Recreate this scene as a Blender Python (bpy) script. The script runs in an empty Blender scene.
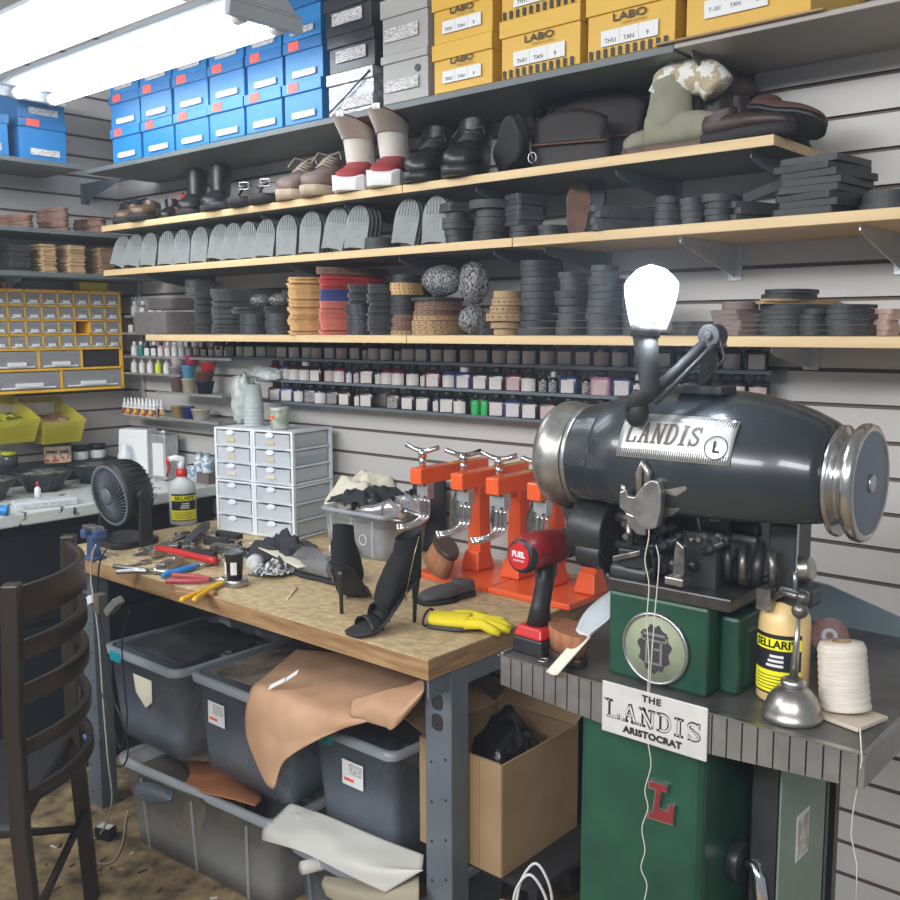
HAZE = .019
import bpy, math, random
from mathutils import Vector, Matrix, noise
R_ = math.radians; PI = math.pi
col = bpy.context.scene.collection
rnd = random.Random(7)
# ------------------------------------------------------------------ camera, world, lights
F, YAW, PIT, ROL = 968.78, R_(41.004), R_(7.165), R_(-0.214)
EYE = Vector((0, 0, 1.5))
_f = Vector((-math.sin(YAW)*math.cos(PIT), math.cos(YAW)*math.cos(PIT), -math.sin(PIT)))
_r0 = Vector((math.cos(YAW), math.sin(YAW), 0)); _u0 = _r0.cross(_f)
_r = _r0*math.cos(ROL)+_u0*math.sin(ROL); _u = -_r0*math.sin(ROL)+_u0*math.cos(ROL)
cd = bpy.data.cameras.new('camera'); cam = bpy.data.objects.new('camera', cd); col.objects.link(cam)
M = Matrix((_r, _u, -_f)).transposed().to_4x4(); M.translation = EYE
cam.matrix_world = M; cd.sensor_width = 36; cd.lens = F/900*36; cd.clip_start = .05
bpy.context.scene.camera = cam
sc = bpy.context.scene
sc.view_settings.view_transform = 'Standard'; sc.view_settings.look = 'None'
sc.view_settings.gamma = 1; sc.view_settings.use_curve_mapping = False
sc.view_settings.exposure = 0.0
w = bpy.data.worlds.new('world'); sc.world = w; w.use_nodes = True
w.node_tree.nodes['Background'].inputs[0].default_value = (.80, .88, 1, 1)
w.node_tree.nodes['Background'].inputs[1].default_value = .30
def area(name, loc, rot, sx, sy, e, c):
    l = bpy.data.lights.new(name, 'AREA'); l.shape = 'RECTANGLE'; l.size = sx; l.size_y = sy; l.energy = e; l.color = c
    o = bpy.data.objects.new(name, l); o.location = loc; o.rotation_euler = rot; col.objects.link(o); return o
area('shop_ceiling_light', (-1.2, -1.9, 2.60), (R_(40), 0, 0), 2.4, .5, 100, (.97, .98, 1))
area('shop_ceiling_light', (-2.7, -.5, 2.60), (R_(30), 0, 0), 1.2, .5, 40, (.97, .98, 1))
area('shop_ceiling_light', (.9, -1.2, 2.60), (R_(38), 0, 0), 1.2, .5, 52, (.97, .98, 1))

def ray(x, y): return (x-450)/F*_r-(y-450)/F*_u+_f
def PY(x, y, v): d = ray(x, y); return EYE+d*(v/d.y)
def PX(x, y, v): d = ray(x, y); return EYE+d*(v/d.x)
def PZ(x, y, v): d = ray(x, y); return EYE+d*((v-1.5)/d.z)

# ------------------------------------------------------------------ materials
MATS = {}
def mat(name, c, rough=.6, metal=0, c2=None, scale=20, bump=0, alpha=1, emit=0, stretch=(1, 1, 1), spec=.5, contrast=.5, coat=0):
    if name in MATS: return MATS[name]
    m = bpy.data.materials.new(name); m.use_nodes = True; nt = m.node_tree; b = nt.nodes['Principled BSDF']
    b.inputs['Base Color'].default_value = (*c, 1); b.inputs['Roughness'].default_value = rough
    b.inputs['Metallic'].default_value = metal; b.inputs['Specular IOR Level'].default_value = spec
    b.inputs['Coat Weight'].default_value = coat
    if c2 or bump:
        tc = nt.nodes.new('ShaderNodeTexCoord'); mp = nt.nodes.new('ShaderNodeMapping')
        mp.inputs['Scale'].default_value = stretch; nt.links.new(tc.outputs['Object'], mp.inputs[0])
        nz = nt.nodes.new('ShaderNodeTexNoise'); nz.inputs['Scale'].default_value = scale; nz.inputs['Detail'].default_value = 5
        nt.links.new(mp.outputs[0], nz.inputs[0])
        if c2:
            cr = nt.nodes.new('ShaderNodeValToRGB'); cr.color_ramp.elements[0].color = (*c, 1); cr.color_ramp.elements[1].color = (*c2, 1)
            cr.color_ramp.elements[0].position = .5-contrast*.5+.08; cr.color_ramp.elements[1].position = .5+contrast*.5-.08
            nt.links.new(nz.outputs[0], cr.inputs[0]); nt.links.new(cr.outputs[0], b.inputs['Base Color'])
        if bump:
            bp = nt.nodes.new('ShaderNodeBump'); bp.inputs['Strength'].default_value = bump; bp.inputs['Distance'].default_value = .004
            nt.links.new(nz.outputs[0], bp.inputs['Height']); nt.links.new(bp.outputs[0], b.inputs['Normal'])
    if emit:
        b.inputs['Emission Color'].default_value = (*c, 1); b.inputs['Emission Strength'].default_value = emit
    if alpha < 1:
        b.inputs['Alpha'].default_value = alpha
    MATS[name] = m; return m
def mix_rgb(nt, fac, a, b_, mode='MIX'):
    n = nt.nodes.new('ShaderNodeMix'); n.data_type = 'RGBA'; n.blend_type = mode
    for s, v in ((0, fac), (6, a), (7, b_)):
        if hasattr(v, 'default_value') or hasattr(v, 'is_output'): nt.links.new(v, n.inputs[s])
        elif s == 0: n.inputs[0].default_value = v
        else: n.inputs[s].default_value = (*v, 1)
    return n.outputs[2]
WALL = mat('slatwall_white', (.50, .485, .47), .42, c2=(.54, .53, .52), scale=3, bump=.03)
GROOVE = mat('slat_groove', (.16, .125, .105), .8)
CEIL = mat('ceiling_paint', (.55, .56, .58), .9)
PLY = mat('pine_board_edge', (.60, .43, .22), .6, c2=(.72, .54, .30), scale=9, stretch=(.4, 6, 6), bump=.1)
OSB = mat('worn_osb', (.46, .34, .19), .7, c2=(.64, .52, .32), scale=34, stretch=(1, .55, 1), bump=.4)
BENCH = mat('worn_bench_top', (.40, .29, .155), .62, c2=(.62, .49, .285), scale=55, stretch=(.8, 1.1, 1), bump=.3, contrast=.5)
BENCH_EDGE = mat('bench_edge_ply', (.24, .13, .055), .6, c2=(.40, .25, .12), scale=30, stretch=(.3, .3, 3), bump=.2)
FLOOR = mat('dirty_floor', (.09, .065, .04), .75, c2=(.40, .29, .15), scale=16, bump=.35, contrast=.5)
STEEL = mat('brushed_steel', (.55, .55, .56), .35, 1, c2=(.42, .42, .43), scale=30)
CHROME = mat('chrome', (.78, .79, .8), .14, 1)
ZINC = mat('galvanised', (.52, .54, .56), .42, .8, c2=(.64, .66, .68), scale=50)
GREYPAINT = mat('grey_steel_paint', (.105, .13, .155), .45, c2=(.13, .155, .18), scale=14, bump=.04)
DKSHELF = mat('dark_grey_shelf', (.105, .125, .13), .5, c2=(.13, .15, .155), scale=6)
BLACK = mat('black_plastic', (.018, .019, .021), .42)
BLACKM = mat('black_matt', (.022, .022, .024), .8)
RUBBER = mat('black_rubber', (.020, .022, .025), .55, c2=(.034, .036, .040), scale=40)
RUBBER2 = mat('charcoal_rubber', (.036, .038, .042), .58, c2=(.055, .058, .062), scale=40)
RUBBER3 = mat('studded_rubber', (.014, .016, .020), .5, c2=(.07, .078, .09), scale=220, contrast=.3)
GREYSOLE = mat('grey_sole_rubber', (.30, .32, .32), .65, c2=(.38, .40, .40), scale=30)
GREYSOLE2 = mat('dark_grey_sole', (.050, .054, .058), .6, c2=(.075, .08, .083), scale=30)
TAN = mat('tan_crepe', (.56, .33, .12), .7, c2=(.66, .42, .18), scale=30)
TAN2 = mat('tan_leather_sheet', (.38, .25, .13), .7, c2=(.50, .34, .18), scale=18)
BROWN = mat('brown_leatherboard', (.16, .085, .06), .7, c2=(.24, .13, .09), scale=25)
BROWN2 = mat('dark_brown_leather', (.030, .018, .015), .45, c2=(.05, .028, .023), scale=20, bump=.1)
HEELTAN = mat('tan_heel_block', (.33, .21, .11), .7, c2=(.42, .28, .15), scale=40)
PINK = mat('pink_rubber', (.62, .17, .13), .6); RED = mat('red_rubber', (.48, .045, .05), .55); BLUER = mat('blue_rubber', (.06, .075, .26), .6)
BLKLEATHER = mat('black_leather', (.016, .016, .018), .34, c2=(.026, .026, .028), scale=14, bump=.12)
SUEDE = mat('black_suede', (.010, .010, .011), .95, bump=.1, scale=200)
WHITEL = mat('white_leather', (.66, .66, .60), .5, c2=(.74, .74, .68), scale=8)
WHITE = mat('white_plastic', (.74, .76, .77), .4)
PAPER = mat('white_paper_label', (.70, .71, .72), .7)
LBLTXT = mat('printed_label', (.28, .28, .30), .7, c2=(.72, .71, .69), scale=420, stretch=(.35, 1, 1.6), contrast=.25)
BLUEBOX = mat('bright_blue_card', (.012, .17, .44), .42, c2=(.014, .19, .48), scale=4)
BLUEDK = mat('blue_card_lid', (.010, .14, .38), .38)
REDTAG = mat('red_sticker', (.75, .10, .07), .5)
YELBOX = mat('yellow_card', (.60, .35, .028), .45, c2=(.66, .40, .036), scale=5)
GREYBOX = mat('pale_grey_card', (.34, .34, .33), .5); DKBOX = mat('black_card', (.02, .022, .03), .35)
CARD = mat('brown_cardboard', (.29, .19, .10), .8, c2=(.35, .235, .13), scale=9)
GREEN = mat('machine_green', (.009, .045, .030), .38, c2=(.016, .092, .054), scale=9, bump=.06, contrast=.6)
LTGREEN = mat('pale_green_enamel', (.17, .25, .19), .4, c2=(.20, .29, .22), scale=12)
CAST = mat('greasy_cast_iron', (.028, .031, .036), .36, .3, c2=(.05, .055, .06), scale=18, bump=.25)
BARREL = mat('dark_enamel_drum', (.018, .022, .026), .26, .1, c2=(.027, .033, .038), scale=5, bump=.05, coat=.3)
WORN = mat('worn_bright_iron', (.26, .25, .24), .32, .85, c2=(.50, .48, .44), scale=28, bump=.15)
WORNDK = mat('oily_iron', (.10, .095, .09), .35, .8, c2=(.30, .29, .27), scale=45, bump=.3)
ORANGE = mat('orange_powder_coat', (.82, .115, .025), .32, coat=.2)
YSTRIPE = mat('yellow_sticker', (.78, .55, .08), .4)
CLEAR = mat('frosted_clear_plastic', (.62, .66, .70), .2, alpha=.30)
CLEAR2 = mat('clear_drawer_plastic', (.80, .86, .92), .2, alpha=.58)
CLEARB = mat('smoky_bin_plastic', (.24, .29, .36), .18, alpha=.42)
FILM = mat('crinkled_clear_film', (.50, .51, .52), .12, alpha=.14, bump=.9, scale=60)
ORGYEL = mat('organiser_yellow', (.85, .47, .03), .4)
YELTRANS = mat('yellow_translucent_bin', (.62, .55, .04), .22, alpha=.48)
MARBLE = mat('speckled_marble_top', (.62, .66, .64), .3, c2=(.05, .06, .06), scale=26, contrast=.02)
_cr = [n for n in MARBLE.node_tree.nodes if n.type == 'VALTORGB'][0]; _cr.color_ramp.elements[0].position = .60; _cr.color_ramp.elements[1].position = .64
NAVY = mat('dark_cabinet_panel', (.012, .016, .024), .45)
WOODDK = mat('dark_chair_wood', (.018, .012, .010), .36, c2=(.032, .022, .018), scale=12, stretch=(1, 1, .2))
PEACH = mat('natural_leather', (.46, .27, .16), .5, c2=(.60, .38, .24), scale=7, bump=.1)
CREAM = mat('cream_cloth', (.66, .62, .50), .8, c2=(.72, .68, .56), scale=10)
OFFW = mat('white_vinyl', (.58, .58, .54), .55)
AMBER = mat('amber_dye_bottle', (.030, .016, .016), .18); JARDK = mat('black_dye_bottle', (.015, .015, .022), .2)
JARBLU = mat('blue_dye_bottle', (.03, .045, .14), .2); JARRED = mat('oxblood_dye_bottle', (.10, .015, .02), .2)
TEAL = mat('teal_latch', (.01, .30, .38), .4)
YGLOVE = mat('yellow_glove_knit', (.75, .62, .02), .8, bump=.2, scale=80); GGLOVE = mat('grey_glove_palm', (.06, .065, .07), .7)
REDP = mat('red_tool_plastic', (.50, .02, .02), .35); BLUEP = mat('blue_grip', (.02, .22, .58), .35); YELP = mat('yellow_grip', (.78, .46, .02), .4); REDD = mat('dark_red_grip', (.38, .05, .06), .4)
BRISTLE = mat('horsehair', (.26, .10, .045), .8, c2=(.40, .17, .08), scale=90, stretch=(1, 1, .15), bump=.6)
TUBE = mat('lit_fluorescent_tube', (.93, .97, 1), .4, emit=10.0)
BULB = mat('lit_led_globe', (.80, .90, 1), .4, emit=230)
THREAD = mat('waxed_thread', (.62, .58, .50), .8)
BOTTLEW = mat('natural_hdpe', (.62, .64, .64), .35, alpha=.92); BOTTLEY = mat('amber_liquid_bottle', (.80, .58, .26), .35)
LABY = mat('label_yellow', (.85, .80, .02), .5); LABK = mat('label_black', (.015, .015, .02), .5)
TWEED = mat('brown_fur', (.05, .035, .03), .95, c2=(.12, .09, .08), scale=90, bump=.8)
OLIVE = mat('olive_suede', (.22, .22, .16), .9, c2=(.27, .27, .20), scale=30)
CAMO = mat('printed_lining', (.45, .38, .25), .7, c2=(.75, .75, .70), scale=40, contrast=.15)
TAUPE = mat('taupe_leather', (.17, .125, .11), .55, c2=(.23, .17, .15), scale=12); BEIGE = mat('beige_sole', (.42, .33, .24), .7)
SILVERF = mat('silver_foil_leather', (.55, .55, .57), .25, .7)

# ------------------------------------------------------------------ mesh helpers
class MB:
    def __init__(s): s.v = []; s.f = []; s.m = []; s.sm = []
    def add(s, vs, fs, mi=0, smooth=False, T=None):
        o = len(s.v)
        s.v += [tuple(T @ Vector(v)) if T else tuple(v) for v in vs]
        for f in fs: s.f.append(tuple(i+o for i in f)); s.m.append(mi); s.sm.append(smooth)
        return s
    def box(s, c, d, T=None, mi=0, taper=(1, 1), shift=(0, 0)):
        x, y, z = d[0]/2, d[1]/2, d[2]/2; tx, ty = taper; v = []
        for sz in (-1, 1):
            for sx, sy in ((-1, -1), (1, -1), (1, 1), (-1, 1)):
                k = (tx, ty) if sz > 0 else (1, 1); h = shift if sz > 0 else (0, 0)
                v.append((c[0]+sx*x*k[0]+h[0], c[1]+sy*y*k[1]+h[1], c[2]+sz*z))
        return s.add(v, [(0, 3, 2, 1), (4, 5, 6, 7), (0, 1, 5, 4), (1, 2, 6, 5), (2, 3, 7, 6), (3, 0, 4, 7)], mi, False, T)
    def lathe(s, prof, n=20, T=None, mi=0, smooth=True, capb=True, capt=True, sy=1):
        v = []
        for r, z in prof:
            for k in range(n):
                a = 2*PI*k/n; v.append((r*math.cos(a), r*math.sin(a)*sy, z))
        f = []
        for i in range(len(prof)-1):
            for k in range(n):
                k2 = (k+1) % n; f.append((i*n+k, i*n+k2, (i+1)*n+k2, (i+1)*n+k))
        s.add(v, f, mi, smooth, T)
        o = len(s.v)-len(v)
        if capb and prof[0][0] > 1e-6: s.f.append(tuple(o+k for k in range(n))[::-1]); s.m.append(mi); s.sm.append(False)
        if capt and prof[-1][0] > 1e-6: s.f.append(tuple(o+(len(prof)-1)*n+k for k in range(n))); s.m.append(mi); s.sm.append(False)
        return s
    def cyl(s, p0, p1, r0, r1=None, n=14, mi=0, smooth=True):
        p0 = Vector(p0); p1 = Vector(p1); d = p1-p0; L = d.length
        if L < 1e-7: return s
        T = Matrix.Translation(p0) @ d.to_track_quat('Z', 'Y').to_matrix().to_4x4()
        return s.lathe([(r0, 0), (r0 if r1 is None else r1, L)], n, T, mi, smooth)
    def tube(s, pts, r, n=8, mi=0, flat=1.0, closed=False):
        pts = [Vector(p) for p in pts]; N = len(pts); v = []; prev = None
        for i, p in enumerate(pts):
            t = (pts[(i+1) % N if closed else min(i+1, N-1)]-pts[(i-1) % N if closed else max(i-1, 0)]).normalized()
            if prev is None:
                a = Vector((0, 0, 1)) if abs(t.z) < .9 else Vector((1, 0, 0)); u = t.cross(a).normalized()
            else: u = (prev-t*prev.dot(t)).normalized()
            prev = u; b = t.cross(u); rr = r[i] if isinstance(r, (list, tuple)) else r
            for k in range(n):
                a = 2*PI*k/n; v.append(p+u*math.cos(a)*rr+b*math.sin(a)*rr*flat)
        f = []
        for i in range(N if closed else N-1):
            j = (i+1) % N
            for k in range(n): k2 = (k+1) % n; f.append((i*n+k, i*n+k2, j*n+k2, j*n+k))
        if not closed: f += [tuple(range(n))[::-1], tuple((N-1)*n+k for k in range(n))]
        return s.add(v, f, mi, True)
    def prism(s, out, z0, z1, T=None, mi=0, smooth=False):
        n = len(out); v = [(x, y, z0) for x, y in out]+[(x, y, z1) for x, y in out]
        s.add(v, [(k, (k+1) % n, n+(k+1) % n, n+k) for k in range(n)], mi, smooth, T)
        o = len(s.v)-2*n
        s.f += [tuple(o+k for k in range(n))[::-1], tuple(o+n+k for k in range(n))]; s.m += [mi]*2; s.sm += [False]*2
        return s
    def grid(s, fn, nu, nv, mi=0, smooth=True, T=None, closeu=False):
        v = [fn(i/nu, j/nv) for j in range(nv+1) for i in range(nu+1)]
        return s.add(v, [(j*(nu+1)+i, j*(nu+1)+i+1, (j+1)*(nu+1)+i+1, (j+1)*(nu+1)+i) for j in range(nv) for i in range(nu)], mi, smooth, T)
    def ball(s, c, r, n=16, m=10, T=None, mi=0):
        if not isinstance(r, (tuple, list)): r = (r, r, r)
        pr = [(max(1e-5, math.sin(PI*i/m)), -math.cos(PI*i/m)) for i in range(m+1)]
        TT = Matrix.Translation(c) @ Matrix.Diagonal((*r, 1))
        return s.lathe(pr, n, (T @ TT) if T else TT, mi, True, False, False)
    def loft(s, rings, mi=0, T=None, cap=True):
        n = len(rings[0]); v = [p for r in rings for p in r]
        f = [(i*n+k, i*n+(k+1) % n, (i+1)*n+(k+1) % n, (i+1)*n+k) for i in range(len(rings)-1) for k in range(n)]
        if cap: f += [tuple(range(n))[::-1], tuple((len(rings)-1)*n+k for k in range(n))]
        return s.add(v, f, mi, True, T)
    def build(s, name, mats, parent=None, loc=None, rot=None, bevel=0, solid=0, sub=0, seg=2):
        me = bpy.data.meshes.new(name); me.from_pydata(s.v, [], s.f)
        if not isinstance(mats, (list, tuple)): mats = [mats]
        for m in mats: me.materials.append(m)
        me.polygons.foreach_set('material_index', s.m); me.polygons.foreach_set('use_smooth', s.sm); me.update()
        o = bpy.data.objects.new(name, me); col.objects.link(o)
        if parent: o.parent = parent
        if loc is not None: o.location = loc
        if rot is not None: o.rotation_euler = rot
        if solid: md = o.modifiers.new('s', 'SOLIDIFY'); md.thickness = solid; md.offset = 0
        if bevel: md = o.modifiers.new('b', 'BEVEL'); md.width = bevel; md.segments = seg; md.limit_method = 'ANGLE'
        if sub: md = o.modifiers.new('u', 'SUBSURF'); md.levels = sub; md.render_levels = sub
        return o
def tag(o, label, cat, group=None):
    o['label'] = label; o['category'] = cat
    if group: o['group'] = group
    return o
def thing(name, label, cat, loc=(0, 0, 0), rz=0, group=None, rot=None):
    o = bpy.data.objects.new(name, None); o.empty_display_size = .02; col.objects.link(o); o.location = loc
    o.rotation_euler = rot if rot else (0, 0, rz); return tag(o, label, cat, group)
def struct(o): o['kind'] = 'structure'; return o
def dup(root, loc, rz, label, group=None, rot=None, scale=None):
    def cp(o, par):
        c = o.copy(); col.objects.link(c); c.parent = par
        for ch in [k for k in o.children]: cp(ch, c)
        return c
    r = cp(root, None); r.location = loc; r.rotation_euler = rot if rot else (0, 0, rz); r['label'] = label
    if scale: r.scale = scale
    if group: r['group'] = group
    elif 'group' in r: del r['group']
    return r
ORD = 'first second third fourth fifth sixth seventh eighth ninth tenth eleventh twelfth thirteenth fourteenth fifteenth sixteenth seventeenth eighteenth nineteenth twentieth'.split()
TENS = {20: 'twenty', 30: 'thirty', 40: 'forty', 50: 'fifty'}
def ordn(i):
    i += 1
    if i <= 20: return ORD[i-1]
    if i in (30, 40, 50): return {30: 'thirtieth', 40: 'fortieth', 50: 'fiftieth'}[i]
    return TENS[i//10*10]+'-'+ORD[i % 10-1]
def text(name, s, size, m, parent, T, ext=.0006, sx=1.0, bold=0, fn=None, spacing=1.0):
    cu = bpy.data.curves.new(name, 'FONT'); cu.body = s; cu.size = size; cu.align_x = 'CENTER'; cu.align_y = 'CENTER'
    cu.extrude = ext; cu.offset = bold; cu.space_character = spacing; cu.resolution_u = 3
    to = bpy.data.objects.new('t', cu); col.objects.link(to)
    bpy.context.view_layer.update()
    dg = bpy.context.evaluated_depsgraph_get(); me = bpy.data.meshes.new_from_object(to.evaluated_get(dg))
    bpy.data.objects.remove(to); me.name = name; me.materials.clear(); me.materials.append(m)
    for v in me.vertices:
        v.co.x *= sx
        v.co = Vector(fn(v.co)) if fn else T @ v.co
    me.update(); o = bpy.data.objects.new(name, me); col.objects.link(o); o.parent = parent; return o
def TR(loc, rx=0, ry=0, rz=0): return Matrix.Translation(loc) @ Matrix.Rotation(rz, 4, 'Z') @ Matrix.Rotation(ry, 4, 'Y') @ Matrix.Rotation(rx, 4, 'X')
FRONT = lambda loc: TR(loc, rx=PI/2)      # text facing -Y
def rrect(w, h, r, n=4, cx=0, cy=0):
    o = []
    for sx, sy, a0 in ((1, 1, 0), (-1, 1, 90), (-1, -1, 180), (1, -1, 270)):
        for k in range(n+1):
            a = R_(a0+90*k/n); o.append((cx+sx*(w/2-r)+r*math.cos(a), cy+sy*(h/2-r)+r*math.sin(a)))
    return o

# ------------------------------------------------------------------ room
WY, LX, ZG, SP = 2.147, -3.631, 2.0925, .0762
def slat_profile(z0, z1):

    zs = sorted([ZG-SP*i for i in range(-12, 40) if z0+.01 < ZG-SP*i < z1-.01])
    out = [(0.0, z0, 0)]
    for z in zs: out += [(0, z-.0045, 1), (.011, z-.0045, 1), (.011, z+.0045, 1), (0, z+.0045, 0)]
    out.append((0, z1, 0)); return out
def slatwall(name, horiz, a, b, pos, z0=0, z1=2.85):
    pr = slat_profile(z0, z1); m = MB(); v = []
    for d, z, _ in pr:
        for t in (a, b): v.append((t, pos+d, z) if horiz else (pos-d, t, z))
    for i in range(len(pr)-1):
        f = (2*i, 2*i+1, 2*i+3, 2*i+2); m.f.append(f if horiz else f[::-1]); m.m.append(pr[i][2]); m.sm.append(False)
    m.v = v; c = (a+b)/2; Lg = b-a
    if horiz: m.box((c, pos+.03, (z0+z1)/2), (Lg, .034, z1-z0))
    else: m.box((pos-.03, c, (z0+z1)/2), (.034, Lg, z1-z0))
    return struct(m.build(name, [WALL, GROOVE]))
slatwall('wall_back', True, LX-.03, 1.2, WY)
slatwall('wall_left', False, -.6, WY+.03, LX)
struct(MB().box((-1.2, -.15, -.02), (5.2, 5.0, .04)).build('floor', FLOOR))
struct(MB().box((-1.2, -.15, 2.87), (5.2, 5.0, .04)).build('ceiling', CEIL))

# ------------------------------------------------------------------ slab serif capitals and smooth paths
def cr_(P, n=5):
    P = [Vector(p) for p in P]; o = []
    for i in range(len(P)-1):
        a, b, c, d = P[max(i-1, 0)], P[i], P[i+1], P[min(i+2, len(P)-1)]
        for k in range(n):
            t = k/n; o.append(.5*((2*b)+(c-a)*t+(2*a-5*b+4*c-d)*t*t+(3*b-a-3*c+d)*t**3))
    return o+[P[-1]]
# ------------------------------------------------------------------ fluorescent fixtures
def fluor(name, label, cx, cy, cz, L=1.27):
    t = thing(name, label, 'light', (cx, cy, cz), group='ceiling strip lights')
    hb = MB(); hb.box((0, 0, .045), (L, .20, .045), taper=(1, .55)); hb.box((0, 0, .019), (L, .235, .008)); hb.build('housing', mat('lamp_housing', (.40, .44, .48), .4), t, bevel=.003)
    for s in (-1, 1):
        MB().box((s*(L/2-.012), 0, -.002), (.024, .235, .034), taper=(1, .96)).build('end_cap', mat('lamp_housing', (.40, .44, .48), .4), t, bevel=.003)
        for y in (-.06, .06): MB().cyl((s*(L/2-.024), y, -.008), (s*(L/2-.05), y, -.008), .019).build('tube_socket', WHITE, t)
        MB().tube([(s*L*.35, 0, .066), (s*L*.35, 0, 2.85-cz)], .003, 6).build('hanger_rod', ZINC, t)
    for y in (-.06, .06): MB().cyl((-L/2+.05, y, -.008), (L/2-.05, y, -.008), .0185).build('fluorescent_tube', TUBE, t)
    return t
fluor('strip_light', 'lit twin tube strip light hanging nearest the wall of blue shoe boxes', -2.655, 1.63, 2.282)
fluor('strip_light', 'lit twin tube strip light at the top left edge, farther from the blue boxes', -2.60, 1.32, 2.282)

# ------------------------------------------------------------------ shelves on the back wall
S0, S1, S2, S3 = 2.070, 1.865, 1.710, 1.482
FY = 1.845
def board(label, x0, x1, ztop, th, m, group, y0=FY, y1=WY, nm='shelf_board'):
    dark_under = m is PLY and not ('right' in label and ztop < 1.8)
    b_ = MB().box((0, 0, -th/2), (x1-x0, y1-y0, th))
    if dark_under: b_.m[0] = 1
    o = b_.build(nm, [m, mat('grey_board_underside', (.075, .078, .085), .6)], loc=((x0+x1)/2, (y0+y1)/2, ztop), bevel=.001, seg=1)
    return tag(o, label, 'shelf', group)
board('dark grey top shelf carrying the blue, black and yellow shoe boxes', -3.33, -1.0, S0, .016, DKSHELF, 'top shelf boards')
board('grey right-hand top shelf board running out of frame at the top right', -.999, .35, S0, .010, mat('taupe_melamine', (.34, .32, .30), .5), 'top shelf boards')
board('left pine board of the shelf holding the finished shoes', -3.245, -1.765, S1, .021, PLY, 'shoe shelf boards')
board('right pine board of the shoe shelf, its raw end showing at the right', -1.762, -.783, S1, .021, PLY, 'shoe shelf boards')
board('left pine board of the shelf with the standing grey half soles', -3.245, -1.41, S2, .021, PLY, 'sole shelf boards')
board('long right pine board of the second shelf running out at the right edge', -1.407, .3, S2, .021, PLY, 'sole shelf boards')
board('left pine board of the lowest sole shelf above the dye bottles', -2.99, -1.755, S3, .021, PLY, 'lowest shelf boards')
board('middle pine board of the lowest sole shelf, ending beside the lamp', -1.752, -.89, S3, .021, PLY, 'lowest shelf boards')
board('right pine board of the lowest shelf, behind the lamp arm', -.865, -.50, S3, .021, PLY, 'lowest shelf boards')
board('short pale board end at the far right of the lowest shelf', -.498, -.33, S3-.002, .019, mat('pale_board', (.62, .55, .44), .6), 'lowest shelf boards', y0=1.9)
def bracket(label, x, ztop, m, L=.27, h=.055, group='shelf brackets'):
    t = thing('shelf_bracket', label, 'bracket', (x, WY, ztop), group=group)
    T = Matrix(((0, 0, 1, 0), (-1, 0, 0, 0), (0, 1, 0, 0), (0, 0, 0, 1)))
    MB().prism([(.003, 0), (L, 0), (L, -.012), (L-.02, -.02), (.003, -h)], -.0015, .0015, T).build('arm', m, t)
    MB().box((0, -.0025, -h*.55), (.034, .004, h*1.1)).build('wall_plate', m, t, bevel=.001)
    return t
n = 0
for px, py in ((262, 212), (345, 200), (477, 185), (617, 161), (752, 142)):
    bracket('dark steel bracket, %s from the left under the shoe shelf' % ordn(n), PY(px, py, 1.88).x, S1-.0215, GREYPAINT); n += 1
n = 0
for px, py in ((148, 275), (292, 268), (400, 262), (495, 250), (545, 250), (681, 238), (861, 217)):
    bracket('steel bracket, %s from the left under the shelf of half soles' % ordn(n), PY(px, py, 1.88).x, S2-.0215, ZINC if px > 600 else GREYPAINT, h=.075 if px > 600 else .055); n += 1
bracket('zinc bracket under the right end of the lowest shelf', PY(812, 350, WY).x, S3-.0215, ZINC, L=.22, h=.05)
bracket('dark bracket holding the grey top shelf at the upper right', PY(694, 45, 1.885).x, S0-.0105, mat('taupe_steel', (.10, .09, .085), .5), h=.12)
# ------------------------------------------------------------------ left wall shelves
for lab, z, y1 in (('dark shelf over the left wall carrying rusty leather soles', 1.851, 2.12), ('dark shelf over the left wall with stacks of tan leather sheets', 1.701, 2.12), ('dark top shelf over the left wall with blue shoe boxes', 2.083, 1.83)):
    o = MB().box((0, 0, -.008), (.30, y1-.3, .016)).build('shelf_board', DKSHELF, loc=(-3.480, (y1+.3)/2, z), bevel=.001); tag(o, lab, 'shelf', 'left wall shelf boards')
n = 0
for y, z in ((1.50, 1.834), (1.60, 1.684), (2.0, 2.066)):
    t = thing('shelf_bracket', 'dark bracket under the %s left wall shelf' % ('middle', 'lower', 'top')[n], 'bracket', (LX, y, z), -PI/2+PI, group='left wall brackets'); n += 1
    T = Matrix(((0, 0, 1, 0), (-1, 0, 0, 0), (0, 1, 0, 0), (0, 0, 0, 1)))
    MB().prism([(.003, 0), (.27, 0), (.27, -.012), (.003, -.07)], -.0015, .0015, T).build('arm', GREYPAINT, t); MB().box((0, -.0025, -.04), (.034, .004, .08)).build('wall_plate', GREYPAINT, t)
# uprights on the wall near the corner
for lab, a, b, xx in (('grey slotted upright in the corner behind the small bottles', 1.22, 1.80, -3.50), ('grey slotted upright beside the black sole packs', 1.50, 1.84, -3.04)):
    m = MB().box((0, -.010, 0), (.026, .016, b-a)); tag(m.build('wall_upright', ZINC, loc=(xx, WY-.002, (a+b)/2), bevel=.002), lab, 'rail')

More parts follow.
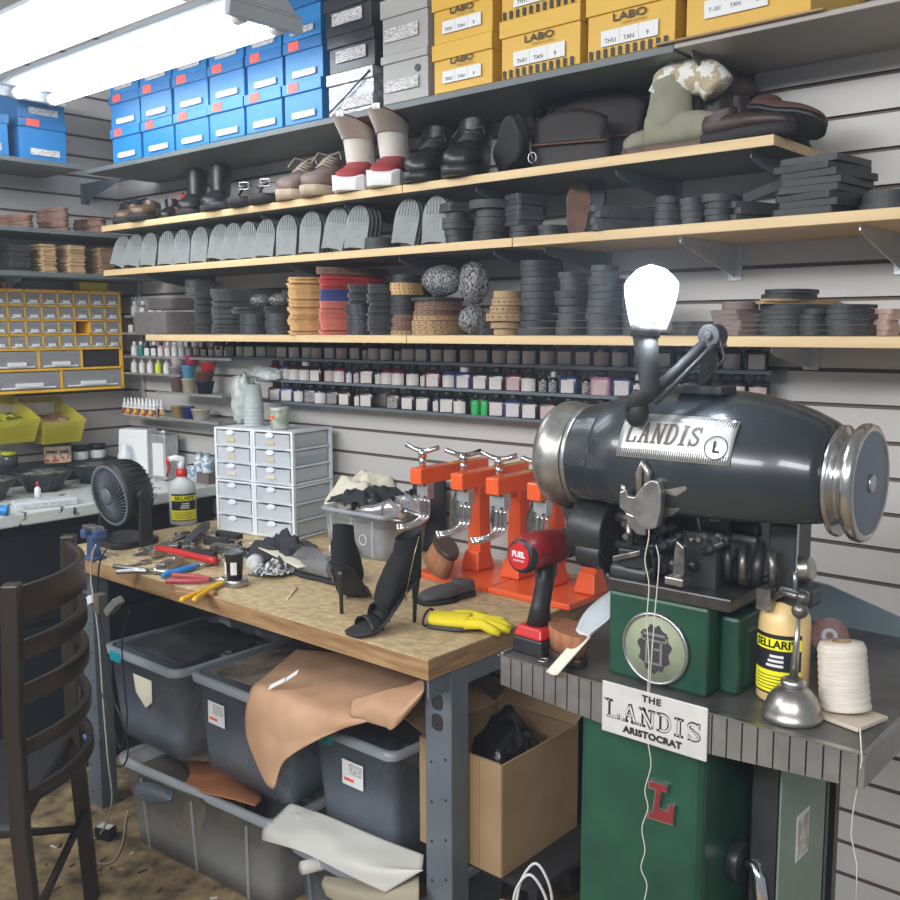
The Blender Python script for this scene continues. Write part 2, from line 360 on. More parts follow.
# ------------------------------------------------------------------ shoe boxes
def shoebox(label, w, h, d, bm, lm, group, kind='blue', sticker=True, hl=.03):
    t = thing('shoe_box', label, 'box', group=group)
    MB().box((0, d/2+.003, (h-.002)/2), (w-.012, d-.006, h-.002)).build('base', bm, t, bevel=.0015)
    MB().box((0, d/2, h-hl/2), (w-.006, d, hl)).build('lid', lm, t, bevel=.0015)
    if kind == 'blue':
        MB().box((.005, .0018, h*.19), (w*.58, .002, h*.16)).build('label', LBLTXT, t)
        if sticker: MB().box((-w*.20, -.001, h-hl*.45), (w*.26, .001, hl*.8)).build('sticker', REDTAG, t)
    elif kind == 'yellow' or kind == 'stripe':
        MB().box((-.0, .0018, h*.30), (w*.62, .002, h*.25)).build('label', PAPER, t)
        for k, (s, x) in enumerate((('TH%d1' % (ord(label[3]) % 8+1), -.2), ('TAN', 0), ('9', .2))): text('lettering', s, h*.10, LABK, t, FRONT((x*w, .0004, h*.25)), ext=.0003)
        for x in (-.105, .105): MB().box((x*w, .0006, h*.3), (.0006, .0006, h*.24)).build('label_rule', mat('rule_grey', (.45, .45, .45), .7), t)
        text('lettering', 'LABO', h*.17, mat('print_brown_black', (.035, .02, .01), .5), t, FRONT((0, .0015, h*.60)), ext=.0004, sx=1.5, bold=.0003)
        text('lettering', 'COMFORT FOOTWEAR', h*.045, mat('print_orange_brown', (.40, .2, .03), .5), t, FRONT((.01, .0015, h*.495)), ext=.0003)
        if kind == 'stripe':
            m = MB()
            for k in range(11): m.box((-w/2+.016+k*(w-.03)/10.6, .0022, h*.075), (.008, .0016, h*.13))
            m.build('printed_stripes', LABK, t)
    elif kind == 'grey':
        MB().box((-.01, .0018, h*.35), (w*.7, .002, h*.24)).build('label', LBLTXT, t)
        MB().cyl((.045, .0035, h*.62), (.045, .0018, h*.62), .009).build('finger_hole', BLACK, t)
    elif kind == 'dark':
        MB().box((0, .0018, h*.42), (w*.62, .002, h*.33)).build('label', LBLTXT, t)
    return t
XE = [-3.158, -2.968, -2.777, -2.587, -2.404, -2.229, -2.058]
rows = ('bottom', 'middle', 'top')
for r in range(3):
    for i in range(6):
        wd = XE[i+1]-XE[i]
        t = shoebox('blue shoe box, %s from the left in the %s row on the top shelf' % (ordn(i), rows[r]), wd, .111, .285, BLUEBOX, BLUEDK if r else BLUEBOX, 'blue shoe boxes on the back wall', sticker=(r < 2))
        t.location = ((XE[i]+XE[i+1])/2, FY-.002+rnd.uniform(-.003, .004), S0+.0015+r*.1125); t.rotation_euler.z = rnd.uniform(-.012, .012)
for k, (y0, y1) in enumerate(((1.605, 1.785), (1.40, 1.58), (1.21, 1.39))):
    for r in range(2 if k == 0 else 1):
        t = shoebox(('blue shoe box, %s from the corner on left wall shelf' % ordn(k))+(', %s of its pile' % ('lower', 'upper')[r] if k == 0 else ''), y1-y0, .135, .26, BLUEBOX, BLUEDK, 'blue shoe boxes on the left wall')
        t.location = (-3.335, (y0+y1)/2, 2.0845+r*.1365); t.rotation_euler.z = PI/2
DIAM = mat('diamond_plate_print', (.22, .24, .26), .3, .3, c2=(.42, .44, .46), scale=45, stretch=(1, 1, 2.2), contrast=.15)
t = shoebox('silver diamond-plate patterned shoe box at the bottom of the black pile', .185, .108, .285, DIAM, DIAM, 'shoe boxes beside the blue ones', 'none'); t.location = (-1.955, FY, S0+.0015)
MB().box((.03, .0016, .025), (.115, .002, .028)).build('label', LBLTXT, t)
MB().tube([(-.085, -.002, .004), (0, -.002, .05), (.08, -.002, .095)], .0022, 6).build('diagonal_band', LABK, t)
for r in range(3):
    t = shoebox('black shoe box, %s above the silver patterned box' % ordn(r), .185, .094, .285, DKBOX, DKBOX, 'shoe boxes beside the blue ones', 'dark'); t.location = (-1.953+.004*(-1)**r, FY-.004*r, S0+.111+r*.0955)
for r in range(2):
    t = shoebox('pale grey shoe box, %s of the two beside the yellow boxes' % ('lower', 'upper')[r], .168, (.118, .135)[r], .29, GREYBOX, GREYBOX, 'shoe boxes beside the blue ones', 'grey', hl=.02 if r == 0 else .045); t.location = (-1.752, FY-.003, S0+.0015+r*.1195)
    if r:
        for ch in list(t.children):
            if ch.name.startswith('finger'): bpy.data.objects.remove(ch)
YC = [(-1.660, -1.466, .114, 'yellow', 'first'), (-1.450, -1.222, .128, 'stripe', 'second'), (-1.214, -.994, .128, 'stripe', 'third'), (-.981, -.718, .120, 'plain', 'fourth')]
for x0, x1, h, kd, nm in YC:
    for r in range(2):
        t = shoebox('%s shoe box, %s pile from the grey boxes, %s' % ('yellow', nm, ('lower', 'upper')[r]), x1-x0, h, .285, YELBOX, YELBOX, 'yellow shoe boxes on the top shelf', kd if kd != 'plain' else 'none', hl=.038)
        t.location = ((x0+x1)/2, FY-.002, S0+.0015+r*(h+.0015))
        if kd == 'plain':
            MB().box((-.02, .0018, h*.38), (.13, .002, .034)).build('label', PAPER, t)
            for s, x in (('T-101', -.062), ('TAN', -.02), ('8', .025)): text('lettering', s, .011, LABK, t, FRONT((x, .0004, h*.36)), ext=.0003)
o = MB().box((0, 0, 0), (.34, .30, .004)).build('cardboard_sheet', CARD, loc=(-.865, FY+.138, S0+.0035)); o.location.z = S0+.0022
# shift the fourth pile onto the sheet
for o2 in list(bpy.data.objects):
    if o2.get('label', '').startswith('yellow shoe box, fourth'): o2.location.z += .0035
tag(o, 'brown cardboard sheet lying under the last yellow box', 'cardboard')

# ------------------------------------------------------------------ counter on the left wall
CT = .930
t = thing('counter', 'white black-speckled counter top on dark cabinets along the left wall', 'counter', (-3.30, .9, 0))
MB().box((0, 0, CT-.021), (.655, 2.49, .042)).build('counter_top', MARBLE, t, bevel=.006)
MB().box((-.03, 0, (CT-.045)/2), (.58, 2.46, CT-.047)).build('cabinet_body', NAVY, t)
MB().box((.262, 0, .70), (.012, 2.4, .30)).build('drawer_front', NAVY, t, bevel=.003)
MB().box((.262, 0, .30), (.012, 2.4, .46)).build('cabinet_door', NAVY, t, bevel=.003)
MB().tube([(.268, .3, .58), (.285, .32, .58), (.285, .42, .58), (.268, .44, .58)], .005).build('handle', STEEL, t)

# ------------------------------------------------------------------ work bench
BT, BX0, BX1, BY0, BY1 = .840, -2.80, -1.265, 1.386, 2.143
t = thing('workbench', 'plywood topped workbench on grey perforated steel legs, worn and dusty', 'bench', ((BX0+BX1)/2, (BY0+BY1)/2, 0))
bw, bd = BX1-BX0, BY1-BY0
m = MB(); m.prism([(-bw/2+.05, -bd/2), (bw/2, -bd/2), (bw/2, bd/2), (-bw/2, bd/2), (-bw/2, -bd/2+.05)], BT-.044, BT-.003, mi=1); m.prism([(-bw/2+.05, -bd/2), (bw/2, -bd/2), (bw/2, bd/2), (-bw/2, bd/2), (-bw/2, -bd/2+.05)], BT-.003, BT, mi=0); m.build('bench_top', [BENCH, BENCH_EDGE], t)
for sx in (-1, 1):
    for sy in (-1, 1):
        cx, cy = sx*(bw/2-.045), sy*(bd/2-.055); m = MB()
        cx = sx*(bw/2-.039); cy = sy*(bd/2-.10)
        zt = BT-.046
        m.box((cx, cy+sy*.026, zt/2), (.072, .003, zt)); m.box((cx+.036, cy, zt/2), (.003, .053, zt)); m.box((cx-.0345, cy, zt/2), (.003, .053, zt))
        lg = m.build('leg', GREYPAINT, t)
        fy = cy-.0275 if sy < 0 else cy+.0275
        if sy < 0:
            for dz in (.10, .145):
                MB().prism(rrect(.030, .036, .011, 3), -.0012, .0012, TR((cx-.002, fy-.0005, BT-.05-dz+.03), rx=PI/2)).build('slot', BLACKM, lg)
            for k in range(7):
                for sxx in (-1, 1):
                    MB().cyl((cx+sxx*.02, fy+.0015, BT-.25-k*.09+sxx*.008), (cx+sxx*.02, fy-.0012, BT-.25-k*.09+sxx*.008), .0032, n=8).build('bolt_hole', BLACKM, lg)
MB().box((0, -bd/2+.16, BT-.062), (bw-.16, .03, .034)).build('front_rail', GREYPAINT, t)
MB().box((bw/2-.01, 0, BT-.066), (.006, bd-.02, .042)).build('side_rail', GREYPAINT, t)
MB().box((-bw/2+.02, 0, BT-.066), (.006, bd-.02, .042)).build('side_rail', GREYPAINT, t)
# ------------------------------------------------------------------ sole and heel stock
def sole_outline(L, W, n=26):
    o = []
    for k in range(n):
        a = 2*PI*k/n; c, s_ = math.cos(a), math.sin(a)
        wv = W/2*(.86+.14*c)*(1-.16*math.exp(-((c+.12)/.28)**2)); o.append((wv*s_, L/2*c))
    return o
def heel_outline(L, W, n=9):
    o = [(W/2, -L/2), (W/2*1.02, 0)]
    for k in range(1, 2*n): a = PI*k/(2*n); o.append((W/2*math.cos(a), L*.0+L/2*math.sin(a)))
    return o+[(-W/2*1.02, 0), (-W/2, -L/2)]
def sheet_outline(L, W): return rrect(W, L, .008, 2)
PROTO = {}
def item(kind, m, th, L, W):
    key = (kind, m.name, round(th, 4), L, W)
    if key not in PROTO:
        mb = MB(); out = {'sole': sole_outline, 'heel': heel_outline, 'sheet': sheet_outline}[kind.split('_')[0]](L, W)
        mb.prism(out, 0, th*.93, mi=0)
        if kind == 'heel_nail' or kind == 'sole_nail':
            for k in range(0, len(out), 2 if kind[0] == 'h' else 2):
                x, y = out[k]; d = Vector((x, y, 0)); d.normalize(); p = Vector((x, y, th*.5)); mb.cyl(p-d*.002, p+d*.0006, .0022, n=6, mi=1)
        o = mb.build({'sole': 'shoe_sole', 'heel': 'heel_block', 'sheet': 'leather_sheet'}[kind.split('_')[0]], [m, BLACKM]); PROTO[key] = [o, False]
    return PROTO[key]
def place(kind, m, th, L, W, loc, rz, label, cat, group, rot=None):
    p = item(kind, m, th, L, W)
    if p[1]: o = p[0].copy(); col.objects.link(o)
    else: o = p[0]; p[1] = True
    o.location = loc; o.rotation_euler = rot if rot else (0, 0, rz); o['label'] = label; o['category'] = cat; o['group'] = group; return o
def stack(px, wpx, z, layers, where, y=1.93, X=None, rz=-.72, jit=.004):
    """layers: list of (kind, material, thickness, count, widthscale, colour word)"""
    if X is None: cx, cy = PY(px, 338 if z < 1.6 else 250, y).x, y
    else: cx, cy = X, PX(px, 250, X).y
    dpt = (Vector((cx, cy, z))-EYE).dot(_f); W = wpx*dpt/F
    tot = sum(l[3] for l in layers); i = 0; zz = z+.0008
    g = '%s stack, %s' % (layers[0][5], where)
    for kind, m, th, cnt, ws, word in layers:
        for k in range(cnt):
            if tot == 1: pos = 'single'
            elif i == 0: pos = 'bottom'
            elif i == tot-1: pos = 'topmost'
            else: pos = ordn(i)+' up'
            w_ = round(W*ws/2, 3)*2; L = round(w_*(1.18 if kind[:4] == 'heel' else 1.25 if kind[:5] == 'sheet' else 1.0)+( .0 if kind[:4] != 'sole' else .17), 3)
            noun = {'sole': 'sole', 'heel': 'heel block', 'sheet': 'sheet'}[kind.split('_')[0]]
            yy = cy+(L/2-w_/2)*.75 if kind[:4] == 'sole' else cy
            place(kind, m, th, L, w_, (cx+rnd.uniform(-jit, jit)-(yy-cy)*.0, min(yy, WY-.004-L/2*.9) if X is None else cy+rnd.uniform(-jit, jit), zz), (rz if kind[:5] == 'sheet' else rz+PI+.5 if kind[:4] == 'heel' else -.16)+rnd.uniform(-.05, .05)*(1 if kind[:4] == 'sole' else 2), '%s %s, %s %s' % (word, noun, pos, where) if tot > 1 else '%s %s lying %s' % (word, noun, where), noun, g)
            zz += th; i += 1
    return zz
SM, HM = RUBBER, RUBBER2
# lowest shelf
z3 = S3+.0005
stack(212, 21, z3, [('sole', SM, .0065, 21, .95, 'black')], 'in the pile right of the bagged packs', y=1.90)
stack(232, 25, z3, [('sole', GREYSOLE2, .0055, 26, 1, 'dark grey')], 'in the tall pile left of the studded ones', y=1.90)
zt = stack(256, 29, z3, [('heel_nail', RUBBER3, .0105, 6, 1, 'studded black')], 'in the left low studded pile', y=1.90, rz=-.1)
zt2 = stack(281, 29, z3, [('heel_nail', RUBBER3, .0105, 6, 1, 'studded black')], 'in the right low studded pile', y=1.90, rz=-.1)
stack(252, 27, zt, [('sole', GREYSOLE2, .007, 3, .9, 'grey')], 'on the left low studded pile', y=1.90)
stack(283, 25, zt2, [('sole', SM, .007, 3, .9, 'black')], 'on the right low studded pile', y=1.90)
stack(311, 31, z3, [('sole', TAN, .0057, 29, 1, 'tan')], 'in the tall tan pile', y=1.90)
stack(338, 21, z3, [('sole', PINK, .0068, 14, 1.1, 'salmon'), ('sole', BLUER, .0068, 5, .95, 'blue'), ('sole', RED, .0068, 6, .98, 'red'), ('sole', BROWN, .0068, 3, 1.35, 'brown')], 'in the salmon, blue and red pile', y=1.91)
zt = stack(361, 27, z3, [('heel_nail', RUBBER3, .0105, 8, 1, 'studded grey-black')], 'in the studded pile beside the salmon soles', y=1.90, rz=-.1)
stack(366, 23, zt, [('sole', GREYSOLE2, .0075, 7, .95, 'charcoal')], 'on the studded pile beside salmon soles', y=1.90)
stack(385, 20, z3, [('sole', GREYSOLE2, .0085, 16, 1, 'charcoal')], 'in the pile left of the nail-holed ones', y=1.90)
stack(405, 25, z3, [('heel_nail', HEELTAN, .011, 1, 1.1, 'tan'), ('heel_nail', BROWN, .0105, 4, .95, 'dark brown'), ('heel_nail', RUBBER, .0105, 5, 1, 'black'), ('heel_nail', TAN, .0105, 3, 1.02, 'tan'), ('heel_nail', RUBBER, .0105, 2, .9, 'black')], 'of the mixed nail-holed pile', y=1.90, rz=-.3)
zt = stack(434, 41, z3, [('heel_nail', HEELTAN, .0125, 4, 1, 'light brown'), ('heel_nail', BROWN, .0125, 3, .92, 'brown'), ('heel_nail', RUBBER, .009, 1, 1.05, 'black')], 'of the wide nail-holed brown pile', y=1.92, rz=-.3)
stack(492, 24, z3, [('sheet', SM, .008, 5, 1, 'black')], 'of the low pile beside the tan heel blocks', y=1.92)
zt5 = [('heel', HEELTAN, .0165, 1, .75, 'tan'), ('heel', HEELTAN, .017, 1, .95, 'tan'), ('heel_nail', HEELTAN, .019, 1, 1.25, 'wide tan'), ('heel_nail', HEELTAN, .018, 2, 1.0, 'tan'), ('heel', HEELTAN, .018, 1, .8, 'tan')]
stack(507, 31, z3, zt5, 'of the tan heel block pile', y=1.89, rz=-.4)
stack(538, 33, z3, [('heel', HM, .017, 1, 1.2, 'broad black'), ('heel', RUBBER, .017, 3, 1, 'black'), ('heel', HM, .017, 4, .95, 'charcoal'), ('heel', RUBBER, .013, 3, .95, 'black')], 'of the tall pile right of tan blocks', y=1.90, rz=-.4)
stack(571, 30, z3, [('heel', HM, .017, 4, .9, 'charcoal'), ('heel', RUBBER, .017, 2, 1.1, 'black'), ('heel', HM, .014, 3, .8, 'charcoal')], 'of the second tall heel block pile', y=1.90, rz=-.4)
stack(603, 33, z3, [('heel', HM, .016, 5, 1, 'grey'), ('heel', RUBBER, .016, 3, .9, 'dark grey'), ('heel', HM, .014, 2, .7, 'grey')], 'of the pile left of the lamp globe', y=1.90, rz=-.4)
stack(636, 30, z3, [('heel', HM, .016, 7, .9, 'grey')], 'of the pile behind the lamp globe', y=1.92, rz=-.4)
BRS = mat('dusty_brown_rubber', (.16, .12, .11), .7, c2=(.22, .17, .15), scale=20)
stack(700, 38, z3, [('sheet', HM, .010, 3, 1, 'grey')], 'of the low pile right of the lamp', y=1.93)
stack(737, 34, z3, [('sheet', BRS, .0105, 5, 1, 'brown'), ('heel', BRS, .017, 1, .95, 'brown')], 'of the brown pile behind the lamp arm', y=1.92, rz=-.2)
stack(785, 50, z3, [('heel', HM, .0105, 6, .95, 'charcoal'), ('sole', TAN2, .005, 2, 1.08, 'tan edged'), ('heel', RUBBER, .010, 2, .85, 'black')], 'of the pile topped with tan edges', y=1.96, rz=-.6)
stack(814, 28, z3, [('heel', SM, .0105, 5, .95, 'black')], 'of the pile between the wide ones', y=1.93, rz=-.6)
stack(846, 44, z3, [('heel', HM, .0105, 5, .95, 'slate grey'), ('heel', RUBBER, .008, 1, .9, 'black')], 'of the slate pile near the shelf end', y=1.96, rz=-.6)
stack(884, 22, S3, [('sheet', mat('pale_pink_rubber', (.50, .33, .28), .7), .0105, 5, 1, 'pale pink')], 'of the pale pink pile at the shelf end', y=2.02, rz=-.2)

# bagged packs at the left end of the lowest shelf
def pack(name, label, px, y, z, w_, d_, h_, core, rz=0, split=True, knots=True):
    c = PY(px, 338 if z < 1.6 else 220, y); t = thing(name, label, 'bagged soles', (c.x, y, z), rz, 'clear bags of soles')
    m = MB()
    if split:
        for s in (-1, 1): m.box((s*w_*.25, 0, h_/2), (w_*.485, d_*.95, h_*.96))
    else:
        for k in range(6): m.prism(sole_outline(d_*.98, w_*.9), h_*k/6.2, h_*(k+.8)/6.2)
    m.build('soles', core, t, bevel=.004)
    def fn(u, v):
        a = 2*PI*u; p = Vector((math.cos(a), math.sin(a), 0)); q = max(abs(p.x), abs(p.y))**.8
        r = 1.0+.04*noise.noise(Vector((u*17, v*9, z*7+px)))
        return (p.x/q*w_*.54*r, p.y/q*d_*.54*r, h_*(1.04*v)+.001)
    m = MB().grid(fn, 40, 8); top = MB()
    m.build('plastic_bag', FILM, t)
    return t
SPK = mat('speckled_brown_rubber', (.05, .038, .036), .6, c2=(.12, .095, .09), scale=140, contrast=.4)
pack('bagged_sole_pack', 'bagged pack of speckled brown sole blocks at the left shelf end', 167, 1.92, S3+.001, .20, .14, .078, SPK, 0)
pack('bagged_sole_pack', 'bagged dark soles lying on the speckled brown pack', 172, 1.94, S3+.085, .24, .16, .042, BROWN2, 0, False)
pack('bagged_sole_pack', 'upright bag of grey soles between packs and black pile', 197, 1.97, S3+.0848+.045, .05, .12, .05, GREYSOLE2, 0, False).location.x += .03
def lump(name, label, cat, loc, r, m, film=None, seed=0, amp=.12, grp=None):
    t = MB(); T = Matrix.Translation((0, 0, r[2]))
    def fn(u, v):
        a = 2*PI*u; b = PI*(v-.5); p = Vector((math.cos(a)*math.cos(b), math.sin(a)*math.cos(b), math.sin(b)))
        k = 1+amp*noise.noise(p*2.3+Vector((seed, 0, 0)))+amp*.4*noise.noise(p*7+Vector((seed, 3, 0)))
        return (p.x*r[0]*k, p.y*r[1]*k, r[2]+max(-1, p.z*k)*r[2]*.99)
    if film:
        root = thing(name, label, cat, loc, 0, grp)
        MB().grid(lambda u, v: tuple(Vector(fn(u, v))*.9+Vector((0, 0, r[2]*.1))), 20, 12).build('bundle', m, root); MB().grid(fn, 32, 20).build('plastic_wrap', film, root); return root
    return tag(t.grid(fn, 28, 16).build(name, m, loc=loc), label, cat, grp)
FILMW = mat('film_painted_glints', (.010, .010, .013), .18, c2=(.36, .36, .38), scale=260, contrast=.38, bump=1.0, stretch=(1, 1, .5))  # fine glints of the wrap painted as pale flecks in the colour
c = PY(437, 300, 1.92); lump('wrapped_bundle', 'crumpled clear plastic bundle on the wide brown heel pile', 'bundle', (c.x, 1.94, zt+.0015), (.055, .05, .042), BLACK, FILMW, 3)
c = PY(468, 335, 1.93); lump('wrapped_bundle', 'small plastic wrapped bundle standing left of low black pile', 'bundle', (c.x, 1.95, S3+.001), (.036, .04, .038), BLACK, FILMW, 5)
lump('wrapped_bundle', 'tall netted plastic roll standing on the small wrapped bundle', 'bundle', (c.x+.004, 1.95, S3+.079), (.040, .04, .056), BLACK, FILMW, 9)
c = PY(271, 300, 1.95); lump('wrapped_bundle', 'shiny bagged heels on the right low studded pile', 'bundle', (c.x+.025, 1.97, S3+.0005+.085), (.034, .04, .022), BLACK, FILMW, 12)
lump('wrapped_bundle', 'shiny bagged heels on the left low studded pile', 'bundle', (c.x-.07, 1.97, S3+.0005+.085), (.036, .04, .022), BLACK, FILMW, 15)

# second shelf: standing half soles
def half_sole(kind):
    w_, h_, th = .075, .115, .008; m = MB()
    out = [(w_/2*.94, 0), (w_/2, h_*.5)]+[(w_/2*math.cos(PI*k/12), h_*.55+h_*.45*math.sin(PI*k/12)) for k in range(13)]+[(-w_/2, h_*.5), (-w_/2*.94, 0), (-w_*.2, .004), (w_*.2, .004)]
    T = Matrix(((1, 0, 0, 0), (0, 0, 1, 0), (0, 1, 0, 0), (0, 0, 0, 1)))
    m.prism(out, -th/2, th/2, T)
    for k in range(7):
        x = -w_*.36+k*w_*.12; hh = h_*.55+h_*.40*math.sqrt(max(0, 1-(x/(w_*.5))**2)); m.box((x, -th/2-.0008, (h_*.62+hh)/2), (.0035, .0024, max(.004, hh-h_*.62)))
    m.box((0, -th/2-.0003, h_*.57), (w_*.84, .0012, .002)); m.box((0, -th/2-.0003, h_*.3), (w_*.3, .001, .010)); return m
hs = half_sole(0).build('half_sole', mat('pale_grey_sole', (.19, .21, .215), .6, c2=(.26, .28, .285), scale=25)); hsd = half_sole(0).build('half_sole', GREYSOLE2); used = [False, False]
n = 0
for px, tilt in ((116, .35), (131, .2), (147, .1), (165, .05), (181, .0), (198, .05), (215, .2), (231, .05), (247, .0), (264, .06), (286, .0), (309, .05), (332, .2), (355, .1), (403, .16), (434, .04)):
    for k in range(4):
        src = (hs, hsd)[k > 0]; ix = int(k > 0); o = src if not used[ix] else src.copy()
        if used[ix]: col.objects.link(o)
        used[ix] = True; c = PY(px, 245, 1.885); s = 1.0 if px < 280 else 1.06
        yy = 1.885+k*.0135; o.location = (c.x-k*.0015+k*.004, yy, S2+.0015); o.rotation_euler = (-R_(7), tilt*.9, .30 if k < 1 else .28); o.scale = (s*.9, 1, s)
        if tilt > .03: o.location.z += .0
        o.location.z = S2+.002+math.sin(abs(tilt*.9))*.034*s+.002
        tag(o, 'grey ribbed rubber half sole standing upright, %s from the left, front of its set' % ordn(n) if k == 0 else 'dark half sole standing behind the %s grey half sole from the left' % ordn(n), 'half sole', 'half soles standing on the second shelf')
    n += 1
# second shelf right side: blocks
z2 = S2+.0005
stack(380, 30, z2, [('heel', HM, .012, 1, 1, 'grey'), ('heel', HM, .02, 1, .9, 'grey')], 'of the small pair between standing half soles', y=1.90, rz=-.5)
stack(457, 27, z2, [('heel', RUBBER, .018, 2, .85, 'black'), ('heel', HM, .014, 2, 1, 'charcoal'), ('heel', HM, .014, 1, .7, 'small charcoal'), ('sheet', HM, .011, 2, .85, 'flat charcoal')], 'of the pile right of the half soles', y=1.90, rz=-.3)
stack(491, 36, z2, [('heel', RUBBER, .018, 2, .95, 'black'), ('heel', HM, .019, 2, .85, 'charcoal'), ('heel', HM, .021, 1, 1.15, 'wide charcoal')], 'of the round pile beneath the black boot', y=1.89, rz=-.4)
stack(524, 30, z2, [('heel', RUBBER, .015, 2, 1, 'black'), ('sheet', HM, .012, 4, .85, 'grey'), ('sheet', RUBBER, .013, 2, .9, 'black')], 'of the ragged pile under the long boot', y=1.91, rz=-.3)
stack(552, 26, z2, [('heel', RUBBER, .013, 2, 1, 'black')], 'of the pair left of the leaning sole', y=1.90, rz=-.5)
o = place('sole', BROWN, .008, .15, .07, (PY(572, 235, 1.93).x, 1.95, z2+.062), 0, 'worn brown sole leaning on edge between black blocks', 'sole', 'leaning soles', rot=(R_(70), R_(12), .9))
o = place('sole', RUBBER, .012, .17, .08, (PY(586, 235, 1.96).x, 1.99, z2+.070), 0, 'curved black sole leaning on edge behind the brown one', 'sole', 'leaning soles', rot=(R_(72), R_(-8), .2))
stack(617, 44, z2, [('sole', HM, .0135, 4, 1, 'thick charcoal')], 'of the thick slabs above the lamp', y=1.90)
stack(668, 30, z2, [('heel', RUBBER, .016, 4, .85, 'black')], 'of the pile just right above the lamp', y=1.90, rz=-.5)
stack(692, 24, z2, [('heel', HM, .014, 4, .95, 'charcoal')], 'of the small ridged pile', y=1.90, rz=-.5)
stack(718, 32, z2, [('heel', RUBBER, .0135, 3, .9, 'black'), ('heel', HM, .016, 1, 1, 'wide black')], 'of the pile topped by a round cap', y=1.89, rz=-.5)
stack(755, 52, z2, [('sole', RUBBER, .013, 3, .85, 'black')], 'of the long slabs left of flat blocks', y=1.93)
o = place('heel', RUBBER, .02, .12, .08, (PY(765, 190, 1.97).x, 1.98, z2+.058), 0, 'black heel block tilted on the long slabs', 'heel block', 'tilted block', rot=(.1, -.35, .3))
stack(822, 68, z2, [('sheet', RUBBER, .0135, 7, .92, 'flat black'), ('sheet', HM, .0135, 1, .9, 'flat charcoal')], 'of the squared pile at shelf right', y=1.93, rz=-.15, jit=.008)
stack(884, 50, z2, [('heel', HM, .014, 1, 1.1, 'slate'), ('heel', HM, .024, 1, .95, 'slate')], 'of the far right pile on second shelf', y=1.93, rz=-.4)
# left wall shelf stacks (X plane)
for px, wp, cnt, zz, mm, wd, th in ((16, 42, 8, 1.8515, BROWN, 'rusty leather sole, left pile', .0058), (53, 36, 13, 1.8515, BROWN, 'rusty leather sole, tallest middle pile', .0062), (90, 42, 10, 1.8515, BROWN, 'rusty leather sole, right pile', .0054),
                             (10, 34, 14, 1.7015, BLACKM, 'black sheet, leftmost pile', .0065), (38, 25, 22, 1.7015, TAN2, 'tan leather sheet, left tan pile', .0045), (66, 29, 24, 1.7015, TAN2, 'tan leather sheet, middle tan pile', .0042), (96, 29, 24, 1.7015, mat('brown_leather_sheet', (.22, .135, .075), .7, c2=(.32, .20, .11), scale=18), 'brown leather sheet, right pile', .0041)):
    cy = PX(px, 220 if zz > 1.8 else 260, -3.44).y; W = .062 if zz < 1.8 else .085; W *= wp/30*(1 if zz < 1.8 else .8)
    for k in range(cnt):
        pos = 'bottom' if k == 0 else 'topmost' if k == cnt-1 else ordn(k)+' up'
        kd = 'sheet' if zz < 1.8 else 'sole'
        place(kd, mm, th, .17 if zz > 1.8 else .16, round(W/.9, 3), (-3.435+rnd.uniform(-.004, .004), cy+rnd.uniform(-.003, .003), zz+k*th), PI/2+rnd.uniform(-.06, .06), '%s on the left wall, %s' % (wd, pos), 'leather sole' if zz > 1.8 else 'leather sheet', wd+' on the left wall shelf')
for k, v in list(PROTO.items()):
    if not v[1]: bpy.data.objects.remove(v[0])
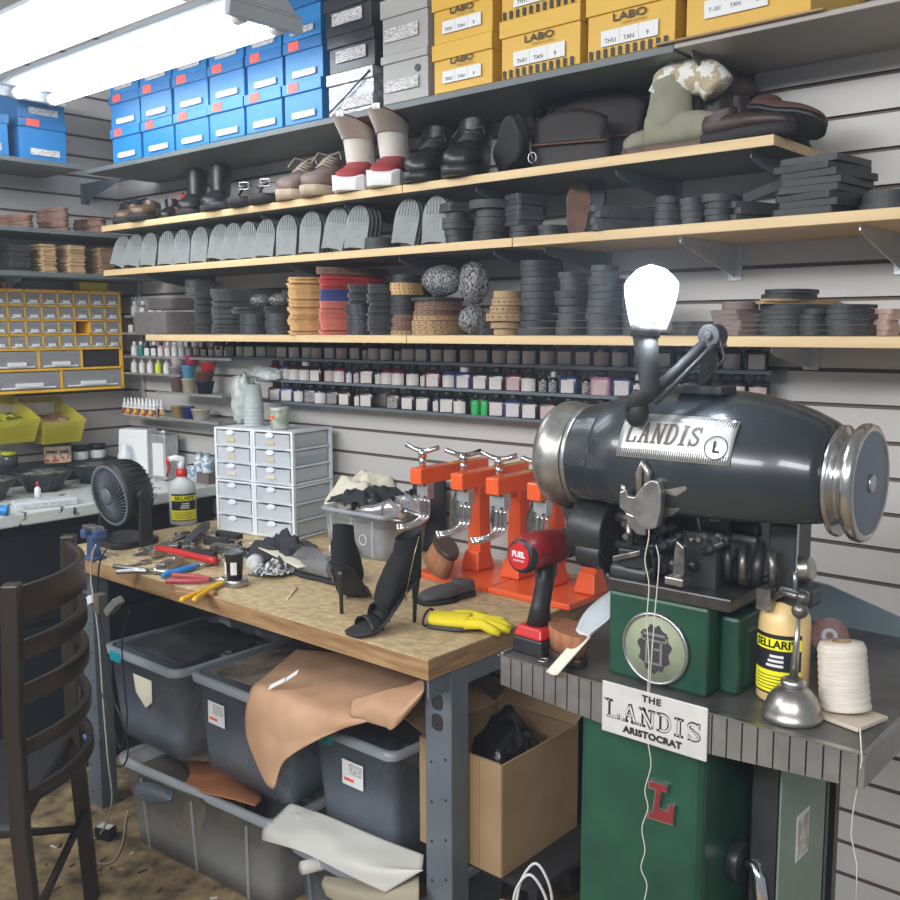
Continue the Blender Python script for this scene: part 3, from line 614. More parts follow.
# ------------------------------------------------------------------ shoes
def ring(y, w_, b, t, p=2.4, n=16, x0=0):
    o = []
    for k in range(n):
        a = 2*PI*k/n; c, s_ = math.cos(a), math.sin(a)
        o.append((x0+w_/2*math.copysign(abs(c)**(2/p), c), y, (b+t)/2+(t-b)/2*math.copysign(abs(s_)**(2/p), s_)))
    return o
def shoe(name, label, cat, L=.27, W=.098, toe=.055, inst=.085, hc=.10, um=BLKLEATHER, smt=BLACKM, st=.016, heel=.02, laces=None, shaft=None, lining=BLACKM, group=None, lean=0, toecap=None, strap=False):
    """toe points to -Y; heel at +Y; length axis Y; collar height hc"""
    t = thing(name, label, cat, group=group); a = -L/2; hl = heel
    st_ = [(a+.004, .35, .0, .45), (a+.02, .74, 0, .72), (a+.05, .96, 0, .9), (a+.09, 1.0, 0, 1.0), (a+L*.48, .90, 0, 1.0), (a+L*.66, .72, 0, 1), (a+L*.85, .70, 0, 1), (a+L-.012, .60, 0, 1), (a+L-.002, .34, 0, .9)]
    def sol(yy):  # sole bottom height for heeled shoes
        f = (yy-a)/L; return hl*max(0, min(1, (f-.42)/.25)) if hl > .03 else 0
    rings = []
    for yy, ww, b, h in st_:
        f = (yy-a)/L; top = toe*h if f < .38 else toe+(inst-toe)*min(1, (f-.38)/.22) if f < .62 else hc*(.80 if shaft else .92)
        rings.append(ring(yy, W*ww, st+sol(yy)+.0, st+sol(yy)+top, 2.5))
    MB().loft(rings).build('upper', um, t, sub=1)
    m = MB(); srings = []
    for yy, ww, b, h in st_:
        z0 = sol(yy); srings.append([(x, y, z0 if z < 0 else z0+st+.004) for x, y, z in ring(yy, W*ww*1.06, -1, 1, 3.5, 16)])
    m.loft(srings)
    sl = m.build('sole', smt, t)
    if heel > 0: MB().prism([(x, y) for x, y in rrect(W*.66, L*.26, .02, 3, 0, a+L*.86)], -.0 if heel > .03 else -.001, heel if heel > .03 else .002).build('heel', smt, t)
    # collar / shaft tube
    zc = st+hl*(heel > .03); hh = (shaft or 0)
    cy = a+L*.80; m = MB(); N = 20
    def tb(u, v, k=1.0):
        an = 2*PI*u; z = zc+hc*.5+(hc*.45+hh)*v; ry = (L*.185 if v < .5 else L*.175)*k; rx = W*(.36+(.08*v if shaft else -.02*v))*k
        return (rx*math.cos(an), cy-lean*v*(hh+.02)+ry*math.sin(an)*(1+.12*(math.sin(an) < 0)*(1-v)), z-.01*math.sin(an)*(v > .9))
    m.grid(lambda u, v: tb(u, v), N, 6); m.grid(lambda u, v: tb(1-u, v*1.0, .88), N, 6, mi=1)
    m.build('shaft' if shaft else 'collar', [um, lining], t)
    MB().add([tb(k/N, .80, .9) for k in range(N)], [tuple(range(N))], 0).build('insole', lining, t)
    if laces:
        m = MB()
        for k in range(4):
            y = a+L*(.40+.062*k); z = zc*0+st+toe+(inst-toe)*(.3+.22*k)+.006+(hl*.0)
            m.tube([(-W*.24, y+.004, z-.006), (0, y, z+.003), (W*.24, y+.004, z-.006)], .0024, 5)
        m.tube([(0, a+L*.6, st+inst+.01), (.03, a+L*.58, st+inst+.018), (.04, a+L*.52, st+inst-.004)], .002, 5); m.tube([(0, a+L*.6, st+inst+.01), (-.03, a+L*.58, st+inst+.018), (-.042, a+L*.5, st+inst-.01)], .002, 5)
        m.build('laces', laces, t)
    if toecap: MB().loft([ring(yy, W*ww*1.03, st, st+toe*h*1.05, 2.5) for yy, ww, b, h in st_[:3]]).build('toe_cap', toecap, t, sub=1)
    if strap: MB().grid(lambda u, v: (W*.47*math.cos(PI*u), a+L*(.50+.07*v), st+.012+(toe+.030)*math.sin(PI*u)), 14, 2).build('strap', um, t, solid=.003)
    return t
def put(t, px, y, z, rz, dx=0, rot=None, sc=1):
    c = PY(px, 200, y); t.location = (c.x+dx, y, z); t.rotation_euler = rot if rot else (0, 0, rz); t.scale = (sc,)*3; return t
z1 = S1+.0025
g1 = 'finished shoes on the upper pine shelf'
put(shoe('pump', 'dark blue pointed slipper standing on its side at the left shelf end', 'shoe', L=.22, um=mat('navy_suede', (.03, .04, .06), .8), group=g1), 125, 2.0, z1+.05, 0, rot=(0, R_(62), R_(70)))
for k, (px, y) in enumerate(((130, 1.94), (146, 1.91))): put(shoe('loafer', ('brown shiny loafer, left of the brown pair', 'brown shiny loafer, right of the brown pair')[k]+' near the shelf start', 'shoe', L=.25, W=.088, toe=.04, inst=.055, hc=.06, um=mat('chestnut_leather', (.12, .07, .045), .3, c2=(.16, .10, .06)), group=g1), px, y, z1, .75)
put(shoe('trainer', 'small black trainer with orange red panels at the back', 'shoe', L=.18, W=.07, um=BLKLEATHER, laces=mat('coral_lace', (.8, .16, .10), .6), toecap=mat('coral_panel', (.75, .16, .12), .6), group=g1), 181, 2.05, z1, .4)
for k, (px, y) in enumerate(((169, 1.98), (193, 1.96), (217, 1.955))): put(shoe('ankle_boot', 'black leather ankle boot, %s from the left with a low shaft' % ordn(k), 'boot', L=.23, W=.078, toe=.045, inst=.075, hc=.085, shaft=.01+.04*(k > 0), um=BLKLEATHER, group=g1), px, y, z1, .78, sc=.78+.34*(k > 0))
put(shoe('ballet_flat', 'flat dark grey shoe lying before the black ankle boots', 'shoe', L=.24, W=.085, toe=.022, inst=.024, hc=.03, st=.008, heel=.006, um=RUBBER2, group=g1), 216, 1.895, z1, 1.0)
for k, px in enumerate((250, 271)):
    t = put(shoe('slide_sandal', ('black strap sandal with silver motif, left one', 'black strap sandal with silver motif, right one')[k], 'sandal', L=.24, W=.095, toe=.018, inst=.02, hc=.022, st=.018, heel=.01, um=BLKLEATHER, group=g1, strap=True), px, 1.905, z1, .5, sc=.92)
    MB().tube([(-.02, -.055, .056), (.02, -.055, .056), (.02, -.055, .078), (-.012, -.055, .078), (-.012, -.055, .066), (.006, -.055, .066)], .0028, 5).build('silver_motif', STEEL, t)
put(shoe('court_shoe', 'flat black shoe behind the silver motif sandals', 'shoe', L=.22, W=.085, toe=.03, inst=.04, hc=.05, um=BLKLEATHER, group=g1), 268, 2.06, z1, .9, sc=.8)
for k, (px, y) in enumerate(((303, 1.95), (327, 1.94))): put(shoe('lace_up_shoe', ('taupe lace-up shoe with beige sole, left of its pair', 'taupe lace-up shoe with beige sole, right of its pair')[k], 'shoe', L=.27, W=.088, toe=.05, inst=.09, hc=.10, um=TAUPE, smt=BEIGE, st=.022, heel=.0, laces=mat('beige_lace', (.40, .34, .27), .8), group=g1), px, y, z1, .50, sc=1.08)
def white_boot(label, px, y, rz):
    t = thing('white_boot', label, 'boot', group=g1); W = .10; L = .27; a = -L/2
    sr = []
    for f, ww, h in ((0.01, .5, .03), (.08, .86, .042), (.25, 1.0, .036), (.5, .88, .028), (.8, .82, .03), (.97, .62, .036)):
        sr.append([(x, y_, 0 if z < 0 else h) for x, y_, z in ring(a+L*f, W*ww*1.05, -1, 1, 3.2, 18)])
    MB().loft(sr).build('rubber_sole', WHITE, t, bevel=.006)
    rr = [ring(a+L*f, W*ww, .03, z, 2.4) for f, ww, z in ((.03, .5, .045), (.12, .84, .062), (.28, .9, .072), (.45, .86, .095), (.62, .72, .12), (.85, .70, .12), (.97, .5, .10))]
    MB().loft(rr).build('red_upper', mat('dark_red_canvas', (.30, .03, .035), .7), t, sub=1)
    m = MB(); cy = a+L*.66
    def tb(u, v, k=1): an = 2*PI*u; return (W*.40*k*math.cos(an)*(1+.05*v), cy-.045*v+.055*k*math.sin(an), .075+.085*v)
    m.grid(tb, 20, 5); m.grid(lambda u, v: tb(1-u, v, .9), 20, 5, mi=1); m.build('shaft', [WHITEL, RED], t)
    m = MB()
    def cuff(u, v): an = 2*PI*u; q = max(0, -math.sin(an)); return (W*.43*math.cos(an)*(1+.06*v), cy-.045+.058*math.sin(an)-q*.13*v, .150+.028*v+.004*q*v)
    m.grid(cuff, 24, 5); m.grid(lambda u, v: tuple(Vector(cuff(1-u, v))*1.0+Vector((0, .003, .004))), 24, 5, mi=1)
    m.build('folded_cuff', [WHITEL, mat('dark_red_lining', (.42, .03, .04), .7)], t)
    MB().box((0, cy-.045-.058-.122, .186), (.02, .006, .014)).build('pull_tab', WHITE, t)
    return put(t, px, y, z1, rz)
white_boot('white tall boot with red lining and open cuff, left one', 359, 1.935, .55)
white_boot('white tall boot with red lining and open cuff, right one', 393, 1.935, .55)
0 and put(shoe('sneaker', 'dark red canvas sneaker behind the white boots', 'shoe', um=mat('dark_red_canvas', (.30, .03, .035), .7), L=.24, toe=.05, hc=.09, group=g1), 378, 2.02, z1, .5)
for k, (px, y) in enumerate(((431, 1.94), (469, 1.93))): put(shoe('work_shoe', ('big black rounded shoe with tongue up, left of its pair', 'big black rounded shoe with tongue up, right of its pair')[k], 'shoe', L=.265, W=.102, toe=.062, inst=.10, hc=.12, um=BLKLEATHER, smt=BLACK, st=.02, heel=0, laces=RUBBER2, shaft=.02, group=g1), px, y, z1, .45)
put(shoe('knee_boot', 'black boot tipped over, its sole edge over the shelf front', 'boot', L=.26, W=.09, toe=.045, inst=.08, hc=.09, shaft=.12, um=SUEDE, heel=.0, smt=BLACKM, st=.006, group=g1), 505, 1.895, z1+.062, 0, rot=(R_(-25), R_(68), R_(25)))
put(shoe('knee_boot', 'tall black suede boot with shaft up beside the brown satchel', 'boot', L=.19, W=.085, toe=.045, inst=.08, hc=.09, shaft=.13, um=SUEDE, heel=.02, smt=BLACKM, group=g1, lean=.1, ), 529, 2.09, z1, -1.35)
def satchel(label, px, y, w_, h_, d_, rz):
    t = thing('leather_bag', label, 'bag', group='dark leather bags'); m = MB()
    def fn(u, v):
        a = 2*PI*u; b = v; wv = w_/2*(1-.25*b**3); dv = d_/2*(1-.65*b**2)
        c, s_ = math.cos(a), math.sin(a); return (wv*math.copysign(abs(c)**.5, c), dv*math.copysign(abs(s_)**.7, s_), h_*b*(1-.22*abs(c)**2*b))
    m.grid(fn, 28, 8); m.add([fn(k/28, 0) for k in range(28)], [tuple(range(28))]); m.add([fn(k/28, 1) for k in range(28)], [tuple(range(28))])
    SB = mat('near_black_brown_leather', (.010, .007, .006), .62, c2=(.022, .014, .012), scale=14, bump=.12)
    m.build('body', SB, t)
    MB().grid(lambda u, v: (w_*.46*(1-.1*v)*(2*u-1), -d_*.5-.006+(.0+.28*d_*(1-v)), h_*(1.0-.62*v-.20*(2*u-1)**2*(1-v))), 10, 6).build('flap', SB, t, solid=.004)
    MB().tube([(-w_*.46+.92*w_*k/12, -d_*.5-.009, h_*.38) for k in range(13)], .002, 5).build('flap_piping', mat('red_brown_edge', (.14, .05, .04), .5), t)
    MB().tube([(-w_*.40, -d_*.3, h_*.9), (-w_*.5, -d_*.55, h_*.6), (-w_*.45, -d_*.7, h_*.2), (-w_*.40, -d_*.75, .0)], .004, 6).build('strap', BLKLEATHER, t)
    MB().tube([(.01*math.cos(2*PI*k/10)-w_*.44, -d_*.72, .02+.012*math.sin(2*PI*k/10)) for k in range(10)], .0016, 5, closed=True).build('buckle', STEEL, t)
    return put(t, px, y, z1, rz)
satchel('large near-black leather satchel with a rounded flap, against the wall', 600, 2.04, .27, .188, .09, .15)
satchel('smaller black brown bag with piped flap in front of the large satchel', 572, 1.915, .19, .125, .055, .3)
lump('slouch_bag', 'soft black bag slumped behind the olive boots', 'bag', (PY(640, 180, 2.08).x, 2.085, z1), (.05, .045, .085), SUEDE, None, 21, .2)
for k, (px, y, rr) in enumerate(((672, 2.0, -.65), (700, 1.945, 1.75))):
    t = put(shoe('olive_boot', ('olive suede boot with printed lining, left one', 'olive suede boot with printed lining, tipped right one')[k], 'boot', L=.24, W=.088, toe=.055, inst=.08, hc=.085, shaft=.05, um=OLIVE, smt=mat('brown_welt', (.12, .08, .06), .6), lining=CAMO, st=.016, group=g1, lean=.15), px, y, z1, rr, sc=1+.06*k)
    if k: MB().tube(cr_([(0, .085, .115), (0, .065, .142), (0, .03, .150), (0, -.01, .140), (0, -.03, .118)], 4), [.030]*3+[.036]*10+[.034]*4, 16).build('folded_printed_lining', CAMO, t)
for k, (px, y, rz) in enumerate(((738, 2.035, 1.7), (758, 2.105, 1.7))): put(shoe('winter_boot', ('brown boot with a fur cuff, left one by the olive boots', 'brown boot with a fur cuff, right one by the wall')[k], 'boot', L=.22, W=.07, toe=.05, inst=.08, hc=.09, shaft=.05, um=BROWN2, smt=BLACKM, lining=TWEED, group=g1), px, y, z1, rz); m = MB(); m.lathe([(.030, .135), (.046, .138), (.052, .152), (.050, .168), (.038, .178), (.024, .176)], 22, Matrix.Translation((0, .066, 0)), capb=False, capt=False); m.v = [(x*(1+.12*noise.noise(Vector((x*90, y_*90, z*90)))), y_, z) for x, y_, z in m.v]; m.build('fur_cuff', TWEED, bpy.data.objects['winter_boot' if k == 0 else 'winter_boot.001'])
put(shoe('slipper', 'dark brown mule lying in front of the fur cuffed boots', 'shoe', L=.20, W=.07, toe=.035, inst=.04, hc=.045, um=BROWN2, group=g1, smt=BLACKM), 745, 1.885, z1, 1.5)
t = put(shoe('loafer', 'brown loafer tipped on its heel hanging past the shelf end', 'shoe', L=.22, W=.085, toe=.04, inst=.05, hc=.055, um=mat('brown_calf', (.10, .055, .045), .45), smt=BLACK, st=.010, heel=0, group=g1), 782, 1.955, z1+.038, 0, rot=(R_(22), R_(40), R_(122)), sc=.76)
# slab serif capitals
def slabword(name, s, h, st, m, par, fn, pitch, wf=.78):
    b = MB(); n = len(s); w = pitch*wf; adv = [pitch*(.62 if c == 'I' else 1) for c in s]; XS = [sum(adv[:i])+adv[i]/2-sum(adv)/2 for i in range(n)]
    def quad(p, q, t):
        p, q = Vector(p), Vector(q); d = (q-p).normalized(); k = Vector((-d.y, d.x))*t/2
        N = 3; L = [p+(q-p)*i/N for i in range(N+1)]
        b.add([fn(*(c+k)) for c in L]+[fn(*(c-k)) for c in L], [(N+1+i, N+2+i, i+1, i) for i in range(N)])
    for i, c in enumerate(s):
        x = XS[i]; wi = w*(.45 if c == 'I' else 1); l, r, t, u = x-wi/2+st/2, x+wi/2-st/2, h/2-st/2, -h/2+st/2; sf = st*1.1
        ser = lambda X, Y_, k=1: quad((X-sf*k, Y_), (X+sf*k, Y_), st*.62)
        hs_, T_, U_ = st*.31, h/2-st*.31, -h/2+st*.31
        if c in 'LID' : quad((l if c != 'I' else x, -h/2), (l if c != 'I' else x, h/2), st)
        if c == 'L': quad((l, U_), (r+st/2, U_), st*.62); quad((r+st*.3, -h/2), (r+st*.3, -h/2+h*.30), st*.62); ser(l, T_)
        if c == 'I': ser(x, T_); ser(x, U_)
        if c == 'A': quad((l, -h/2), (x, h/2), st*.7); quad((x, h/2), (r, -h/2), st); quad((x-wi*.26, -h*.12), (x+wi*.26, -h*.12), st*.6); ser(l, U_, .8); ser(r, U_, .8)
        if c == 'N': quad((l, -h/2), (l, h/2), st*.7); quad((r, -h/2), (r, h/2), st*.7); quad((l, h/2), (r, -h/2), st*1.05); ser(l, T_, .8); ser(r, T_, .8); ser(l, U_, .8)
        if c == 'D':
            P = [(l, T_)]+[(x-wi*.05+(r-x+wi*.05)*math.cos(a), (h/2-st*.31)*math.sin(a)) for a in [PI/2-PI*k/10 for k in range(11)]]+[(l, U_)]
            for p, q in zip(P, P[1:]): quad(p, q, st*.8)
            ser(l, T_, .7); ser(l, U_, .7)
        if c == 'S':
            P = [(x+wi*.36*math.cos(a), h*.235+h*.19*math.sin(a)) for a in [R_(20)+R_(250)*k/9 for k in range(10)]]+[(x+wi*.38*math.cos(a), -h*.225+h*.20*math.sin(a)) for a in [R_(90)-R_(250)*k/9 for k in range(10)]]
            for p, q in zip(P, P[1:]): quad(p, q, st*.8)
            quad((x+wi*.36, h*.18), (x+wi*.36, h/2), st*.5); quad((x-wi*.38, -h*.16), (x-wi*.38, -h/2), st*.5)
    return b.build(name, m, par)
# ------------------------------------------------------------------ outsole stitching machine
mach = thing('stitching_machine', 'old green and black outsole stitching machine with a drum head and chromed pulley wheel', 'stitching machine', (-.69, 1.35, 0))
MO = Vector((-.69, 1.35, 0))
def mb(m, name, mats, **k):  # machine part: mesh given in world coordinates
    par = k.pop('parent', mach); off = MO if par is mach else k.pop('off', MO)
    m.v = [tuple(Vector(v)-MO) for v in m.v]; return m.build(name, mats, par, **k)
def wsub(m, name, mats, par, **k):
    m.v = [tuple(Vector(v)-MO) for v in m.v]; return m.build(name, mats, par, **k)
def poly(px, y, th, m=None, mi=0):
    """outline given as points on the plane y, extruded away from the viewer"""
    m = m or MB(); P = [PY(a, b, y) for a, b in px]; n = len(P)
    v = [tuple(p) for p in P]+[(p.x, y+th, p.z) for p in P]
    m.add(v, [(k, (k+1) % n, n+(k+1) % n, n+k) for k in range(n)][::1]+[tuple(range(n))[::-1], tuple(range(n, 2*n))], mi); return m
TZ = .970
# column
m = MB(); T = Matrix.Translation((-.697, 1.352, 0))
m.box((-.697, 1.352, .47), (.216, .25, .90), taper=(.965, .99)); col_ = mb(m, 'column', GREEN, bevel=.016, seg=3)
mb(MB().box((-.697, 1.355, .03), (.34, .36, .06), taper=(.85, .85)), 'foot', GREEN, bevel=.01)
mb(MB().box((-.5925, 1.468, .46), (.006, .012, .84)), 'bright_edge_trim', STEEL, bevel=.002)
mb(MB().box((-.5435, 1.43, .52), (.040, .19, .78)).box((-.5205, 1.43, .52), (.004, .186, .78), mi=1), 'side_cabinet', [CAST, LTGREEN], bevel=.003)
mb(MB().box((-.55, 1.55, .48), (.052, .012, .70)).box((-.535, 1.60, .5), (.02, .02, .74)), 'rear_strut', [CAST])
mb(MB().box((-.52, 1.535, .82), (.03, .05, .06)), 'tray_bracket', CAST, bevel=.004)
# data plate on the cabinet
pl = mb(MB().box((-.518, 1.425, .72), (.0015, .05, .075)), 'data_plate', PAPER, bevel=.003); wsub(MB().box((-.517, 1.425, .72), (.001, .042, .062)), 'printed_face', mat('worn_data_plate', (.36, .33, .31), .5, c2=(.62, .58, .55), scale=60, contrast=.3), pl)
# crank
cr = mb(MB().cyl((-.592, 1.337, .69), (-.572, 1.337, .69), .030, n=24), 'crank_boss', CAST, bevel=.003)
wsub(MB().tube([(-.572, 1.337, .69), (-.555, 1.335, .695), (-.545, 1.33, .68), (-.540, 1.328, .65), (-.535, 1.335, .61), (-.530, 1.35, .56), (-.528, 1.36, .50)], [.009, .0095, .0105, .0115, .0105, .009, .0095]), 'crank_handle', CHROME, cr)
# red letter L
P = [(648, 780), (668, 786), (667, 793), (662, 792), (659, 808), (667, 811), (668, 804), (675, 806), (673, 826), (647, 818), (648, 811), (652, 812), (655, 790), (648, 788)]
Lp = mb(poly(P, 1.222, .008), 'letter_plate', STEEL)
cx = sum(p[0] for p in P)/len(P); cy = sum(p[1] for p in P)/len(P)
def inset(P, d):
    o = []
    for i, p in enumerate(P):
        a = Vector(P[i-1]).to_2d(); b = Vector(p).to_2d(); c = Vector(P[(i+1) % len(P)]).to_2d()
        n1 = Vector((-(b-a).y, (b-a).x)).normalized(); n2 = Vector((-(c-b).y, (c-b).x)).normalized(); q = n1+n2; q = q/max(.5, q.length_squared/2) if q.length > 0 else q
        o.append(tuple(b+q*d*(1)))
    return o
wsub(poly(inset(P, 1.1), 1.2205, .006), 'red_letter', mat('red_letter_enamel', (.22, .025, .03), .4), Lp)
# tray with ribbed skirt
tx0, tx1, ty0, ty1 = -.940, -.372, 1.212, 1.725
m = MB(); m.box(((tx0+tx1)/2, (ty0+ty1)/2, TZ-.006), (tx1-tx0, ty1-ty0, .012)); tray = mb(m, 'tray', mat('oily_tray_iron', (.085, .085, .085), .38, .5, c2=(.16, .155, .15), scale=14, bump=.1), bevel=.002)
m = MB(); N = 26
def skb(x):  # skirt drop, deepest near the middle
    f = (x-tx0)/(tx1-tx0); return .044+.023*(1-abs(f-.45)/.55) if f < 1 else .044
xs = [tx0+(tx1-tx0)*k/N for k in range(N+1)]
for k in range(N):
    a, b = xs[k]+.0012, xs[k+1]-.0012; za, zb = TZ-skb(a), TZ-skb(b)
    m.add([(a, ty0-.008, za), (b, ty0-.008, zb), (b, ty0-.008, TZ), (a, ty0-.008, TZ), (a, ty0, za), (b, ty0, zb), (b, ty0, TZ), (a, ty0, TZ)], [(0, 1, 2, 3), (4, 7, 6, 5), (0, 3, 7, 4), (1, 5, 6, 2), (3, 2, 6, 7), (0, 4, 5, 1)])
    m.add([(xs[k]-.0012, ty0-.004, za+.001), (a, ty0-.004, za+.001), (a, ty0-.004, TZ), (xs[k]-.0012, ty0-.004, TZ)], [(0, 1, 2, 3)], mi=1)
wsub(m, 'ribbed_skirt', [mat('ribbed_alloy', (.24, .24, .245), .4, .7, c2=(.34, .34, .34), scale=20), BLACKM], tray)
wsub(MB().box((tx1+.004, (ty0+ty1)/2-.004, TZ-.022), (.008, ty1-ty0+.008, .044)), 'side_skirt', mat('ribbed_alloy', (.24, .24, .245), .4), tray, bevel=.001)
wsub(MB().box((tx0-.002, (ty0+ty1)/2, TZ-.018), (.004, ty1-ty0, .044)), 'side_skirt', mat('ribbed_alloy', (.24, .24, .245), .4), tray)
wsub(MB().box(((tx0+tx1)/2, ty0-.005, TZ+.001), (tx1-tx0+.01, .010, .002)), 'bright_rim', STEEL, tray)
bk = MB(); bk.add([(-.72, 1.722, TZ), (-.372, 1.722, TZ), (-.372, 1.722, TZ+.012), (-.46, 1.722, TZ+.03), (-.60, 1.722, TZ+.070), (-.72, 1.722, TZ+.080), (-.72, 1.728, TZ), (-.372, 1.728, TZ), (-.372, 1.728, TZ+.012), (-.46, 1.728, TZ+.03), (-.60, 1.728, TZ+.070), (-.72, 1.728, TZ+.080)], [(0, 1, 2, 3, 4, 5), (11, 10, 9, 8, 7, 6), (5, 4, 10, 11), (4, 3, 9, 10), (3, 2, 8, 9), (2, 1, 7, 8), (5, 11, 6, 0)])
wsub(bk, 'rear_guard', mat('blue_grey_guard', (.16, .21, .24), .4), tray)
# sign on the skirt
sg = mb(MB().box((-.658, ty0-.0115, TZ-.031), (.170, .003, .078)), 'name_sign', mat('sign_white_enamel', (.52, .51, .50), .4, c2=(.60, .59, .58), scale=30), bevel=.004)
SK = mat('sign_black_lettering', (.02, .02, .02), .5)
off = Matrix.Translation(-MO)
text('lettering', 'THE', .0135, SK, sg, off @ FRONT((-.660, ty0-.0135, TZ-.003)), bold=.0004, sx=1.15, spacing=1.15)
slabword('lettering', 'LANDIS', .0285, .0064, SK, sg, lambda x, y: Vector((-.658+x, ty0-.0137, TZ-.031+y))-MO, pitch=.0282)
slabword('lettering', 'LANDIS', .0255, .0034, mat('sign_white_enamel', (.52, .51, .50), .4), sg, lambda x, y: Vector((-.658+x, ty0-.0145, TZ-.031+y))-MO, pitch=.0282)
text('lettering', 'ARISTOCRAT', .0135, SK, sg, off @ FRONT((-.658, ty0-.0135, TZ-.0575)), bold=.0006, sx=1.1, spacing=1.08)
# upper block
mb(MB().box((-.683, 1.335, TZ+.066), (.164, .17, .132)), 'upper_block', GREEN, bevel=.005)
mb(MB().box((-.585, 1.34, TZ+.058), (.030, .11, .116)).box((-.574, 1.335, TZ+.05), (.012, .05, .09)), 'block_side_rib', GREEN, bevel=.006)
mc = Vector((-.683, 1.249, 1.027)); T = TR(mc, rx=PI/2)
md = mb(MB().lathe([(.050, 0), (.050, .0025), (.0005, .003)], 40, T), 'medallion_disc', mat('pale_olive_enamel', (.28, .33, .21), .5, c2=(.34, .38, .26), scale=30))
wsub(MB().lathe([(.0495, 0), (.0500, .004), (.0525, .0055), (.055, .004), (.056, 0)], 40, T), 'medallion_ring', STEEL, md)
m = MB(); m.prism([(x*.036*(1+.12*math.sin(9*math.atan2(y, x))), y*.042*(1+.10*math.sin(11*math.atan2(y, x)))) for x, y in [(math.cos(2*PI*k/40), math.sin(2*PI*k/40)) for k in range(40)]], .0028, .0042, T @ Matrix.Diagonal((.72, .85, 1, 1)))
em = wsub(m, 'dark_emblem', mat('emblem_dark', (.05, .045, .05), .5), md)
m = MB()
for c, d in (((0, .022), (.044, .004)), ((0, .013), (.036, .003)), ((-.012, -.004), (.004, .034)), ((.012, -.004), (.004, .034)), ((-.003, -.004), (.003, .030)), ((.005, 0), (.010, .003)), ((0, -.022), (.030, .003)), ((.020, .018), (.003, .011)), ((-.020, .018), (.003, .011))): m.box((c[0], c[1], .0048), (d[0], d[1], .0014), T)
wsub(m, 'emblem_strapwork', mat('emblem_light', (.20, .20, .19), .4), md)
# head casting under the drum
m = MB(); m.box((-.668, 1.35, TZ+.142), (.200, .20, .020)); mb(m, 'bed_plate', mat('worn_black_plate', (.05, .048, .046), .32, .5, c2=(.10, .095, .09), scale=20), bevel=.003)
m = MB(); m.box((-.68, 1.375, TZ+.205), (.155, .13, .12)); m.box((-.635, 1.32, TZ+.19), (.06, .08, .09)); m.box((-.60, 1.38, TZ+.20), (.07, .10, .10)); m.box((-.74, 1.36, TZ+.22), (.06, .08, .06)); mb(m, 'head_casting', CAST, bevel=.008)
rr = random.Random(11); G = [CAST, CAST, WORNDK, CAST, WORNDK, BLACKM]
for k in range(16):
    x, z = rr.uniform(-.755, -.60), rr.uniform(TZ+.158, TZ+.25); L = rr.uniform(.02, .05); r = rr.uniform(.005, .011); y = rr.uniform(1.27, 1.295)
    d = rr.choice([(1, 0, 0), (0, 0, 1), (.8, 0, .5)]); d = Vector(d).normalized()*L; p = Vector((x, y, z)); m = MB().cyl(p-d/2, p+d/2, r, n=12)
    m.cyl(p+Vector((0, -.014, 0)), p+Vector((0, .004, 0)), r*.75, n=6); mb(m, 'linkage_rod', G[k % 6])
for k in range(9):
    x, z = rr.uniform(-.75, -.60), rr.uniform(TZ+.16, TZ+.25); r = rr.uniform(.010, .02); p = Vector((x, 1.285+rr.uniform(0, .02), z))
    m = MB().cyl(p, p+Vector((0, .022, 0)), r, n=22); m.cyl(p+Vector((0, -.006, 0)), p, r*.45, n=6); mb(m, 'cam', [WORNDK, CAST, BLACKM][k % 3], bevel=.001)
for k in range(26):
    x, z = rr.uniform(-.76, -.585), rr.uniform(TZ+.155, TZ+.275); p = Vector((x, rr.uniform(1.262, 1.285), z)); mb(MB().cyl(p, p+Vector((0, .02, 0)), rr.uniform(.0025, .0045), n=6), 'bolt', [WORN, WORNDK, WORNDK][k % 3])
for pts, y, th, mm, nm in (
    ([(625, 472), (640, 468), (662, 472), (690, 470), (690, 482), (684, 506), (672, 516), (655, 520), (650, 500), (632, 500), (624, 492)], 1.222, .022, WORNDK, 'tension_bracket'),
    ([(655, 478), (686, 473), (687, 490), (676, 497), (656, 492)], 1.214, .010, WORN, 'bracket_face'),
    ([(619, 492), (626, 489), (628, 496), (634, 497), (644, 484), (651, 480), (658, 482), (661, 492), (660, 512), (656, 528), (648, 530), (640, 527), (632, 516), (626, 513), (619, 508)], 1.200, .014, WORN, 'presser_plate'),
    ([(625, 512), (634, 516), (646, 528), (645, 536), (636, 534), (627, 524)], 1.216, .008, WORN, 'curved_needle_guard'),
    ([(676, 540), (684, 548), (684, 575), (676, 583), (672, 575), (674, 550)], 1.245, .012, WORNDK, 'feed_lever'),
    ([(618, 548), (645, 552), (648, 570), (620, 566)], 1.25, .03, CAST, 'shuttle_cover'),
    ([(612, 556), (640, 550), (640, 556), (612, 562)], 1.24, .02, WORNDK, 'slide_bar'),
    ([(664, 576), (683, 580), (682, 588), (664, 584)], 1.235, .02, WORN, 'needle_clamp')):
    mb(poly(pts, y, th), nm, mm, bevel=.002)
m = MB()
for a, b, r in (((690, 470), (706, 515), .0022), ((684, 476), (700, 530), .0016)):
    p = PY(*a, 1.235); q = PY(*b, 1.25); m.tube([p, p+(q-p)*.4+Vector((.006, 0, 0)), q], r, 6)
mb(m, 'take_up_wire', WORN)
m = MB(); P0 = PY(643, 474, 1.208)
m.tube([P0+Vector((-.004, 0, -.03)), P0+Vector((-.006, 0, 0)), P0+Vector((0, 0, .016)), P0+Vector((.008, 0, .004)), P0+Vector((.008, 0, -.02))], .006, 8); mb(m, 'lift_hook', WORN)
for px, py in ((634, 466), (652, 467), (667, 466), (624, 488)):
    p = PY(px, py, 1.222); mb(MB().cyl(p-Vector((0, 0, .008)), p+Vector((0, 0, .005)), .0055, n=6), 'hex_bolt', WORN)
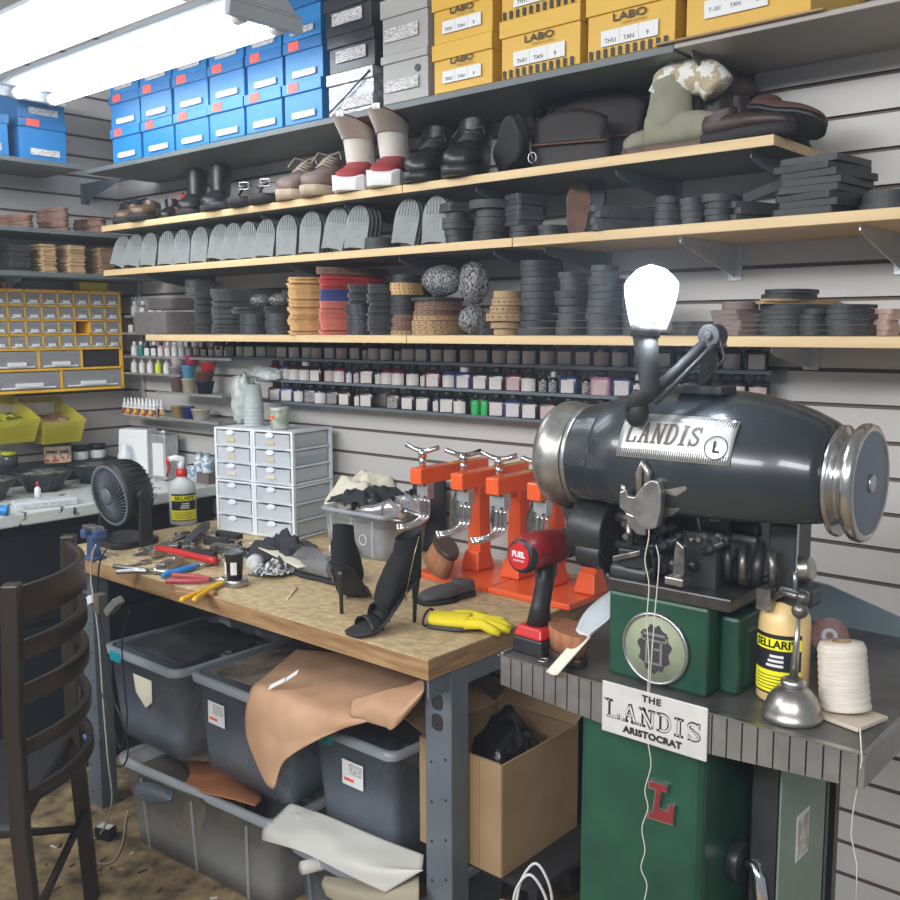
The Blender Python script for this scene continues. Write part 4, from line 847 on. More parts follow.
# left hanging housings
m = MB(); c = PY(597, 530, 1.30); m.cyl((c.x-.03, 1.30, c.z), (c.x+.035, 1.30, c.z), .048, n=26); hg = mb(m, 'belt_cover', BLACK, bevel=.004)
c2 = PY(583, 556, 1.28); mb(MB().cyl((c2.x, 1.28, c2.z+.01), (c2.x+.045, 1.28, c2.z+.01), .026, n=22), 'roller_cover', BLACK, bevel=.003)
mb(poly([(560, 508), (600, 512), (610, 560), (590, 562), (575, 545)], 1.30, .03), 'drum_hanger', BLACKM, bevel=.004)
c3 = PY(622, 570, 1.27); mb(MB().cyl((c3.x-.012, 1.27, c3.z), (c3.x+.05, 1.27, c3.z), .016, n=18), 'shuttle_shaft', CAST, bevel=.002)
mb(MB().tube([PY(606, 566, 1.30), PY(612, 590, 1.30)], .006, 8), 'stay_rod', CAST)
# drum
BC = Vector((0, 1.33, 1.2925)); TX = lambda: Matrix.Translation(BC) @ Matrix(((0, 0, 1, 0), (1, 0, 0, 0), (0, 1, 0, 0), (0, 0, 0, 1)))
DP = [(.060, -.868), (.078, -.866), (.082, -.85), (.089, -.825), (.094, -.805), (.096, -.80), (.097, -.80), (.1005, -.796), (.110, -.75), (.1165, -.70), (.1175, -.65), (.116, -.61), (.117, -.607), (.113, -.57), (.105, -.53), (.094, -.495), (.082, -.468), (.075, -.456), (.060, -.454)]
def drad(x):
    for (r0, a), (r1, b) in zip(DP, DP[1:]):
        if a <= x <= b: return r0+(r1-r0)*(x-a)/(b-a+1e-9)
    return .06
m = MB().lathe(DP, 72, TX()); m.v = [(x, y, max(z, BC.z-.050-.006*math.sin((x+.86)*7))) for x, y, z in m.v]; mb(m, 'drum_casing', BARREL)
mb(MB().lathe([(.070, -0.9140), (.080, -0.9120), (.0865, -0.9020), (.0885, -0.8900), (.0865, -0.8770), (.080, -0.8680), (.078, -0.8600), (.084, -0.8570), (.085, -0.8520), (.080, -0.8490)], 48, TX()), 'flanged_ring', WORN)
wh = mb(MB().lathe([(.045, -0.4580), (.072, -0.4552), (.076, -0.4531), (.0765, -0.4496), (.072, -0.4468), (.062, -0.4426), (.060, -0.4398), (.066, -0.4356), (.075, -0.4314), (.0795, -0.4265), (.0805, -0.4202), (.0785, -0.4146), (.073, -0.4118), (.070, -0.4125), (.069, -0.4160)], 56, TX(), capt=False), 'pulley_wheel', mat('polished_worn_steel', (.45, .45, .46), .2, .95, c2=(.62, .60, .58), scale=14))
wsub(MB().lathe([(.0705, -0.4174), (.0705, -0.4139), (.069, -0.4136), (.0001, -0.4132)], 48, TX()), 'pulley_face', mat('blue_grey_face', (.10, .14, .19), .4), wh)
wsub(MB().lathe([(.0125, -0.4139), (.0125, -0.4104), (.010, -0.4097), (.0001, -0.4101)], 24, TX()), 'hub_cap', STEEL, wh)
# name plate bent around the drum
def dp(x, s, o=.0):   # s = arc length above the 12 degree line
    th = R_(11)+s/.115; r = drad(x)+o; return Vector((x, BC.y-r*math.cos(th), BC.z+r*math.sin(th)))
x0, x1, H = -.737, -.562, .067
m = MB(); m.grid(lambda u, v: dp(x0+(x1-x0)*u+.004*(v-.5)*2*0, H*v, .0022), 20, 8); npl = mb(m, 'name_plate', mat('etched_plate', (.42, .42, .41), .38, .5, c2=(.52, .52, .51), scale=40), solid=.0015)
m = MB()
for k in range(52):
    for a, b in ((.001, .0125), (H-.0125, H-.001)):
        if b > .03 or k < 36 or k > 48 or True:
            x = x0+.003+(x1-x0-.006)*k/51; q = [dp(x-.0007, a, .0036), dp(x+.0007, a, .0036), dp(x+.0013, b, .0036), dp(x-.0001, b, .0036)]; m.add(q, [(0, 1, 2, 3)])
wsub(m, 'tick_border', SK, npl)['kind'] = 'stuff'
slabword('lettering', 'LANDIS', .030, .0044, mat('engraved_brown', (.09, .07, .06), .5), npl, lambda x, y: dp(-.666+x+y*.1, H*.54+y, .0040)-MO, pitch=.0215, wf=.74)
m = MB(); cxm, cym = -.583, H*.34
for r0, r1, oo, mi in ((0, .0165, .0044, 0), (.0150, .0165, .0052, 1)):
    ring_ = [[dp(cxm+r*math.cos(2*PI*k/32), cym+r*math.sin(2*PI*k/32), oo) for k in range(33)] for r in (r0, r1)]
    m.add([p for r in ring_ for p in r], [(k, 33+k, 34+k, k+1) for k in range(32)], mi)
md2 = wsub(m, 'round_badge', [mat('etched_plate', (.42, .42, .41), .38), SK], npl)
text('lettering', 'L', .022, SK, npl, None, ext=.0003, bold=.0004, fn=lambda c: dp(cxm+c.x, cym+c.y, .0055)-MO)
for sx in (x0+.006, x1-.006): mb(MB().cyl(dp(sx, H-.004, .002), dp(sx, H-.004, .006), .002, n=8), 'plate_screw', STEEL)
# rear post, knob, levers under the drum
mb(MB().box((-.525, 1.345, 1.175), (.040, .06, .10)), 'rear_post', CAST, bevel=.004)
mb(MB().box((-.5035, 1.318, 1.17), (.002, .004, .12)), 'post_edge', STEEL)
k_ = PY(797, 570, 1.335); mb(MB().cyl((k_.x-.022, 1.335, k_.z-.004), (k_.x+.022, 1.335, k_.z+.006), .017, n=22), 'adjusting_knob', WORN, bevel=.003)
mb(MB().box((-.515, 1.33, 1.125), (.075, .05, .03)), 'knob_block', CAST, bevel=.008)
p = PY(770, 600, 1.30); q = PY(800, 597, 1.26)
mb(MB().tube([p, PY(783, 592, 1.28), q], .0045, 8).ball(q+Vector((.004, 0, 0)), .009).ball(q+Vector((.003, -.006, -.017)), .011).cyl(q, q+Vector((.003, -.004, -.02)), .004).box(tuple(PY(766, 598, 1.29)), (.02, .02, .03)), 'crank_lever', WORNDK)
mb(MB().cyl(PY(795, 572, 1.3), PY(795, 590, 1.3), .003), 'small_pin', WORN)
for k in range(4):
    x = -.60+.022*k; mb(MB().tube([(x, 1.30+.01*(k % 3), 1.19), (x+.008, 1.29, 1.165), (x+.004, 1.30, 1.135)], .006+.001*(k % 3), 8), 'spring_arm', [CAST, WORNDK][k % 2])
mb(MB().box((-.60, 1.36, 1.165), (.075, .08, .075)), 'gear_case', CAST, bevel=.01)
# thread strands
thr = MB()
A = [PY(a, b, 1.203) for a, b in ((647, 512), (649, 535), (645, 560), (649, 585), (647, 620), (649, 660), (648, 690), (650, 715), (648, 740), (651, 765), (645, 790), (648, 808), (642, 828), (645, 850), (641, 868), (647, 885), (643, 905))]
B = [PY(a, b, 1.206) for a, b in ((656, 545), (659, 560), (657, 590), (655, 612), (653, 640), (650, 680), (649, 715))]
tag(thr.tube(cr_(A), .0009, 5).tube(cr_(B), .0009, 5).build('hanging_thread', THREAD), 'pale waxed thread hanging in two strands over the machine medallion', 'thread')
thr = MB().tube([PY(860, 728, 1.205), PY(862, 760, 1.198), PY(853, 812, 1.24), PY(851, 835, 1.24), PY(857, 865, 1.24), PY(856, 905, 1.24)], .0009, 5)
tag(thr.build('hanging_thread', THREAD), 'thin thread hanging from the tray edge below the cone', 'thread')
SHADE = mat('translucent_white_shade', (.85, .88, .92), .5); _nt = SHADE.node_tree; _tr = _nt.nodes.new('ShaderNodeBsdfTranslucent'); _tr.inputs[0].default_value = (.9, .94, 1, 1); _mx = _nt.nodes.new('ShaderNodeMixShader'); _mx.inputs[0].default_value = .6
_nt.links.new(_nt.nodes['Principled BSDF'].outputs[0], _mx.inputs[1]); _nt.links.new(_tr.outputs[0], _mx.inputs[2]); _nt.links.new(_mx.outputs[0], _nt.nodes['Material Output'].inputs[0])
LAMPK = mat('black_lamp_enamel', (.010, .010, .011), .6)
# lamp on the drum
lamp = thing('machine_lamp', 'black jointed work lamp on the drum with a glowing globe bulb', 'lamp', (-.62, 1.30, 1.41))
LO = Vector((-.62, 1.30, 1.41))
def lb(m, name, mats, par=None, **k):
    m.v = [tuple(Vector(v)-LO) for v in m.v]; return m.build(name, mats, par or lamp, **k)
b0 = PY(705, 388, 1.30); j = PY(713, 336, 1.29); e = PY(638, 408, 1.22); h0 = PY(650, 392, 1.22); h1 = PY(645, 334, 1.235); bc = PY(652, 294, 1.235)
lb(MB().box((b0.x, 1.30, b0.z-.002), (.075, .05, .012)).cyl(b0, (j.x-.004, j.y, j.z-.02), .011), 'base', LAMPK, bevel=.002)
lb(MB().cyl(j+Vector((0, -.014, 0)), j+Vector((0, .014, 0)), .017, n=20).cyl(j+Vector((0, -.017, 0)), j+Vector((0, -.013, 0)), .006), 'elbow_joint', LAMPK, bevel=.002)
lb(MB().tube([j, j+(e-j)*.5, e+Vector((.004, 0, .006))], .0085, 10).tube([j+Vector((.012, -.006, -.006)), e+Vector((.03, -.004, .008))], .004, 8), 'lower_arm', LAMPK)
lb(MB().tube([b0+Vector((.01, -.02, .01)), j+Vector((.024, -.01, -.03)), j+Vector((.014, -.01, .0)), j+Vector((0, -.014, .012))], .0022, 6), 'cord', LAMPK)
lb(MB().ball(e+Vector((-.002, 0, -.006)), (.018, .016, .022)).tube([e+Vector((-.006, 0, -.006)), e+Vector((.004, 0, .018)), h0, (h0+h1)/2, h1], [.016, .014, .014, .0165, .018], 14), 'upper_arm', LAMPK)
lb(MB().cyl(h1+Vector((0, 0, -.004)), h1+Vector((0, .002, .012)), .021, n=24), 'lamp_holder', LAMPK)
lb(MB().cyl(h1+Vector((.002, 0, .012)), bc+Vector((0, 0, -.024)), .0135, .016, n=22), 'bulb_collar', mat('bulb_collar_white', (.75, .78, .8), .4))
lb(MB().ball(bc, .0325, 32, 20), 'bulb', BULB)
m = MB(); sb = h1+Vector((.001, 0, .006))
def shd(u, v, k=1.0):
    a = PI*u*1.0; r = (.026+.016*math.sin(PI*.5*min(1, v*1.15)))*k; top = 1-max(0, v-.7)/.3
    r *= math.sqrt(max(0.0, top)) if v > .7 else 1
    return (sb.x+r*math.cos(a)*1.0+.002*v, sb.y+.006+r*math.sin(a)*.9, sb.z+.092*v)
m.grid(shd, 20, 14); lb(m, 'shade', SHADE, solid=.0015)

# ------------------------------------------------------------------ things on the tray
def lathing(name, prof, m, T=None, par=None, n=28, capb=True, capt=True, **k): return MB().lathe(prof, n, T, capb=capb, capt=capt).build(name, m, par, **k)
def wraplabel(par, r, z0, z1, a0, a1, m, name='label', T=None):
    return MB().grid(lambda u, v: (r*math.cos(a0+(a1-a0)*u), r*math.sin(a0+(a1-a0)*u), z0+(z1-z0)*v), 24, 1).build(name, m, par)
def cyltext(par, s, size, r, ac, z, m, **k):
    return text('lettering', s, size, m, par, None, ext=.0002, fn=lambda c: Vector((r*math.cos(ac+c.x/r), r*math.sin(ac+c.x/r), z+c.y)), **k)
def cleaner(label, loc, rz, body, h=.135, r=.033):
    t = thing('cleaner_bottle', label, 'bottle', loc, rz, group='cleaner bottles'); k = h/.15
    lathing('bottle', [(r*.9, 0), (r, .004), (r, h*.74), (r*.96, h*.82), (r*.75, h*.92), (r*.40, h*.99), (r*.38, h*1.04)], body, par=t)
    wraplabel(t, r+.0006, h*.10, h*.68, R_(-150), R_(-30), LABK)
    wraplabel(t, r+.0010, h*.53, h*.64, R_(-150), R_(-30), LABY, 'label_band'); wraplabel(t, r+.0010, h*.12, h*.33, R_(-150), R_(-30), LABY, 'label_band')
    cyltext(t, "SELLARI'S", h*.105, r+.0015, R_(-90), h*.585, LABK, bold=.0005)
    for q in range(5): wraplabel(t, r+.0014, h*(.15+.032*q), h*(.158+.032*q), R_(-135), R_(-62+9*(q % 2)), LABK, 'label_line')
    for q in range(3): wraplabel(t, r+.0014, h*(.37+.045*q), h*(.395+.045*q), R_(-108+4*q), R_(-70), PAPER, 'label_line')
    return t
cleaner('amber liquid cleaner bottle with yellow label standing behind the oil can', (-.520, 1.325, TZ+.0005), R_(2), BOTTLEY, .150, .036)
lathing('bottle_cap', [(.013, .1555), (.014, .157), (.014, .165), (.012, .167)], BLACK, par=bpy.data.objects['cleaner_bottle'])
t = thing('oil_can', 'old domed metal oil can with a long spout on the tray', 'oil can', (-.480, 1.262, TZ+.0005)); t.scale = (1.15, 1.15, 1.12)
lathing('can_body', [(.033, 0), (.0345, .002), (.0345, .006), (.033, .008), (.032, .014), (.028, .026), (.019, .037), (.012, .041)], WORN, par=t); lathing('collar', [(.012, .040), (.0145, .042), (.0145, .048), (.010, .050)], STEEL, par=t)
MB().cyl((0, 0, .049), (.003, 0, .125), .0055, .0022).build('spout', WORN, t)
t = thing('thread_cone', 'large cone of white waxed thread standing on a small wooden block', 'thread', (-.430, 1.322, TZ+.0092), rot=(R_(-4), R_(-7), 0))
lathing('thread_winding', [(.012, .0), (.0345, .001), (.0345, .004)]+[(.0340-.0001*k-.0012*(k % 2), .006+.0046*k) for k in range(18)]+[(.0285, .0905), (.012, .091)], mat('thread_winding', (.62, .56, .48), .85, c2=(.72, .66, .58), scale=120, stretch=(.2, .2, 3), bump=.4), par=t, capb=False, capt=False)
MB().lathe([(.0125, .001), (.0125, .0925), (.0115, .0925), (.0115, .001)], 20).build('cardboard_core', CARD, t)
t2 = MB().box((0, 0, .004), (.085, .070, .006)).box((-.03, 0, .001), (.012, .066, .002)).box((.03, 0, .001), (.012, .066, .002)).build('wooden_block', mat('pale_scrap_wood', (.50, .42, .33), .7, c2=(.60, .52, .42), scale=30), loc=(-.427, 1.312, TZ), rot=(0, 0, -.25), bevel=.001); tag(t2, 'small scrap of pale wood under the thread cone', 'wood scrap')
t = thing('spool', 'dusty red-brown thread spool lying behind the thread cone', 'spool', (-.538, 1.56, TZ+.030), rot=(R_(75), 0, R_(20)))
MB().lathe([(.012, -.02), (.028, -.02), (.030, -.017), (.026, -.012), (.026, .012), (.030, .017), (.028, .02), (.012, .02)], 26).build('winding', mat('faded_red_thread', (.28, .13, .12), .8, c2=(.36, .26, .24), scale=40), t)
MB().lathe([(.0125, -.021), (.0125, .021), (.006, .021), (.006, -.021)], 20).build('core', PAPER, t)
# ------------------------------------------------------------------ tray front items
t = thing('cordless_driver', 'red and black cordless impact driver standing on its battery', 'power tool', (-.905, 1.275, TZ+.0005), R_(176))
MB().box((0, 0, .014), (.062, .085, .028), taper=(.97, .97)).build('battery', BLACK, t, bevel=.004)
MB().box((0, 0, .037), (.060, .086, .018), taper=(.85, .85)).box((0, -.032, .030), (.036, .022, .016)).build('battery_latch', REDP, t, bevel=.004)
MB().tube([(0, .012, .045), (0, .008, .075), (0, -.002, .11), (0, -.006, .150)], [.0235, .018, .0175, .022], 14, flat=.8).build('grip', BLACK, t)
MB().box((0, -.022, .132), (.012, .018, .026), taper=(1, .8)).build('trigger', REDD, t, bevel=.003)
MB().tube([(0, .052, .168), (0, .048, .170), (0, .02, .172), (0, -.03, .170), (0, -.04, .170)], [.026, .030, .031, .029, .026], 20).build('motor_housing', mat('dark_red_housing', (.20, .012, .014), .35), t)
MB().tube([(0, -.038, .170), (0, -.062, .170), (0, -.085, .170), (0, -.092, .170)], [.025, .025, .020, .015], 18).build('nose', BLACK, t)
MB().cyl((0, .050, .168), (0, .062, .168), .030, .026, 24).build('rear_cap', BLACK, t, bevel=.002)
MB().cyl((0, .0615, .168), (0, .0635, .168), .0215, n=24).build('red_badge', REDP, t)
TB = Matrix(((-1, 0, 0, 0), (0, 0, 1, .0638), (0, 1, 0, .171), (0, 0, 0, 1)))
text('lettering', 'FUEL', .0125, PAPER, t, TB, bold=.0005); text('lettering', 'BRUSHLESS', .0045, PAPER, t, Matrix.Translation((0, 0, -.010)) @ TB, ext=.0003)
MB().cyl((0, -.092, .170), (0, -.11, .170), .006, n=6).build('bit_socket', STEEL, t)
def brush(label, loc, rz, L, W, H, wood, rot=None, handle=False):
    t = thing('shoe_brush', label, 'brush', loc, rz, group='horsehair brushes', rot=rot)
    if handle: MB().prism([(L/2*math.cos(2*PI*k/24), W/2*math.sin(2*PI*k/24)) for k in range(24)], H, H+.014).tube([(L*.45, 0, H+.008), (L*.7, 0, H+.012), (L*1.05, 0, H+.010)], [.012, .008, .009], 8).build('wooden_back', wood, t, bevel=.004)
    else: MB().prism([(L/2*math.cos(2*PI*k/24), W/2*math.sin(2*PI*k/24)) for k in range(24)], H, H+.016).build('wooden_back', wood, t, bevel=.005)
    m = MB(); m.lathe([(.44, H*.999), (.47, H*.5), (.49, .001)], 60, Matrix.Diagonal((L, W, 1, 1))); m.v = [(x*(1+.02*rnd.random()), y*(1+.03*rnd.random()), z) for x, y, z in m.v]
    m.build('bristles', BRISTLE, t); return t
brush('brown horsehair brush lying beside the red driver', (-.850, 1.268, TZ+.052), 0, .115, .058, .036, BROWN2, rot=(R_(176), 0, R_(-35)))
t = thing('shoehorn', 'white plastic scoop lying over the tray edge', 'scoop', (-.800, 1.266, TZ+.055), rot=(R_(22), R_(-10), R_(-18)))
MB().grid(lambda u, v: ((.018+.016*math.sin(PI*min(1, v*1.1)))*(2*u-1), .10*v-.02, .012*(2*u-1)**2+.02*v), 8, 12).build('blade', mat('pale_grey_plastic', (.52, .57, .60), .35), t, solid=.002)
MB().grid(lambda u, v: (.014*(2*u-1)-.012*v, -.02-.075*v, -.022*v+.004*(2*u-1)**2), 6, 8).build('cream_shank', CREAM, t, solid=.003)
tag(MB().tube([(.0085*math.cos(2*PI*k/16), .0085*math.sin(2*PI*k/16), 0) for k in range(16)], .0013, 6, closed=True).build('metal_ring', STEEL, loc=tuple(PZ(539, 662, TZ+.0015)+Vector((0, .012, 0)))), 'small wire ring lying on the tray edge below the driver', 'ring')

# ------------------------------------------------------------------ bench: orange stretching machines
def press(label, x, y, heads, w_=.246):
    t = thing('shoe_stretcher', label, 'shoe stretcher', (x, y, BT+.0005), group='orange stretching presses')
    MB().box((0, .03, .0075), (w_, .215, .015)).build('base_plate', ORANGE, t, bevel=.003)
    for hx in heads:
        zt = .313; yf = -.165
        MB().box((hx+.006, .065, .1565), (.046, .050, .280), taper=(.8, .8)).box((hx+.006, .058, .0412), (.062, .075, .05), taper=(.75, .7)).build('column', ORANGE, t, bevel=.004)
        MB().box((hx, -.045, zt-.02), (.038, .27, .040)).box((hx+.012, .035, zt-.055), (.012, .06, .06)).build('arm', ORANGE, t, bevel=.003)
        MB().box((hx, .02, zt+.0008), (.020, .13, .0012)).build('yellow_strip', YSTRIPE, t); MB().box((hx, .02, zt+.0018), (.004, .128, .0008)).build('strip_line', LABK, t)
        h = MB().cyl((hx, yf+.012, zt-.002), (hx, yf+.012, zt+.030), .0085, n=14); h.cyl((hx, yf+.012, zt+.026), (hx, yf+.012, zt+.046), .011, n=14)
        a = R_(25+20*hx*10); dx, dy = math.cos(a), math.sin(a)
        h.tube([(hx-dx*.044, yf+.012-dy*.044, zt+.056), (hx-dx*.02, yf+.012-dy*.02, zt+.046), (hx, yf+.012, zt+.040), (hx+dx*.02, yf+.012+dy*.02, zt+.044), (hx+dx*.044, yf+.012+dy*.044, zt+.052)], [.0062, .006, .008, .006, .0062], 8); h.build('turn_handle', CHROME, t)
        MB().box((hx, yf+.022, zt-.058), (.036, .026, .044)).build('slide_block', ZINC, t, bevel=.002)
        for s in (-1, 1):
            for z in (-.043, -.073): MB().cyl((hx+s*.013, yf+.008, zt+z), (hx+s*.013, yf+.0035, zt+z), .0032, n=8).build('screw', WORNDK, t)
        for q, (s, rr2) in enumerate(((-1, .0044), (0, .0044), (1, .0044))):
            xx = hx+s*.0125; yy = yf+.02
            MB().tube(cr_([(xx, yy, zt-.079), (xx, yy, zt-.11), (xx-.002, yy-.004, zt-.130), (xx-.012, yy-.022-.012*q*.6, zt-.143), (xx-.036, yy-.046-.012*q, zt-.150)], 3), rr2, 10).ball((xx-.037, yy-.047-.012*q, zt-.150), .0066, 10, 6).build('bent_rod', CHROME, t)
        # spoon shaped toe form behind
        xx = hx+.040
        MB().grid(lambda u, v: (xx+(.007+.014*math.sin(PI*min(1, max(0, v*1.35-.35)))*(v > .26))*(2*u-1), -.07+.006*(2*u-1)**2-.008*v, zt-.045-.115*v), 8, 16).build('spoon_form', WORNDK, t, solid=.004)
    return t
press('orange stretching press, left one, with chrome turn handles', -1.610, 1.925, (-.022, .112))
press('orange stretching press, right one, partly hidden by the machine drum', -1.361, 1.925, (-.028, .092))

# clear tub with lasts
def tub(name, label, cat, x, y, z, w_, d_, h_, m, rz=0, handle=None, lab=True, lx=.1, rim=.012, grp=None, taper=.90, ribs=True, lid=None):
    t = thing(name, label, cat, (x, y, z), rz, group=grp); b = MB()
    R = [(1*taper, 0), (taper+.25*(1-taper), h_*.25), (1-.0, h_*.93)]
    o0 = rrect(w_, d_, min(w_, d_)*.10, 4)
    rings = [[(px*k, py*k, zz) for px, py in o0] for k, zz in R]+[[(px*1.03, py*1.04, h_*.93) for px, py in o0], [(px*1.035, py*1.045, h_) for px, py in o0], [(px*1.0, py*1.0, h_) for px, py in o0], [(px*(taper+.01)*.985, py*(taper+.01)*.98, .006) for px, py in o0]]
    b.loft(rings); b.build('tub', m, t)
    if ribs:
        for k in (-.32, .0, .32):
            MB().box((w_*k, -d_/2*.965, h_*.45), (.006, .004, h_*.8), taper=(1, 1), shift=(w_*k*.06, -d_*.03)).build('rib', m, t)
    rb = MB(); rb.loft([[(px*1.045, py*1.055, h_*.93) for px, py in o0], [(px*1.05, py*1.06, h_*1.004) for px, py in o0], [(px*.985, py*.98, h_*1.004) for px, py in o0]], cap=False); rb.build('rim', mat('pale_bin_rim', (.42, .46, .50), .2, alpha=.55), t)
    if lab:
        MB().box((w_*lx, -d_/2*1.0-.0015, h_*.66), (.072, .0008, .062)).build('product_label', PAPER, t); MB().box((w_*lx+.010, -d_/2*1.0-.0022, h_*.66+.012), (.044, .0006, .028)).build('label_print', LBLTXT, t); MB().box((w_*lx-.012, -d_/2*1.0-.0024, h_*.66-.016), (.034, .0006, .007)).build('label_mark', REDTAG, t)
    if handle: 
        for s in handle: MB().box((s*w_*.30, -d_/2*1.045, h_*.93), (.055, .014, .032)).build('clip_handle', TEAL, t, bevel=.005)
    return t
TC = PZ(382, 517, BT+.135); TCX, TCY = TC.x-.130, TC.y+.104
tb_ = tub('clear_tub', 'frosted clear tub heaped with shoes and silver lasts on the bench', 'tub', TCX, TCY, BT+.001, .26, .20, .135, CLEAR, 0, lab=False)
MB().box((-.065, -.0955, .055), (.05, .001, .06)).build('product_label', PAPER, tb_); MB().cyl((-.065, -.0961, .045), (-.065, -.0972, .045), .014, n=16).build('label_mark', REDTAG, tb_)
MB().tube([(.045+.015*math.cos(2*PI*k/20), -.0985, .055+.015*math.sin(2*PI*k/20)) for k in range(20)], .0012, 5, closed=True).build('moulded_mark', WHITE, tb_)
TBZ = BT+.0135
def inside(px, py, y, z=None): p = PY(px, py, y); return (p.x, y, p.z if z is None else z)
for k, (dx, dy, dz, rx, ry, rz, mm, lb_) in enumerate(((-.08, .0, .022, 10, 20, 100, BLKLEATHER, 'black studded shoe heaped at the left of the clear tub'), (.02, .03, .02, 0, -15, 60, BLKLEATHER, 'black shoe buried in the middle of the clear tub'), (.085, -.03, .026, 8, 10, 130, BLKLEATHER, 'black shoe at the right inside the clear tub'))):
    t = shoe('shoe', lb_, 'shoe', L=.145, W=.062, toe=.04, inst=.06, hc=.06, um=mm, smt=BLACKM, heel=.01, group='shoes heaped in the clear tub'); t.location = (TCX+dx*.5, TCY+dy*.5, BT+.060+dz); t.rotation_euler = (R_(rx), R_(ry), R_(rz))
for k, (px, py, y, rz, lb_) in enumerate(((382, 505, TCY+-0.055, -65, 'silver shoe last lying over the front rim of the tub'), (408, 497, TCY+-0.02, -100, 'silver shoe last on the right pile in the tub'), (395, 500, TCY+0.03, -40, 'silver shoe last pointing back in the tub'))):
    p = PY(px, py, y); t = shoe('silver_last', lb_, 'shoe last', L=.15, W=.055, toe=.028, inst=.05, hc=.055, um=SILVERF, smt=STEEL, st=.005, heel=0, group='silver lasts in the clear tub'); t.location = (p.x, y, p.z-.035); t.rotation_euler = (R_(-8), R_(10), R_(rz))
def cloth(name, label, cat, c, rx, ry, h, m, seed, folds=9, th=.0015, rz=0, drop=0, rough=.35):
    def fn(u, v):
        a, b = 2*u-1, 2*v-1; q = Vector((a*2.1+seed, b*2.1, seed)); n_ = noise.noise(q)*.6+noise.noise(q*2.3)*rough
        ex = 1+.25*noise.noise(Vector((a*3, b*3, seed+5))); r = max(abs(a), abs(b))
        z = h*(1-.75*r**2)+h*.9*n_*(1-.3*r)-drop*max(0, r-.6)/.4
        return (a*rx*ex, b*ry*ex, max(z, .001 if not drop else -drop))
    return tag(MB().grid(fn, 34, 34).build(name, m, loc=c, rot=(0, 0, rz), solid=th), label, cat)
p = PY(355, 492, 1.80)
cloth('black_garment', 'black fabric and strap bundle piled on top of the clear tub', 'fabric', (TCX-.040, TCY+.02, BT+.128), .105, .085, .062, mat('black_cloth', (.022, .026, .032), .8), 3.3, drop=.0)
cloth('cream_cloth', 'crumpled cream leather draped between drawers and tub', 'leather', (TCX-.135, TCY+.075, BT+.150), .095, .085, .060, CREAM, 7.7, drop=.05, rough=.15)
cloth('black_fabric', 'folded black fabric heap in front of the drawer towers', 'fabric', (-2.12, 1.725, BT+.001), .115, .06, .070, mat('black_cloth', (.022, .026, .032), .8), 12.1, rough=.5)
t = thing('shoe_counter', 'upright dark grey round shoe counter behind the tub', 'shoe part', (TCX+.105, TCY+.125, BT+.001)); MB().grid(lambda u, v: (.062*math.cos(PI*u), -.035*math.sin(PI*u)*(1-.2*v), .235*v*(1-.10*abs(2*u-1)**2)+.0), 16, 8).build('counter', BLACKM, t, solid=.006)

# boots, shoes, brush, glove on the bench
def stiletto(label, px, py, rz, lean, side, hh=.105):
    p = PZ(px, py, BT); t = thing('stiletto_bootie', label, 'boot', (p.x, p.y, BT+.0005), R_(rz), group='pair of black stiletto booties')
    # foot curve, toe to -Y
    C = [(-.106, .008, .014, .010), (-.101, .008, .026, .016), (-.080, .010, .037, .022), (-.055, .015, .040, .030), (-.030, .030, .038, .046), (.000, .058, .035, .085), (.025, .082, .032, .100), (.05, .103, .031, .095), (.072, .114, .022, .080)]
    rings = [ring(y, w2*2, z0, z0+tk, 2.3) for y, z0, w2, tk in C]
    MB().loft(rings[4:]).build('upper', SUEDE, t, sub=1)
    MB().loft([ring(y, w2*2*1.02, z0-.006, z0+.002, 3) for y, z0, w2, tk in C]).build('sole', BLACKM, t)
    MB().grid(lambda u, v: (.036*math.cos(PI*u), -.070+.030*v, .012+.026*math.sin(PI*u)), 12, 4).build('toe_strap', BLKLEATHER, t, solid=.002)
    MB().grid(lambda u, v: (.030*math.cos(PI*u), -.040+.02*v, .026+.040*math.sin(PI*u)*(.9+.3*v)), 12, 4).build('vamp_strap', SUEDE, t, solid=.002)
    def sh(u, v, k=1): a = 2*PI*u; return ((.030-.006*v)*k*math.cos(a), .040-lean*v+(.042-.010*v)*k*math.sin(a), .105+.100*v+.010*math.sin(a)*v)
    m = MB(); m.grid(sh, 20, 6); m.grid(lambda u, v: sh(1-u, v, .93), 20, 6, mi=1); m.build('shaft', [SUEDE, BLACKM], t)
    MB().tube([(0, .066, .112), (0, .070, .085), (0, .068, .04), (0, .066, .0015)], [.016, .009, .0050, .0045], 10).build('stiletto_heel', BLKLEATHER, t)
    zz = MB(); s = side; zz.tube([(s*.034, .045-lean, .205), (s*.0305, .04-lean*.5, .165), (s*.0305, .035, .125), (s*.030, .025, .085)], .0012, 5); zz.box((s*.032, .023, .075), (.0018, .005, .022)); zz.build('zip', mat('brass_zip', (.45, .36, .20), .35, .8), t)
    return t
stiletto('black suede stiletto bootie seen from behind, left of the pair', 349, 606, 212, .0, 1)
stiletto('black suede stiletto bootie with side zip and open toe, right of the pair', 390, 628, -12, -.012, 1)
bp = PZ(452, 585, BT)
t = brush('large orange-brown horsehair brush resting on the orange press base', (PZ(457, 572, BT).x+.01, 1.865, BT+.034), 0, .15, .07, .055, mat('dark_wood_back', (.05, .025, .015), .5), rot=(R_(-22), R_(12), R_(-40)))
p = PZ(430, 603, BT); t = shoe('ballet_flat', 'grey pump with pointed toe lying behind the booties', 'shoe', L=.17, W=.075, toe=.03, inst=.03, hc=.035, st=.006, heel=.004, um=mat('grey_shiny_fabric', (.07, .07, .075), .5), smt=BLACKM); t.location = (p.x+.01, p.y+.05, BT+.001); t.rotation_euler = (0, 0, R_(-10))
